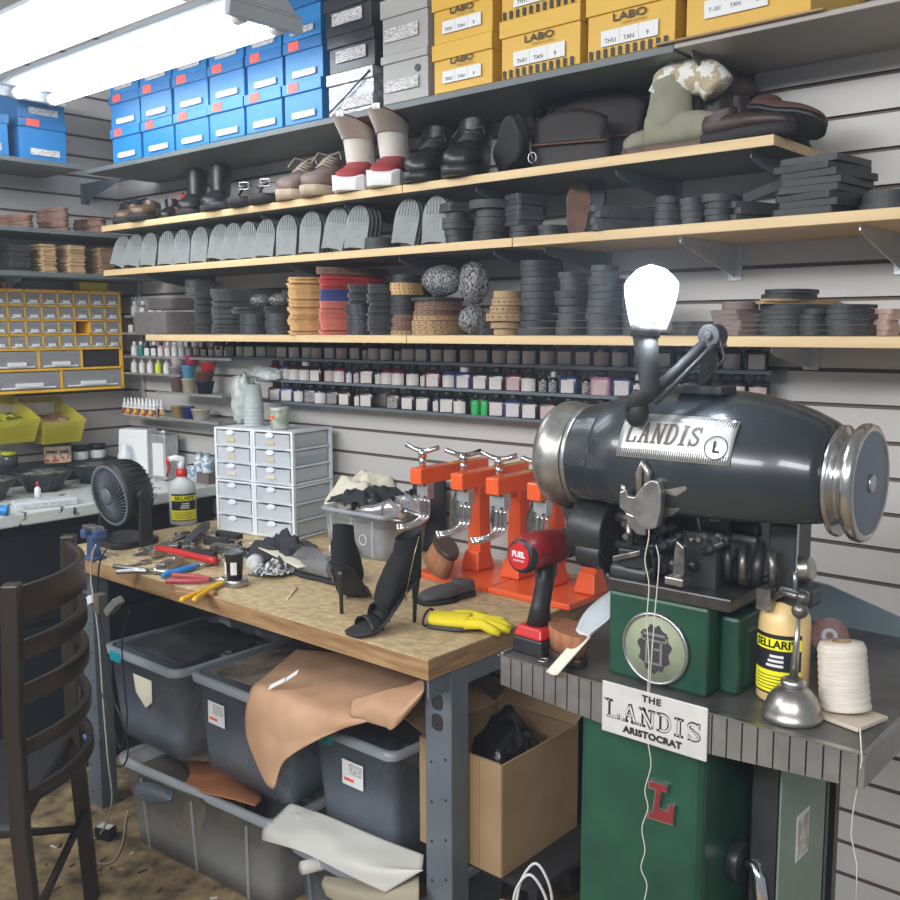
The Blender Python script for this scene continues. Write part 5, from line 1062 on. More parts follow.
# glove
gp = PZ(452, 632, BT); gx = gp.x+.02; gy = gp.y+.03
t = thing('work_glove', 'yellow knit work glove with grey palm lying at the bench front', 'glove', (gx-.03, gy-.005, BT+.001), R_(24)); t.scale = (1.15, 1.1, 1.1)
m = MB(); m.loft([[(x, y*.85, .002+.030*z) for x, y, z in [( -.055+.015*k, .036*w_*math.cos(a), .5+.5*math.sin(a)) for a in [2*PI*q/14 for q in range(14)]]] for k, w_ in enumerate((.88, .92, .98, 1.02, 1.04, 1.0, .95))]); m.build('glove_body', YGLOVE, t, sub=1)
for k, (y, L, a) in enumerate(((-.026, .062, -10), (-.009, .075, -3), (.009, .072, 3), (.026, .058, 10))):
    a = R_(a); c, s = math.cos(a), math.sin(a); MB().tube([(.025, y, .018), (.035+L*.4*c, y+L*.4*s, .022-.003*k), (.035+L*.8*c, y+L*.8*s, .012), (.035+L*c, y+L*s, .008)], [.0105, .0100, .009, .006], 10).build('finger', YGLOVE, t)
MB().tube([(-.01, .028, .016), (.015, .05, .014), (.045, .062, .010)], [.012, .011, .008], 10).build('thumb', YGLOVE, t)
m = MB(); m.loft([[(x, y*.88, .0005+.011*z) for x, y, z in [(-.052+.02*k, .037*w_*math.cos(a), .5+.5*math.sin(a)) for a in [2*PI*q/14 for q in range(14)]]] for k, w_ in enumerate((.9, .97, 1.05, 1.06, .95))]); m.build('grey_palm', GGLOVE, t)
MB().tube([(-.056, .034*math.cos(2*PI*k/16), .017+.015*math.sin(2*PI*k/16)) for k in range(16)], .0025, 6, closed=True).build('cuff_band', BLACKM, t)
# wood stick
p = PZ(287, 599, BT+.002); q = PZ(297, 588, BT+.002); tag(MB().cyl(p, q, .0022).build('wooden_stick', mat('match_wood', (.72, .62, .42), .7)), 'short pale wooden stick lying alone on the bench', 'stick')
# shiny wrapped pump, crumpled paper, cream strip, orange object
p = PZ(305, 583, BT); t = shoe('pump', 'grey pump wrapped in glinting clear plastic film', 'shoe', L=.235, W=.08, toe=.035, inst=.045, hc=.05, st=.006, heel=.01, um=mat('grey_suede', (.085, .09, .095), .8), smt=BLACKM); t.location = (p.x, p.y+.06, BT+.003); t.rotation_euler = (0, 0, R_(-95))
MB().grid(lambda u, v: ((.043+.006*noise.noise(Vector((u*12, v*9, 1))))*math.cos(PI*1.9*u-.5), -.075+.15*v, .037+(.040+.006*noise.noise(Vector((u*9, v*14, 4))))*math.sin(PI*1.9*u-.5)*.9), 30, 20).build('plastic_wrap', mat('glinting_film', (.55, .55, .55), .06, alpha=.22, bump=1.5, scale=35), t)
p = PZ(262, 578, BT); cloth('crumpled_film', 'crumpled clear film with white print beside the black cup', 'film', (p.x, p.y+.045, BT+.001), .048, .05, .030, mat('printed_film', (.10, .10, .11), .2, c2=(.62, .64, .66), scale=45, contrast=.2), 4.4, rough=.7)
a = PZ(256, 543, BT+.045); b = PZ(302, 566, BT+.035); d_ = (b-a); tag(MB().box((0, 0, 0), (d_.length+.02, .034, .0035)).build('cream_strip', CREAM, loc=tuple((a+b)/2), rot=(0, math.atan2(-d_.z, d_.xy.length), math.atan2(d_.y, d_.x)), bevel=.001), 'cream leather strip lying across the clutter by the fabric', 'leather strip')
p = PZ(305, 560, BT+.01); tag(MB().ball((0, 0, .02), (.035, .028, .02)).build('orange_last', mat('orange_plastic', (.65, .27, .05), .4), loc=(p.x+.01, p.y+.04, BT+.001)), 'orange plastic shape tucked under the black fabric heap', 'shoe tree')
tag(MB().box((0, 0, .02), (.06, .05, .04)).build('small_box', WHITE, loc=(-2.03, 1.86, BT+.001), bevel=.002), 'small white box between the drawers and the tub', 'box')
tag(MB().box((0, 0, 0), (.09, .003, .05)).build('black_flap', BLACKM, loc=tuple(PZ(262, 548, BT+.03)), rot=(R_(50), R_(-25), .3)), 'black triangular leather flap in front of drawer tower', 'leather piece')
# black cup and steel rings
p = PZ(226, 587, BT); t = thing('glue_cup', 'black paper cup with white print and grey lid', 'cup', (p.x, p.y+.028, BT+.0195)); lathing('cup', [(.0195, 0), (.0245, .062), (.0255, .063), (.0255, .066)], BLACK, par=t); lathing('lid', [(.0255, .0655), (.0255, .069), (.023, .0695), (.022, .067), (.001, .067)], GREYPAINT, par=t)
for k in range(2): wraplabel(t, .0245, .012, .045, R_(-130+70*k), R_(-92+70*k), PAPER, 'print')
t = thing('steel_weight', 'round steel ring block under the black cup', 'metal block', (p.x+.008, p.y+.026, BT+.0005)); lathing('block', [(.029, 0), (.031, .002), (.031, .016), (.029, .018)], STEEL, par=t)
p = PZ(246, 572, BT); t = thing('tape_roll', 'roll of clear tape standing right of the black cup', 'tape', (p.x, p.y+.03, BT+.022), rot=(0, R_(90), R_(-50))); lathing('roll', [(.010, -.016), (.021, -.016), (.021, .016), (.010, .016)], CLEAR2, par=t); lathing('core', [(.0095, -.0165), (.0095, .0165)], WHITE, par=t)
# tools
def bar(name, label, cat, a, b, r0, r1, m, grp=None, za=.008, zb=.008, extra=None, flat=1.0):
    A_, B_ = PZ(*a, BT+za), PZ(*b, BT+zb); t = thing(name, label, cat, tuple(A_), group=grp); D = B_-A_
    MB().tube(cr_([(0, 0, 0), tuple(D*.33+Vector((0, 0, .002))), tuple(D*.66), tuple(D)], 3), [r0+(r1-r0)*k/9 for k in range(10)], 12, flat=flat).build('handle', m, t)
    if extra: extra(t, D)
    return t
def headfn(t, D):
    d = D.normalized(); p = d.cross(Vector((0, 0, 1))).normalized(); e = -d*.012
    MB().tube([e-p*.035, e-p*.015, e+p*.03, e+p*.045], [.014, .010, .010, .004], 10).build('hammer_head', STEEL, t)
bar('hammer', 'hammer with a red plastic handle lying across the steel pieces', 'hammer', (157, 548), (216, 561), .0085, .0105, REDP, None, .030, .024, lambda t, D: MB().box((.0, -.0, -.012), (.035, .045, .022)).build('hammer_head', WORN, t, bevel=.004))
def pliers(label, a, b, j, m, gap=.012, grp='pliers on the bench'):
    A_, B_, J = PZ(*a, BT+.009), PZ(*b, BT+.009), PZ(*j, BT+.010); t = thing('pliers', label, 'pliers', tuple(J), group=grp)
    for P in (A_, B_):
        D = P-J; n_ = D.normalized(); s = Vector((-n_.y, n_.x, 0))*gap*(1 if P is A_ else -1)
        MB().tube(cr_([tuple(D*.22), tuple(D*.5+s*.5), tuple(D*.8+s*.3), tuple(D)], 4), [.0055]*3+[.0068]*9+[.006], 10).build('handle_grip', m, t)
    D = ((A_+B_)/2-J).normalized(); s = Vector((-D.y, D.x, 0))
    for q in (-1, 1): MB().tube([tuple(D*.035*1), (0, 0, 0), tuple(-D*.03+s*.006*q), tuple(-D*.052)], [.005, .0075, .0065, .003], 8).build('jaw', WORN, t)
    MB().cyl((0, 0, -.009), (0, 0, .010), .006, n=12).build('pivot', STEEL, t); return t
pliers('blue handled pliers lying left of the black cup', (162, 576), (166, 573), (208, 563), BLUEP, .006)
pliers('dark red handled pliers in front of the blue ones', (166, 581), (172, 575), (222, 580), REDD, .010)
pliers('yellow handled pliers at the very front edge of the bench', (181, 600), (194, 600), (232, 577), YELP, .006)
pliers('steel lasting pincers lying in front of the fan', (114, 566), (116, 572), (156, 571), STEEL, .010)
for k, (a, b, w_, h_, z, rz_, mm, lb_) in enumerate((((160, 568), (182, 560), .030, .030, .0, 0, WORN, 'short steel hammer head lying behind the pincers'), ((188, 543), (206, 525), .028, .028, .012, 0, RUBBER2, 'grey rubber mallet head tilted in the tool heap'), ((186, 553), (216, 556), .022, .030, .0, 0, BLACKM, 'black steel block beneath the red hammer'), ((213, 548), (243, 553), .03, .034, .0, 0, WORNDK, 'dark iron anvil piece behind the cup'), ((206, 540), (232, 545), .025, .030, .0, 0, BLACKM, 'black iron piece before the spray bottle'), ((216, 532), (240, 536), .028, .020, .012, 0, BLACKM, 'black cast edge piece next to the drawers'))):
    A_, B_ = PZ(*a, BT+.012+z), PZ(*b, BT+.012+z); D = B_-A_
    o = MB().box((0, 0, 0), (D.xy.length, w_, h_*.8)).box((D.length*.2, 0, h_*.45), (D.length*.3, w_*.6, h_*.25)).build('iron_piece', mm, loc=((A_+B_)/2)[:], rot=(0, 0, math.atan2(D.y, D.x)), bevel=.004); o.location.z = BT+h_*.4+z+.001; tag(o, lb_, 'metal piece', 'iron pieces in the tool heap')
for k, (a, b, mm, lb_) in enumerate((((124, 562), (150, 556), WORN, 'thin steel blade lying behind the pincers'), ((134, 558), (186, 538), WORNDK, 'long dark rasp in the tool heap'), ((170, 546), (196, 532), BLACKM, 'black trimming knife pointing at the spray bottle'), ((150, 550), (178, 548), STEEL, 'flat steel scraper left of the hammer head'), ((176, 584), (216, 588), mat('wood_awl', (.32, .16, .08), .5), 'thin wooden awl below the dark red pliers'), ((160, 540), (186, 531), BLACKM, 'black curved knife next to the fan base'))):
    A_, B_ = PZ(*a, BT+.02), PZ(*b, BT+.02); D = B_-A_; o = MB().box((0, 0, 0), (D.xy.length, .017, .004), taper=(1, .8)).box((D.xy.length*.33, 0, .003), (D.xy.length*.3, .02, .008)).build('hand_tool', mm, loc=((A_+B_)/2)[:], rot=(R_(6), 0, math.atan2(D.y, D.x)), bevel=.0015); o.location.z = BT+.0035+(.022 if k in (1, 3) else 0); tag(o, lb_, 'tool', 'flat tools in the tool heap')
xr = random.Random(21)
for k in range(14):
    a = PZ(xr.uniform(128, 236), xr.uniform(534, 556), BT+.012); mm = (WORNDK, BLACKM, WORN, CAST)[k % 4]; L = xr.uniform(.03, .075); m = MB().box((0, 0, 0), (L, xr.uniform(.010, .022), .008), taper=(.95, .8))
    if k % 2: m.cyl((L*.3, 0, .002), (L*.3+.02, .006, .006), .006, .004, 10)
    else: m.box((L*.35, 0, .006), (L*.25, .014, .010))
    tag(m.build('iron_fitting', mm, loc=(a.x, a.y, BT+.006+.010*(k % 3)), rot=(xr.uniform(-.1, .1), xr.uniform(-.1, .1), xr.uniform(0, 3)), bevel=.0015), 'small %s iron fitting among the heaped tools behind the hammer' % ('oily', 'black', 'bright', 'cast')[k % 4], 'metal piece', '%s iron fittings in the tool heap' % ('oily', 'black', 'bright', 'cast')[k % 4])
# spray cleaner
cb = PZ(181, 527, BT); t = cleaner('clear cleaner bottle with red and white trigger sprayer beside the drawers', (cb.x-.045, cb.y+.040, BT+.0005), R_(64), BOTTLEW, .160, .045)
lathing('red_collar', [(.019, .164), (.020, .166), (.019, .188), (.014, .190)], REDP, par=t)
MB().tube([(0, 0, .186), (0, 0, .206), (.004, 0, .221), (-.02, 0, .226), (-.045, 0, .222)], [.012, .012, .013, .012, .009], 10).build('sprayer_head', WHITE, t)
MB().tube([(-.042, 0, .229), (-.044, 0, .216), (-.038, 0, .196), (-.050, 0, .165)], [.010, .010, .006, .005], 8, flat=.7).build('trigger', REDP, t)
# desk fan
fp = PZ(128, 548, BT); t = thing('desk_fan', 'black round desk fan with swirled grille on the bench end', 'fan', (fp.x-.075, fp.y+.030, BT+.0005), R_(2))
t.scale = (1.25, 1.25, 1.25)
MB().prism(rrect(.150, .130, .03, 5), 0, .016).build('base', BLACK, t, bevel=.004)
T = TR((0, 0, .115), rx=PI/2-R_(0)); HT = Matrix.Translation((0, 0, .128)) @ Matrix.Rotation(R_(8), 4, 'X') @ Matrix.Rotation(PI/2, 4, 'X')
MB().lathe([(.068, .032), (.077, .034), (.0805, .030), (.0815, .020), (.079, -.01), (.073, -.035), (.060, -.05), (.040, -.062), (.0001, -.064)], 40, HT, capb=False, capt=False).build('housing', BLACK, t)
MB().lathe([(.0695, .0345), (.0735, .037), (.077, .0345)], 40, HT, capb=False, capt=False).build('front_ring', GREYPAINT, t)
m = MB()
for k in range(44):
    a = 2*PI*k/44; P = [HT @ Vector((r*math.cos(a+(r-.02)*9), r*math.sin(a+(r-.02)*9), z)) for r, z in ((.020, .041), (.035, .041), (.052, .039), (.070, .035))]; m.tube(P, .0011, 5)
m.build('front_grille', GREYPAINT, t)
m = MB()
for k in range(30):
    a = 2*PI*k/30; P = [HT @ Vector((r*math.cos(a), r*math.sin(a), z)) for r, z in ((.0815, .008), (.080, -.012), (.074, -.036), (.061, -.052))]; m.tube(P, .0018, 5)
m.build('rear_ribs', BLACK, t)
MB().lathe([(.021, .038), (.021, .043), (.016, .0455), (.0001, .046)], 24, HT).build('hub_disc', GREYPAINT, t)
m = MB()
for k in range(5):
    a = 2*PI*k/5; m.grid(lambda u, v: tuple(HT @ Vector(((.018+.045*v)*math.cos(a+u*.9+v*.3), (.018+.045*v)*math.sin(a+u*.9+v*.3), .018+.014*u))), 5, 5)
m.build('fan_blades', BLACKM, t, solid=.0015)
for s in (-1, 1): MB().box((s*.088, .006, .066), (.010, .040, .125), taper=(1, .6)).cyl((s*.080, .004, .128), (s*.096, .004, .128), .016, n=18).build('side_arm', BLACK, t, bevel=.002)
# clamp lamp vice and cables at the bench corner
v0 = PZ(88, 560, BT); t = thing('bench_vice', 'small blue clamp with silver top on the bench corner', 'clamp', (v0.x+.0, v0.y+.02, BT+.0005))
MB().box((0, 0, .035), (.034, .034, .070), taper=(.8, .8)).box((0, 0, .004), (.06, .05, .008)).box((-.03, 0, .070), (.03, .035, .025)).box((.035, 0, .078), (.03, .035, .025)).build('body', mat('blue_cast_paint', (.03, .06, .14), .4, c2=(.06, .12, .26), scale=20), t, bevel=.004)
MB().box((.002, 0, .092), (.070, .030, .012)).tube([(-.04, 0, .087), (-.055, 0, .08)], .006).build('silver_jaw', WORN, t, bevel=.003)
for k, (pts, r, mm, lb_) in enumerate((
    ([(96, 545), (92, 556), (91, 580), (94, 600), (99, 640), (103, 700), (108, 760), (112, 800), (104, 828), (90, 845)], .0028, mat('beige_cable', (.42, .38, .32), .5), 'beige cable hanging from the bench corner down to the floor'),
    ([(107, 548), (100, 562), (98, 585), (98, 610), (108, 660), (114, 700), (120, 715), (128, 745), (124, 765), (110, 765)], .0026, BLACK, 'black cable hanging beside the beige one'),
    ([(118, 556), (105, 552), (100, 548)], .0024, GREYPAINT, 'grey cable lying over the bench corner'),
    ([(130, 610), (122, 640), (125, 690), (127, 720), (120, 748), (112, 720), (100, 690)], .0022, BLACK, 'thin black loop of cable in front of the stacked bins'))):
    Y0 = 1.366 if k in (0, 1) else 1.40 if k == 2 else 1.345
    tag(MB().tube(cr_([PY(a, b, Y0-.001*q) for q, (a, b) in enumerate(pts)], 4), r, 6).build('cable', mm), lb_, 'cable')
def adapter(label, px, py, y, m, d=(.045, .028, .024), rot=(0, 0, 0)):
    p = PY(px, py, y); t = thing('power_adapter', label, 'adapter', tuple(p), rot=rot); MB().box((0, 0, 0), d).build('body', m, t, bevel=.003); MB().cyl((-d[0]/2, 0, 0), (-d[0]/2-.018, 0, 0), .005, .003).build('cord_relief', m, t); return t
adapter('white plug adapter hanging at the bench corner', 91, 600, 1.345, WHITE, (.034, .024, .024), (0, R_(-25), 0))
adapter('grey power brick hanging right of the white plug', 114, 606, 1.345, mat('grey_brick', (.20, .20, .19), .5), (.07, .03, .022), (R_(10), R_(-38), 0))
adapter('brown transformer hanging between plug and brick', 100, 603, 1.355, mat('brown_adapter', (.12, .10, .085), .5), (.03, .028, .055), (0, 0, 0))

# ------------------------------------------------------------------ drawer towers
def tower(label, x, y, z, rz, grp, base):
    t = thing('drawer_unit', label, 'drawer unit', (x, y, z), rz, group=grp); w_, d_, h_ = .165, .195, .171
    f = MB()
    for s in (-1, 1):
        f.box((s*(w_/2-.003), -d_/2+.006, h_/2), (.010, .012, h_)).box((s*(w_/2-.003), d_/2-.006, h_/2), (.008, .012, h_))
        for k in range(4): f.box((s*(w_/2-.003), 0, .004+k*(h_-.008)/3), (.007, d_-.01, .007))
    for k in range(4): f.box((0, -d_/2+.006, .004+k*(h_-.008)/3), (w_-.012, .010, .006))
    f.box((0, 0, h_-.003), (w_-.004, d_-.004, .005)).box((0, d_/2-.002, h_/2), (w_-.01, .003, h_-.01)); f.build('frame', mat('frosted_white_frame', (.76, .81, .86), .35), t, bevel=.0015)
    for k in range(3):
        zc = .006+k*(h_-.008)/3; hh = (h_-.008)/3-.008; b = MB()
        def fr(u, v): a = 2*u-1; return (a*(w_/2-.012), -d_/2-.010*(1-a*a)+.001, zc+hh*v)
        b.grid(fr, 12, 1); b.box((0, 0, zc+.002), (w_-.03, d_-.02, .003)).box((0, d_/2-.012, zc+hh/2), (w_-.03, .003, hh*.9))
        for s in (-1, 1): b.box((s*(w_/2-.014), 0, zc+hh/2), (.002, d_-.02, hh*.9))
        dw = b.build('drawer', CLEAR2, t)
        MB().lathe([(.017, 0), (.019, .003), (.017, .006)], 20, TR((0, -d_/2-.009, zc+hh*.93), rx=PI/2) @ Matrix.Diagonal((1, .45, 1, 1))).build('pull_tab', mat('frosted_white_frame', (.76, .81, .86), .35), dw)
        if base == 'upper': MB().box((0, -d_/2-.0115, zc+hh*.42), (.036, .001, .011)).build('paper_tag', CREAM if k == 0 else mat('manila_tag', (.62, .52, .34), .7), dw)
        cc = MB().box((rnd.uniform(-.02, .02), 0, zc+hh*.3), (w_*.66, d_*.75, hh*.5)); cc.build('contents', [mat('drawer_contents', (.42, .48, .53), .7), mat('drawer_contents_brown', (.30, .20, .15), .7)][(k == 2) * (base == 'upper')], dw)
    return t
for q, (x, y, rz) in enumerate(((-2.579, 1.979, .15), (-2.411, 2.004, .15))):
    nm = ('left', 'right')[q]
    tower('small white framed three-drawer unit, bottom of the %s tower' % nm, x, y, BT+.001, rz, 'clear drawer units', 'lower')
    tower('small white framed three-drawer unit, top of the %s tower' % nm, x, y, BT+.173, rz, 'clear drawer units', 'upper')
tz = BT+.173+.172
t = thing('swab_tub', 'round tub with an orange price sticker on the right drawer tower', 'tub', (-2.415, 1.955, tz+.0005)); lathing('tub', [(.028, 0), (.029, .055), (.030, .058), (.030, .066), (.028, .068)], mat('printed_swab_tub', (.35, .42, .30), .4, c2=(.62, .64, .58), scale=50, contrast=.3), par=t); lathing('lid', [(.0305, .055), (.0305, .068), (.028, .069), (.001, .069)], CLEAR, par=t); MB().box((0, -.0305, .038), (.018, .001, .012)).build('price_sticker', mat('fluoro_orange', (.9, .16, .04), .5), t)
t = thing('cup_stack', 'stack of frosted plastic cups standing upside down on the drawers', 'cups', (-2.565, 1.97, tz+.0005))
for k in range(6): lathing('cup', [(.034, .012*k), (.034, .012*k+.004), (.032, .012*k+.006), (.024, .012*k+.075), (.0001, .012*k+.075)], mat('frosted_cup', (.55, .62, .62), .4, alpha=.7), par=t, capb=False)
lump('bagged_cups', 'tall bundle of plastic bags beside the upturned cups', 'bag', (-2.635, 1.985, tz+.0005), (.042, .042, .085), mat('crumpled_bag', (.42, .46, .45), .3, c2=(.62, .66, .64), scale=30, bump=.8, alpha=.92), None, 31, .35)
lump('plastic_bag', 'crumpled translucent bag resting on top of the cups', 'bag', (-2.60, 2.055, tz+.137), (.065, .035, .026), mat('crumpled_bag', (.42, .46, .45), .3), None, 35, .4)
# ------------------------------------------------------------------ haze volume added to stand in for lens bloom and lifted blacks
hz = MB().box((-1.2, .66, 1.425), (4.8, 2.94, 2.83)).build('added_haze', None or BLACK)
hm = bpy.data.materials.new('bloom_haze'); hm.use_nodes = True; n_ = hm.node_tree.nodes; n_.clear(); vo = n_.new('ShaderNodeVolumeScatter'); vo.inputs['Color'].default_value = (.80, .88, 1, 1); vo.inputs['Density'].default_value = HAZE; vo.inputs['Anisotropy'].default_value = .45; oo_ = n_.new('ShaderNodeOutputMaterial'); hm.node_tree.links.new(vo.outputs[0], oo_.inputs['Volume'])
hz.data.materials.clear(); hz.data.materials.append(hm); tag(hz, 'faint bluish haze added to the room in place of lens bloom', 'haze'); hz['kind'] = 'structure'
# ------------------------------------------------------------------ dye bottle racks
def ledge(label, x0, x1, z, y0=2.062, grp='bottle ledges', m=None):
    t = thing('bottle_ledge', label, 'rack', ((x0+x1)/2, WY, z), group=grp); L = x1-x0; d = WY-y0
    MB().box((0, -d/2-.001, -.002), (L, d, .004)).build('ledge_floor', m or GREYPAINT, t); MB().box((0, -d, .001), (L, .003, .007)).build('front_lip', m or GREYPAINT, t); return t
JP = {}
def jar(kind, body, capm, lab):
    """square shouldered glass bottle"""
    key = (kind, body.name, capm.name, lab.name)
    if key in JP: return JP[key], True
    t = thing('dye_bottle', 'x', 'bottle'); w_, h_ = {'sq': (.053, .050), 'rd': (.047, .052), 'sm': (.026, .044), 'tall': (.024, .052), 'drop': (.022, .040)}[kind]
    m = MB()
    if kind == 'sq':
        o = rrect(w_, w_*.72, .008, 3); rings = [[(x*k, y*k, z) for x, y in o] for k, z in ((.94, 0), (1, .003), (1, h_*.82), (.9, h_*.92), (.5, h_))]; m.loft(rings)
    else: m.lathe([(w_/2*.94, 0), (w_/2, .003), (w_/2, h_*.82), (w_/2*.85, h_*.93), (w_/2*.45, h_)], 18)
    m.build('glass', body, t)
    ch = .013
    if kind == 'drop': MB().lathe([(.008, h_), (.008, h_+.004), (.0045, h_+.008), (.003, h_+.026), (.001, h_+.028)], 12).build('dropper_cap', capm, t)
    else: MB().lathe([(w_*.27, h_-.001), (w_*.27, h_+ch), (w_*.24, h_+ch+.001)], 18).build('cap', capm, t)
    if kind == 'sq': MB().box((0, -w_*.36-.0006, h_*.44), (w_*.66, .0008, h_*.66)).build('label', lab, t)
    else: MB().grid(lambda u, v: ((w_/2+.0006)*math.cos(R_(-145)+R_(105)*u), (w_/2+.0006)*math.sin(R_(-145)+R_(105)*u), h_*(.10+.64*v)), 12, 1).build('label', lab, t)
    JP[key] = t; return t, False
def bottle(kind, body, capm, lab, loc, rz, label, group):
    p, u = jar(kind, body, capm, lab)
    if u: return dup(p, loc, rz, label, group)
    p.location = loc; p.rotation_euler.z = rz; p['label'] = label; p['group'] = group; return p
JL = mat('dye_label', (.46, .44, .43), .7, c2=(.68, .66, .65), scale=500, stretch=(.3, 1, 2.0), contrast=.4)
JL2 = mat('pink_dye_label', (.42, .30, .30), .7, c2=(.56, .45, .44), scale=500, contrast=.4); JL3 = mat('dark_dye_label', (.03, .03, .04), .6, c2=(.42, .40, .40), scale=300, contrast=.3)
JY = mat('yellow_green_label', (.45, .46, .08), .7, c2=(.6, .62, .3), scale=120); GRN = mat('bright_green_bottle', (.03, .42, .10), .4)
zl = PY(400, 387, 2.064).z; zlo = PY(400, 411, 2.064).z; zup = PY(400, 362.5, 2.064).z
lx0, lx1 = PY(262, 381, 2.07).x, PY(772, 400, 2.07).x
ledge('upper bottle ledge hidden close under the lowest sole shelf', PY(200, 360, 2.07).x, lx1, zup); ledge('middle ledge of dark dye bottles', lx0, lx1, zl); ledge('lowest ledge of dark dye bottles', lx0, lx1, zlo)
rows_ = (('upper', zup, PY(204, 360, 2.07).x, lx1, 3), ('middle', zl, lx0, lx1, 5), ('lowest', zlo, lx0, lx1-.42, 7))
jr = random.Random(5)
for nm, z, a, b, sd in rows_:
    x = a+.03; i = 0
    while x < b-.02:
        kind = jr.choice(['sq', 'sq', 'rd', 'rd', 'sm']); w_ = {'sq': .055, 'rd': .049, 'sm': .029}[kind]
        body = jr.choice([AMBER, JARDK, JARDK, AMBER, JARDK, JARBLU, JARRED]); lab = jr.choice([JL, JL, JL, JL3, JL, JL, JL, JL, JL2])
        word = {'black_dye_bottle': 'black', 'amber_dye_bottle': 'brown', 'blue_dye_bottle': 'navy blue', 'oxblood_dye_bottle': 'oxblood'}[body.name]
        px = proj_x = 450+F*((Vector((x, 2.09, z))-EYE).dot(_r))/((Vector((x, 2.09, z))-EYE).dot(_f))
        if nm == 'lowest' and abs(px-477) < 6: kind, body, lab, word, w_ = 'sm', GRN, GRN, 'bright green', .029
        if nm == 'middle' and abs(px-484) < 7: kind, body, lab, word, w_ = 'rd', JARDK, JY, 'yellow labelled', .044
        if nm == 'middle' and abs(px-504) < 7: kind, body, lab, word, w_ = 'sq', JARRED, JL2, 'pink labelled', .050
        if nm == 'middle' and abs(px-596) < 6: kind, body, lab, word, w_ = 'sq', mat('mauve_bottle', (.42, .22, .32), .3), JL2, 'mauve', .050
        gap = nm == 'lowest' and 372 < px < 386
        if not gap:
            capm = BLACK if jr.random() < .8 or nm != 'middle' else WHITE
            bottle(kind, body, capm, lab, (x+w_/2, 2.088+jr.uniform(-.004, .006), z+.0006), .28+jr.uniform(-.15, .2), '%s dye bottle with pale label, %s from the left on the %s ledge' % (word, ordn(i), nm) if kind != 'sm' or word == 'black' else '%s slim dye bottle, %s from the left on the %s ledge' % (word, ordn(i), nm), 'dye bottles on the %s ledge' % nm)
            # second row behind
            i += 1
        x += w_+.003+(.006 if jr.random() < .2 else 0)
# corner bottle racks
WC, DKC = WHITE, BLACK
PAINTL = mat('small_white_label', (.60, .60, .58), .6, c2=(.74, .74, .72), scale=160); cols = {'white': mat('white_dye_bottle', (.62, .62, .60), .35), 'teal': mat('teal_dye_bottle', (.02, .20, .17), .3), 'dark': JARDK, 'pink': mat('pink_dye_bottle', (.58, .34, .36), .3), 'grey': mat('grey_dye_bottle', (.30, .30, .31), .3), 'brown': AMBER, 'lime': mat('lime_dye_bottle', (.60, .66, .05), .3), 'red': JARRED}
corner = (('first', 129, 158, 316.5, ['white', 'dark', 'white', 'dark'], 'sm'), ('second', 126, 147, 333.5, ['dark', 'white', 'dark'], 'sm'), ('third', 129, 222, 356.5, ['white', 'teal', 'dark', 'dark', 'pink', 'pink', 'white', 'white', 'grey', 'pink', 'brown', 'grey', 'dark', 'grey'], 'sm'), ('fourth', 129, 172, 373, ['white', 'white', 'white', 'lime', 'white', 'dark'], 'sm'))
for nm, a, b, py, cs, kind in corner:
    z = PY(a, py, 2.05).z; x0, x1 = PY(a-2, py, 2.05).x, PY(b+3, py, 2.05).x
    ledge('%s small ledge from the top in the corner, lined with little bottles' % nm, x0, x1+.05, z, 2.040, 'corner bottle ledges', ZINC)
    for i, c in enumerate(cs):
        bottle('sm', cols[c], WC if c in ('white', 'teal', 'lime') or i % 2 else DKC, PAINTL if c not in ('teal', 'lime') else cols[c], (x0+.016+i*((x1-x0)/len(cs)+.001), 2.075, z+.0006), .5, '%s little bottle, %s from the corner on the %s small ledge' % (c, ordn(i), nm), 'little bottles on the %s corner ledge' % nm)
z = PY(124, 415, 2.03).z; x0, x1 = PY(121, 415, 2.03).x, PY(170, 415, 2.03).x
ledge('lowest small corner ledge holding bottles with white pointed caps', x0, x1+.04, z, 2.015, 'corner bottle ledges', ZINC)
DL = [mat('dropper_label_dark', (.03, .02, .05), .5, c2=(.55, .12, .06), scale=90, contrast=.2), mat('dropper_label_yellow', (.70, .45, .05), .5, c2=(.10, .03, .05), scale=80, contrast=.2)]
for r in range(2):
    for i in range(9): bottle('drop', cols['white'], WHITE, DL[(i+r) % 2], (x0+.014+i*.0265, 2.040+.030*r, z+.0006), .5, 'dropper bottle with white pointed cap, %s from the corner in the %s row' % (ordn(i), ('front', 'back')[r]), 'dropper bottles with white pointed caps')
z = PY(200, 394, 2.04).z; ledge('small ledge carrying the coloured paint cups', PY(166, 394, 2.04).x, PY(232, 396, 2.04).x, z, 2.0, 'paint cup ledges', ZINC)
z2_ = PY(200, 417, 2.04).z
for k, (px, py, c1, w1, h1, lb_) in enumerate(((175, 394, (.24, .15, .15), .026, .052, 'mauve paint cup, leftmost on the cup ledge'), (187, 394, (.62, .56, .38), .026, .048, 'cream paint cup with a scribbled band on the cup ledge'), (203, 395, (.02, .025, .05), .034, .042, 'dark navy tub of paint on the cup ledge'))):
    p = PY(px, py, 2.05); t = thing('paint_cup', lb_, 'cup', (p.x, 2.06, z+.0006), group='paint cups in the corner'); lathing('cup', [(w1*.72, 0), (w1, h1), (w1*1.06, h1), (w1*1.06, h1+.003)], mat('cup_%d' % k, c1, .4), par=t)
zc = z+.053
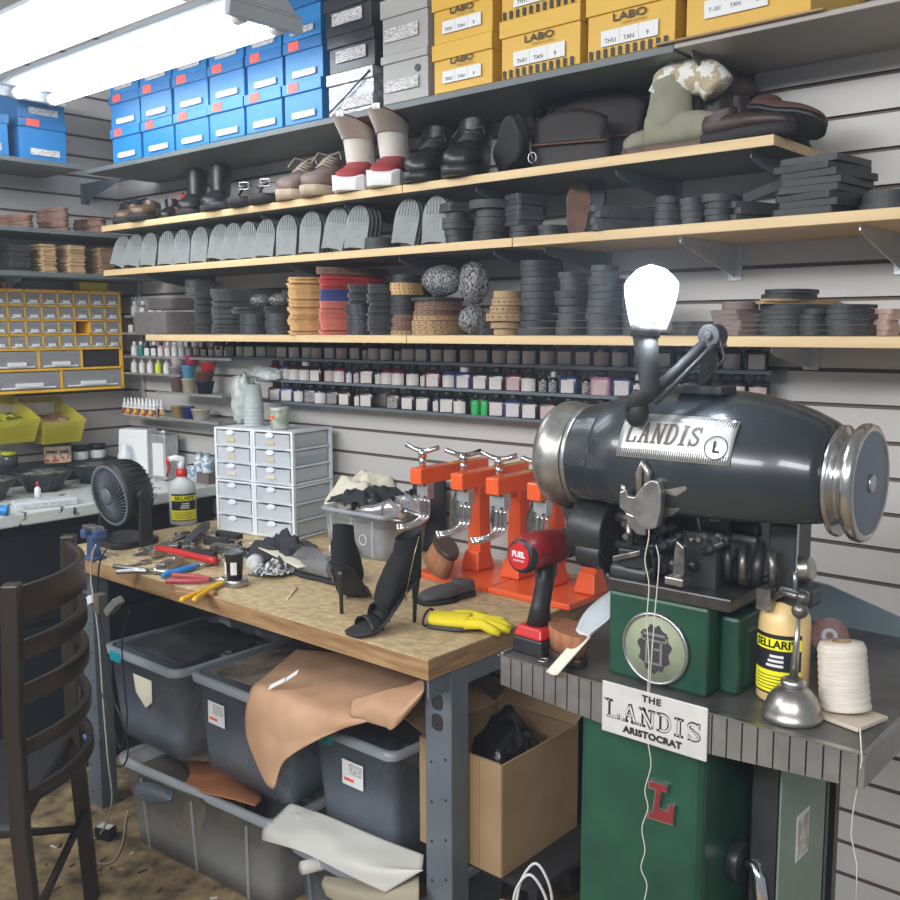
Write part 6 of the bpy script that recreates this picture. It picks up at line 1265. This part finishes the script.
for k, (dx, c1, w1, h1, lb_, zb) in enumerate(((0, (.40, .36, .36), .027, .034, 'clear grey cup stacked on the mauve one', .0556), (1, (.14, .42, .66), .027, .044, 'sky blue cup stacked on the cream one', .0516), (2, (.22, .10, .07), .036, .032, 'brown tub stacked on the navy tub', .0456))):
    px = (175, 187, 203)[k]; p = PY(px, 394, 2.05); t = thing('paint_cup', lb_, 'cup', (p.x, 2.06, z+.0006+zb), group='paint cups in the corner'); lathing('cup', [(w1*.72, 0), (w1*.95, h1), (w1, h1), (w1, h1+.003)], mat('cupb_%d' % k, c1, .4), par=t)
for k, (px, c1, lb_, zb) in enumerate(((176, (.52, .42, .42), 'pale pink lidded cup at the top of the cup pile', .0955), (190, (.42, .03, .09), 'crimson cup at the top of the cup pile', .1006), (206, (.45, .02, .02), 'bright red cup on the brown tub', .0816))):
    p = PY(px, 370, 2.05); t = thing('paint_cup', lb_, 'cup', (p.x, 2.06, z+.0006+zb), group='paint cups in the corner'); lathing('cup', [(.022, 0), (.027, .030), (.028, .033)], mat('cupc_%d' % k, c1, .35), par=t); lathing('lid', [(.029, .0335), (.029, .037), (.001, .037)], CLEAR, par=t)
ledge('second small ledge with blue cups and brushes', PY(168, 417, 2.04).x, PY(228, 420, 2.04).x, z2_-.012, 2.0, 'paint cup ledges', ZINC)
for k, (px, c1, w1, h1, lb_) in enumerate(((176, (.45, .30, .14), .026, .040, 'tan jar beside the blue cup on the second cup ledge'), (186, (.02, .045, .22), .024, .040, 'deep blue cup on the second cup ledge'), (199, (.60, .56, .45), .036, .036, 'cream coloured bowl on the second cup ledge'))):
    p = PY(px, 417, 2.05); t = thing('paint_cup', lb_, 'cup', (p.x, 2.06, z2_-.0114), group='paint cups in the corner'); lathing('cup', [(w1*.75, 0), (w1, h1), (w1*1.05, h1), (w1*1.05, h1+.003)], mat('cupd_%d' % k, c1, .4), par=t)

# ------------------------------------------------------------------ counter items
def onc(px, py): return PZ(px, py, CT)
p = onc(155, 478); rl = 'cans and bottles on the speckled counter'
def can(label, px, py, w_, d_, h_, rz=.2, labm=None, m=ZINC):
    p = onc(px, py); t = thing('solvent_can', label, 'can', (p.x, min(p.y+d_/2, WY-.02-d_/2), CT+.0005), rz, group=rl); MB().box((0, 0, h_/2), (w_, d_, h_)).build('can_body', m, t, bevel=.005)
    MB().lathe([(.014, h_), (.014, h_+.012), (.012, h_+.013)], 16).build('screw_cap', ZINC, t); MB().box((0, -d_/2-.0006, h_*.45), (w_*.75, .001, h_*.72)).build('label', labm or PAPER, t); return t
can('silver rectangular can with white label left of its pair on the counter', 158, 480, .075, .07, .175)
can('silver rectangular can with streaked reflections, nearest the cups', 180, 474, .085, .07, .165, .2, ZINC)
t = thing('paper_bag', 'white paper sack standing behind the fan', 'bag', (-3.37, 2.03, CT+.0005), .4); t.scale = (1.1, 1, 1.25); MB().box((0, 0, .075), (.125, .09, .15), taper=(.94, .8)).build('sack', WHITE, t, bevel=.006); lathing('bottle_front', [(.022, 0), (.024, .075), (.012, .095), (.012, .11)], CLEAR2, par=t)
for ch in t.children:
    if ch.name.startswith('bottle_front'): ch.location = (-.01, -.075, .0)
for k, (px, lb_) in enumerate(((203, 'small white bottle with blue print, left of two before the drawers'), (211, 'small white bottle with blue print, right of two before the drawers'))):
    p = PY(px, 460, 1.99); 
    t = thing('small_bottle', lb_, 'bottle', (-3.10+.048*k+.03, 2.10, CT+.0405), group='white bottles beside the drawers'); lathing('bottle', [(.020, 0), (.021, .003), (.021, .05), (.012, .06), (.012, .072)], mat('blue_white_print', (.20, .36, .50), .5, c2=(.72, .75, .76), scale=60, contrast=.2), par=t)
tag(MB().box((0, 0, .02), (.12, .05, .04)).build('grey_box', mat('grey_brown_card', (.16, .13, .14), .7), loc=(-3.05, 2.105, CT), bevel=.002), 'dark grey box under the two small white bottles', 'box')
p = onc(193, 482); t = thing('tin_can', 'round tin with blue white label behind the cleaner bottle', 'can', (p.x, p.y+.01, CT+.0005), group=rl); lathing('can_body', [(.030, 0), (.030, .062), (.028, .064)], mat('blue_white_print', (.20, .36, .50), .5), par=t); lathing('lid', [(.0305, .060), (.0305, .066), (.026, .064), (.001, .064)], ZINC, par=t)
p = onc(64, 470); t = thing('oblong_tin', 'old beige and red tin lettered max pak on the counter', 'tin', (-3.515, 1.775, CT+.0705), R_(62), group=rl); t.scale = (1.15, 1.0, 1.1); MB().prism(rrect(.085, .055, .02, 5), 0, .062).build('tin_body', mat('aged_beige_tin', (.42, .30, .20), .5, c2=(.50, .38, .26), scale=20), t, bevel=.002); MB().prism(rrect(.087, .057, .02, 5), .058, .067).build('lid', CAST, t, bevel=.001)
MB().box((0, -.0283, .016), (.080, .001, .022)).build('red_band', mat('rust_red_print', (.35, .07, .04), .5, c2=(.5, .4, .3), scale=70, contrast=.2), t)
text('lettering', 'max pak', .022, LABK, t, FRONT((0, -.0288, .041)), sx=.95, bold=.0006)
tag(MB().box((0, 0, .035), (.13, .62, .07)).build('dark_riser', CAST, loc=(-3.555, 1.70, CT), bevel=.004), 'dark low riser against the left wall under the tin and jars', 'riser')
for k, (px, lb_) in enumerate(((86, 'white jar with black lid, left of two right of the tin'), (100, 'white jar with black lid, right of two right of the tin'))):
    t = thing('white_jar', lb_, 'jar', (-3.535, 1.875+.072*k, CT+.0705), group='white jars with black lids'); lathing('jar', [(.030, 0), (.031, .003), (.031, .03), (.029, .034)], WHITE, par=t); lathing('lid', [(.033, .033), (.033, .052), (.031, .054), (.001, .054)], BLACK, par=t)
t = thing('glass_jar', 'dark glass jar with yellow lid under the yellow bins', 'jar', (-3.54, 1.60, CT+.0705)); lathing('jar', [(.030, 0), (.031, .035), (.024, .045)], mat('smoked_glass', (.06, .065, .07), .15), par=t); lathing('lid', [(.025, .044), (.025, .056), (.001, .057)], mat('lime_lid', (.62, .66, .04), .4), par=t)
for k, (px, py, r) in enumerate(((14, 492, .105), (62, 480, .10), (98, 470, .085))):
    p = onc(px, py); t = thing('nail_bowl', ('large black nail bowl at the left edge of the counter', 'black scalloped nail bowl in the middle of the counter', 'black nail bowl behind the desk fan')[k], 'bowl', ((-3.30, -3.345, -3.385)[k], (1.40, 1.63, 1.845)[k], CT+.0005), group='black nail bowls')
    m = MB(); m.grid(lambda u, v: (r*(.55+.45*v)*(1+.05*math.cos(6*2*PI*u)*v)*math.cos(2*PI*u), r*(.55+.45*v)*(1+.05*math.cos(6*2*PI*u)*v)*math.sin(2*PI*u), .070*v**.8), 36, 8); m.add([(r*.55*math.cos(2*PI*q/36), r*.55*math.sin(2*PI*q/36), 0) for q in range(36)], [tuple(range(36))]); m.build('bowl', CAST, t, solid=.003)
    o = MB().grid(lambda u, v: (r*.90*v*math.cos(2*PI*u), r*.90*v*math.sin(2*PI*u), .056+.008*noise.noise(Vector((u*30+k, v*12, 2)))), 40, 14).build('nails', mat('mixed_tacks', (.03, .03, .032), .4, c2=(.36, .33, .29), scale=150, contrast=.2), t); o['kind'] = 'stuff'
p = onc(52, 508); t = thing('clear_case', 'clear flat plastic case lying at the counter front', 'case', (p.x-.05, p.y+.0, CT+.0005), R_(75)); MB().box((0, 0, .012), (.19, .07, .022)).build('case', CLEAR2, t, bevel=.003); MB().box((0, -.0355, .011), (.15, .001, .012)).build('printed_strip', LBLTXT, t)
p = onc(50, 492); t = thing('glue_tube', 'white tube with red tip standing on the clear case', 'tube', (-3.07, 1.475, CT+.024)); lathing('tube', [(.010, 0), (.010, .03), (.004, .038)], WHITE, par=t); lathing('tip', [(.004, .037), (.005, .05), (.002, .055)], REDP, par=t)
p = onc(4, 514); tag(MB().tube(cr_([(0, 0, .015), (.03, .01, .017), (.05, .03, .013)]), .016, 12).build('blue_plug', BLUEP, loc=(p.x-.02, p.y-.03, CT)), 'blue plastic cap lying at the left end of the counter', 'cap')
# yellow translucent bins
for k, (px, lb_) in enumerate(((52, 'yellow translucent hanging bin holding brown leather scraps'), (5, 'yellow translucent hanging bin of lime parts at the left edge'))):
    c = PX(px, 425, -3.53); t = thing('hanging_bin', lb_, 'bin', (-3.54, c.y, PX(px, 444, -3.45).z), PI/2, group='yellow hanging bins'); w_ = .165
    v = [(-w_/2*.85, -.085, 0), (w_/2*.85, -.085, 0), (w_/2*.85, .085, 0), (-w_/2*.85, .085, 0), (-w_/2, -.115, .085), (w_/2, -.115, .085), (w_/2*.9, .085, .165), (-w_/2*.9, .085, .165)]
    MB().add(v, [(0, 1, 2, 3), (0, 4, 5, 1), (1, 5, 6, 2), (3, 7, 4, 0), (2, 6, 7, 3)]).build('bin', YELTRANS, t, solid=.0025)
    cm = (mat('brown_scraps', (.22, .11, .07), .8, c2=(.45, .28, .18), scale=18), mat('lime_parts', (.55, .60, .05), .6, c2=(.10, .10, .02), scale=30, contrast=.15))[k]
    o = MB().grid(lambda u, v: (w_*.8*(u-.5), -.08+.15*v, .06+.03*v+.016*noise.noise(Vector((u*6+k*9, v*6, 1)))), 20, 20).build('contents', cm, t, solid=.01)
tag(MB().box((0, 0, 0), (.012, .75, .05)).build('bin_rail', ZINC, loc=(LX+.008, 1.45, 1.20), bevel=.001), 'grey rail holding the yellow hanging bins', 'rail')

# ------------------------------------------------------------------ yellow drawer organiser
OY1 = PX(121, 340, -3.47).y; OW, OH = .50, .372; OZ = 1.272
t = thing('parts_organiser', 'yellow cabinet of small clear drawers on the left wall, two drawers missing', 'organiser', (-3.549, OY1-OW/2, OZ), PI/2)
f = MB(); D_ = .158; f.box((0, D_/2-.002, OH/2), (OW, .003, OH))
for x in (-OW/2, OW/2): f.box((x, 0, OH/2), (.010, D_, OH))
zr = [0.006, .080, .155]; 
for z in (0.004, .082, .157, OH-.004): f.box((0, 0, z), (OW, D_, .010 if z in (.004, OH-.004) else .008))
for k in range(1, 4): f.box((0, 0, .157+k*(OH-.161)/4), (OW, D_, .006))
for k in range(1, 8): f.box((-OW/2+k*OW/8, 0, (.157+OH)/2), (.006, D_, OH-.16))
for k in range(1, 3): f.box((-OW/2+k*OW/3, 0, .12), (.008, D_, .07))
f.box((0, 0, .043), (.008, D_, .072)); f.build('frame', ORGYEL, t)
def odr(x, z, w_, h_, par):
    b = MB(); b.box((0, -.006, h_/2), (w_, .003, h_)).box((0, .05, .003), (w_*.94, .11, .003)).box((-w_*.47, .05, h_*.4), (.0015, .11, h_*.75)).box((w_*.47, .05, h_*.4), (.0015, .11, h_*.75))
    d = b.build('drawer', mat('organiser_clear_plastic', (.42, .43, .45), .2, alpha=.45), par, loc=(x, -D_/2+.008, z)); MB().box((0, -.012, h_*.26), (w_*.42, .012, h_*.22)).box((0, -.0085, h_*.10), (w_*.86, .003, h_*.10)).build('pull', WHITE, d)
    MB().box((0, .045, h_*.33), (w_*.8, .08, h_*.42)).build('contents', mat('organiser_contents', (.10, .09, .09), .7, c2=(.32, .30, .29), scale=60), d)
rh = (OH-.161)/4
for r in range(4):
    for c in range(8):
        if (r, c) == (1, 5): continue
        odr(-OW/2+(c+.5)*OW/8, .161+r*rh, OW/8-.009, rh-.009, t)
for c in range(2): odr(-OW/2+(c+.5)*OW/3, .088, OW/3-.012, .062, t)
for c in range(2): odr(-OW/2+(c+.5)*OW/2, .012, OW/2-.014, .062, t)
MB().box((OW/3, 0, .12), (OW/3-.012, D_-.02, .062)).build('empty_bay', BLACKM, t)
t = thing('yellow_case', 'small bright yellow plastic case on top of the drawer organiser', 'case', (-3.52, OY1-.085, OZ+OH+.0015), PI/2); MB().box((0, 0, .018), (.105, .06, .034)).build('case', mat('bright_yellow_case', (.80, .68, .02), .35), t, bevel=.006); MB().box((-.055, 0, .02), (.012, .05, .028)).box((0, -.031, .018), (.003, .002, .03)).build('case_lid', mat('bright_yellow_case', (.80, .68, .02), .35), t, bevel=.002)
tag(MB().box((0, 0, .012), (.05, .11, .022)).build('small_carton', mat('orange_black_carton', (.5, .13, .05), .6, c2=(.03, .03, .03), scale=25, contrast=.1), loc=(-3.50, OY1-.44, OZ+OH+.001), bevel=.001), 'small orange and white carton on top of the organiser at left', 'box')

# ------------------------------------------------------------------ under the bench
def patch(name, label, cat, rows, m, n=7, th=.0022, grp=None):
    P = [[PY(a, b, y) for a, b, y in r] for r in rows]; R1 = [cr_(r, n) for r in P]; cols_ = list(zip(*R1)); C_ = [cr_(c, n) for c in cols_]
    nu, nv = len(C_)-1, len(C_[0])-1; c0 = C_[nu//2][nv//2]
    wob = lambda p: p+(EYE-p).normalized()*(.012*noise.noise(p*9)+.008*noise.noise(p*21))
    o = MB().grid(lambda u, v: tuple(wob(C_[round(u*nu)][round(v*nv)])-c0), nu, nv).build(name, m, loc=tuple(c0), solid=th); return tag(o, label, cat, grp)
def scraps(t, w_, d_, h_, cols2, n=9, z0=.012):
    for k in range(n):
        c = cols2[k % len(cols2)]; x = rnd.uniform(-.38, .38)*w_; y = rnd.uniform(-.36, .3)*d_; sw = rnd.uniform(.12, .22)*w_+.02
        sd = rnd.uniform(1, 99); zz = z0+rnd.uniform(.2, .5)*h_
        MB().grid(lambda u, v: (x+sw*(u-.5), min(max(y+d_*.14*(v-.5)+.01*noise.noise(Vector((u*3, v*3, sd))), -d_*.43), d_*.43), zz+h_*.55*(v-.5)+.01*noise.noise(Vector((u*3+4, v*3, sd)))), 6, 6).build('leather_scrap', c, t, solid=.003)
SC = [mat('scrap_dark', (.03, .03, .035), .8), mat('scrap_brown', (.14, .075, .05), .8), mat('scrap_tan', (.38, .24, .15), .7), mat('scrap_grey', (.16, .17, .18), .8), mat('scrap_pink', (.36, .22, .19), .8)]
b4 = tub('storage_bin', 'long clear bin on the floor stuffed with leather scraps', 'storage bin', -2.19, 1.625, .001, .66, .40, .262, mat('hazy_clear_bin', (.55, .57, .58), .2, alpha=.34), R_(4), lab=False, grp='plastic storage bins'); scraps(b4, .56, .33, .22, SC, 12)
b1 = tub('storage_bin', 'clear bin with a cream tag and teal latch, upper left of the stack', 'storage bin', -2.42, 1.63, .302, .365, .40, .27, CLEARB, 0, lab=False, ribs=False, handle=(-1,), grp='plastic storage bins'); scraps(b1, .30, .33, .22, SC, 8)
MB().add([(-.03, -.1975, .16), (.02, -.1985, .125), (.055, -.1985, .15), (.060, -.201, .215), (-.035, -.201, .215)], [(0, 1, 2, 3, 4)]).build('cream_tag', CREAM, b1, solid=.001)
MB().grid(lambda u, v: (.30*(u-.5), -.02+.30*(v-.5), .272+.035*math.sin(PI*u)*math.sin(PI*v)+.015*noise.noise(Vector((u*5, v*5, 8)))), 16, 16).build('dark_leather_pile', SC[0], b1, solid=.004)
b2 = tub('storage_bin', 'blue grey bin with printed label beneath the dirty board', 'storage bin', -2.01, 1.66, .302, .40, .40, .27, CLEARB, 0, lx=-.22, ribs=False, grp='plastic storage bins'); scraps(b2, .33, .33, .22, SC[:1]+SC[3:4], 8)
b3 = tub('storage_bin', 'blue grey bin with teal latch in front of the bench leg', 'storage bin', -1.63, 1.70, .262, .285, .38, .27, CLEARB, 0, lx=.02, ribs=False, handle=(-1,), grp='plastic storage bins'); scraps(b3, .23, .3, .22, SC[:1]+SC[3:5], 7)
b5 = tub('storage_bin', 'clear low bin on the floor under the white vinyl roll', 'storage bin', -1.605, 1.66, .001, .42, .38, .215, CLEARB, 0, lab=False, grp='plastic storage bins'); scraps(b5, .34, .3, .17, SC, 7)
p = PZ(215, 655, .60); tag(MB().box((0, 0, 0), (.36, .36, .004)).build('dirty_board', mat('stained_board', (.22, .18, .13), .8, c2=(.05, .045, .04), scale=9, contrast=.35), loc=(-1.99, 1.68, .578), rot=(R_(1), 0, .05)), 'stained brown board lying on the blue grey bin', 'board')
tag(MB().box((0, 0, 0), (.50, .004, .17)).build('brown_board', mat('brown_back_board', (.16, .09, .06), .8), loc=(-1.9, 1.90, .675), rot=(R_(-6), 0, 0)), 'brown board leaning at the back under the bench', 'board')
patch('tan_hide', 'large natural tan leather hide draped over the bins', 'leather', [
    [(298, 648, 1.72), (340, 652, 1.72), (385, 662, 1.70), (424, 678, 1.66)],
    [(266, 676, 1.50), (305, 684, 1.50), (360, 694, 1.52), (424, 684, 1.56)],
    [(250, 692, 1.425), (288, 704, 1.42), (330, 716, 1.43), (398, 712, 1.45)],
    [(246, 735, 1.415), (270, 742, 1.412), (300, 742, 1.42), (345, 728, 1.43)],
    [(266, 784, 1.41), (274, 788, 1.41), (282, 764, 1.412), (300, 748, 1.42)]], PEACH, grp='hides under the bench')
patch('tan_hide', 'folded end of a tan leather hide beside the bench leg', 'leather', [
    [(352, 700, 1.45), (385, 690, 1.46), (408, 684, 1.47), (424, 678, 1.47)],
    [(350, 715, 1.43), (375, 706, 1.42), (398, 712, 1.41), (424, 690, 1.44)],
    [(362, 720, 1.44), (385, 727, 1.425), (394, 728, 1.41), (420, 700, 1.44)]], PEACH, grp='hides under the bench')
for k, (a, b) in enumerate(((277, 686), (291, 680))): 
    p = PY(a, b, 1.49); p2 = PY(a+10, b-8, 1.54)
m = MB(); q = [PY(268, 690, 1.448), PY(284, 682, 1.468), PY(286, 677, 1.476), PY(270, 685, 1.456)]; m.add([tuple(v+(EYE-v)*.018) for v in q], [(0, 1, 2, 3)]); q = [PY(285, 682, 1.470), PY(297, 674, 1.49), PY(299, 669, 1.50), PY(287, 677, 1.48)]; m.add([tuple(v+(EYE-v)*.018) for v in q], [(0, 1, 2, 3)])
tag(m.build('stock_sticker', PAPER), 'white printed stickers on the tan hide', 'sticker')
patch('white_vinyl', 'white vinyl sheet spread over the low bin', 'vinyl sheet', [
    [(290, 803, 1.50), (325, 815, 1.50), (380, 838, 1.50), (424, 855, 1.50)],
    [(278, 815, 1.47), (320, 832, 1.45), (375, 858, 1.45), (422, 870, 1.45)],
    [(264, 828, 1.435), (310, 846, 1.42), (365, 868, 1.42), (420, 872, 1.44)],
    [(262, 840, 1.43), (302, 852, 1.41), (350, 876, 1.41), (385, 893, 1.42)]], OFFW, grp='sheets on the low bin')
patch('white_vinyl', 'rolled white vinyl end poking up at the left', 'vinyl sheet', [
    [(290, 803, 1.53), (300, 806, 1.53), (318, 822, 1.53)], [(288, 812, 1.49), (300, 818, 1.47), (318, 832, 1.49)], [(290, 822, 1.50), (300, 830, 1.50), (310, 838, 1.50)]], OFFW, grp='sheets on the low bin')
patch('canvas_sheet', 'beige canvas sheet beneath the white vinyl', 'canvas', [
    [(325, 876, 1.46), (370, 880, 1.46), (419, 876, 1.46)], [(322, 884, 1.425), (370, 896, 1.42), (419, 890, 1.42)], [(326, 896, 1.42), (360, 910, 1.42), (419, 915, 1.42)]], mat('beige_canvas', (.36, .32, .23), .8), grp='sheets on the low bin')
tag(MB().tube([tuple(PY(302, 868, 1.42)), tuple(PY(322, 875, 1.46)+Vector((0, .12, 0)))], .016, 16).build('vinyl_roll', OFFW), 'small white vinyl roll under the sheet corner', 'roll')
patch('brown_leather', 'orange brown leather piece on the long floor bin', 'leather', [
    [(170, 762, 1.60), (205, 762, 1.60), (240, 775, 1.60), (262, 792, 1.60)], [(168, 772, 1.50), (200, 782, 1.48), (230, 788, 1.48), (262, 800, 1.48)], [(178, 785, 1.43), (205, 793, 1.42), (235, 800, 1.42), (255, 806, 1.42)]], mat('rust_leather', (.36, .13, .05), .6, c2=(.45, .18, .08), scale=8), grp='leather on the floor bin')
patch('brown_leather', 'dark olive leather piece spilling from the floor bin', 'leather', [
    [(130, 745, 1.60), (160, 748, 1.58), (185, 765, 1.55)], [(138, 765, 1.46), (165, 772, 1.46), (200, 792, 1.45)], [(150, 778, 1.405), (170, 788, 1.40), (205, 805, 1.40)]], mat('olive_leather', (.075, .065, .05), .6), grp='leather on the floor bin')
patch('brown_leather', 'dark grey leather flap over the floor bin rim', 'leather', [
    [(140, 775, 1.46), (160, 778, 1.46), (178, 784, 1.46)], [(136, 786, 1.39), (155, 790, 1.385), (172, 798, 1.39)], [(134, 797, 1.385), (150, 802, 1.38), (166, 803, 1.385)]], GREYPAINT, grp='leather on the floor bin')
# cardboard box on a black stand
t = thing('metal_stand', 'black low metal stand under the cardboard box', 'stand', (-1.245, 1.715, 0))
MB().box((0, 0, .335), (.29, .36, .014)).build('stand_top', BLACKM, t)
for x in (-.13, .13):
    for y in (-.165, .165): MB().box((x, y, .164), (.022, .022, .328)).build('leg', BLACKM, t)
MB().box((.13, 0, .12), (.018, .31, .018)).build('crossbar', BLACKM, t)
t = thing('cardboard_box', 'open brown cardboard box with a black bag inside', 'box', (-1.30, 1.665, .343)); w_, d_, h_ = .232, .285, .25
m = MB(); 
for s in (-1, 1): m.box((s*w_/2, 0, h_/2), (.004, d_, h_)).box((0, s*d_/2, h_/2), (w_, .004, h_))
m.box((0, 0, .002), (w_, d_, .004)); m.build('carton', CARD, t)
MB().box((0, -d_/2-.0025, h_*.5), (w_*.5, .001, h_*.98)).build('packing_tape', mat('tan_tape', (.33, .22, .11), .35), t)
MB().box((0, .0, 0), (w_, .10, .003)).build('flap', CARD, t, loc=(0, d_/2+.035, h_+.022), rot=(R_(28), 0, 0)); MB().box((0, 0, 0), (.10, d_*.9, .003)).build('flap', CARD, t, loc=(-w_/2-.04, 0, h_+.012), rot=(0, R_(18), 0))
MB().box((0, 0, 0), (w_*.9, .07, .003)).build('flap', CARD, t, loc=(0, -d_/2+.03, h_-.03), rot=(R_(-50), 0, 0))
lump('black_bag', 'crumpled shiny black bag inside the cardboard box', 'bag', (-1.295, 1.68, .35), (.078, .10, .135), mat('shiny_black_bag', (.012, .012, .013), .2, bump=.8, scale=25), None, 44, .22)
t = thing('paper_carrier', 'brown paper carrier bag with white twisted handles on the floor', 'bag', (-1.085, 1.50, .001), R_(20)); MB().box((0, 0, .16), (.15, .09, .32), taper=(1, .35)).build('bag', mat('kraft_paper', (.32, .20, .13), .8), t)
for s in (-1, 1): MB().tube(cr_([(-.04, s*.013, .31), (-.03, s*.018, .37), (0, s*.022, .41), (.03, s*.018, .37), (.04, s*.013, .31)]), .003, 6).build('handle', PAPER, t)
lump('rag_pile', 'dark rumpled leather rags heaped beneath the bench corner', 'rags', (-1.14, 2.03, .001), (.07, .08, .33), mat('dark_rags', (.05, .04, .035), .8, c2=(.10, .075, .06), scale=20, bump=.5), None, 51, .3)

# ------------------------------------------------------------------ chair
P1, P2 = Vector((-1.955, .858, 0)), Vector((-2.315, 1.170, 0)); c = (P1+P2)/2; ax = (P2-P1).normalized(); nn = Vector((-ax.y, ax.x, 0)); nn = nn if nn.dot(Vector((1, 1, 0))) > 0 else -nn
t = thing('ladder_back_chair', 'dark wooden ladder-back chair at the lower left', 'chair', (c.x, c.y, 0)); half = (P2-P1).length/2
def cw(a, n_, z): v = ax*a+nn*n_; return (v.x, v.y, z)
for s in (-1, 1):
    m = MB(); q = []
    for z, bk in ((0, .022), (.45, 0), (.70, .0), (.985, .012)):
        wv = .019 if z > .4 else .016; q.append([cw(s*half-wv, bk-.015-0.0, z), cw(s*half+wv, bk-.015, z), cw(s*half+wv, bk+.020, z), cw(s*half-wv, bk+.020, z)])
    m.loft(q); m.sm = [False]*len(m.sm); m.build('back_leg', WOODDK, t, bevel=.004)
    m = MB(); a = Vector(cw(s*(half-.01), -.41, 0)); m.box((a.x, a.y, .215), (.034, .034, .43)); m.build('front_leg', WOODDK, t, bevel=.004)
for k, z in enumerate((.935, .835, .740, .625, .515)):
    hh = (.075, .044, .044, .032, .032)[k]
    def sl(u, v): a = -half+.012+2*(half-.012)*u; return cw(a, .004+.085*(1-(a/half)**2), z+hh*(v-.5))
    m = MB(); rr_ = []
    for i in range(19):
        a = -half+.012+2*(half-.012)*i/18; b_ = .004+.085*(1-(a/half)**2)
        rr_.append([cw(a, b_-.008, z-hh/2), cw(a, b_+.008, z-hh/2), cw(a, b_+.008, z+hh/2), cw(a, b_-.008, z+hh/2)])
    m.loft(rr_); m.build('back_slat', WOODDK, t, bevel=.003)
m = MB(); sv = [cw(a, n_, .44) for a, n_ in ((-half, .0), (half, .0), (half*.98, -.42), (-half*.98, -.42))]; m.prism([(v[0], v[1]) for v in sv], .432, .462); m.build('seat', mat('black_vinyl_seat', (.02, .02, .022), .4), t, bevel=.01)
for s in (-1, 1): MB().tube([cw(s*half, .02, .20), cw(s*(half-.01), -.41, .20)], .010, 8).build('stretcher', WOODDK, t)
MB().tube([cw(-half, .02, .25), cw(half, .02, .25)], .010, 8).build('stretcher', WOODDK, t)

# ------------------------------------------------------------------ floor bits
p = PZ(106, 838, 0); t = thing('power_adapter', 'black plug adapter with white label lying on the floor', 'adapter', (p.x, p.y, .001), R_(20)); MB().box((0, 0, .018), (.055, .035, .036)).build('body', BLACK, t, bevel=.003); MB().box((0, 0, .0367), (.045, .026, .001)).build('label', PAPER, t)
p = PZ(88, 745, .25); tag(MB().grid(lambda u, v: (.045*math.cos(PI*1.7*u+.6), .03*math.sin(PI*1.7*u+.6), .020*(v-.5)), 24, 1).build('blue_strap', mat('blue_strap', (.10, .16, .38), .6), loc=(p.x+.03, 1.355, .28), solid=.002), 'blue looped strap hanging at the corner of the floor bin', 'strap')
tag(MB().tube(cr_([PZ(97, 838, .004), PZ(86, 845, .004), PZ(95, 862, .004), PZ(112, 862, .004), PZ(122, 845, .004), PZ(126, 820, .004), PZ(128, 810, .02)], 4), .003, 6).build('cable', mat('beige_cable', (.42, .38, .32), .5)), 'beige cable coiled on the floor round the adapter', 'cable')
fr = random.Random(3); DM = [mat('scrap_dark', (.03, .03, .035), .8), mat('pale_shaving', (.60, .55, .45), .8), mat('scrap_brown', (.14, .075, .05), .8)]
for k in range(46):
    p = PZ(fr.uniform(20, 240), fr.uniform(825, 900), 0)
    if not (-2.85 < p.x < -1.4 and .6 < p.y < 1.40): continue
    L = fr.uniform(.008, .03); nm_ = ('dark', 'pale', 'brown')[k % 3]
    tag(MB().box((0, 0, .0012), (L, fr.uniform(.003, .009), .0016)).build('leather_offcut', DM[k % 3], loc=(p.x, p.y, .0004), rot=(0, 0, fr.uniform(0, 3))), 'tiny %s leather offcut scattered on the floor by the bins' % nm_, 'offcut', '%s offcuts on the floor' % nm_)
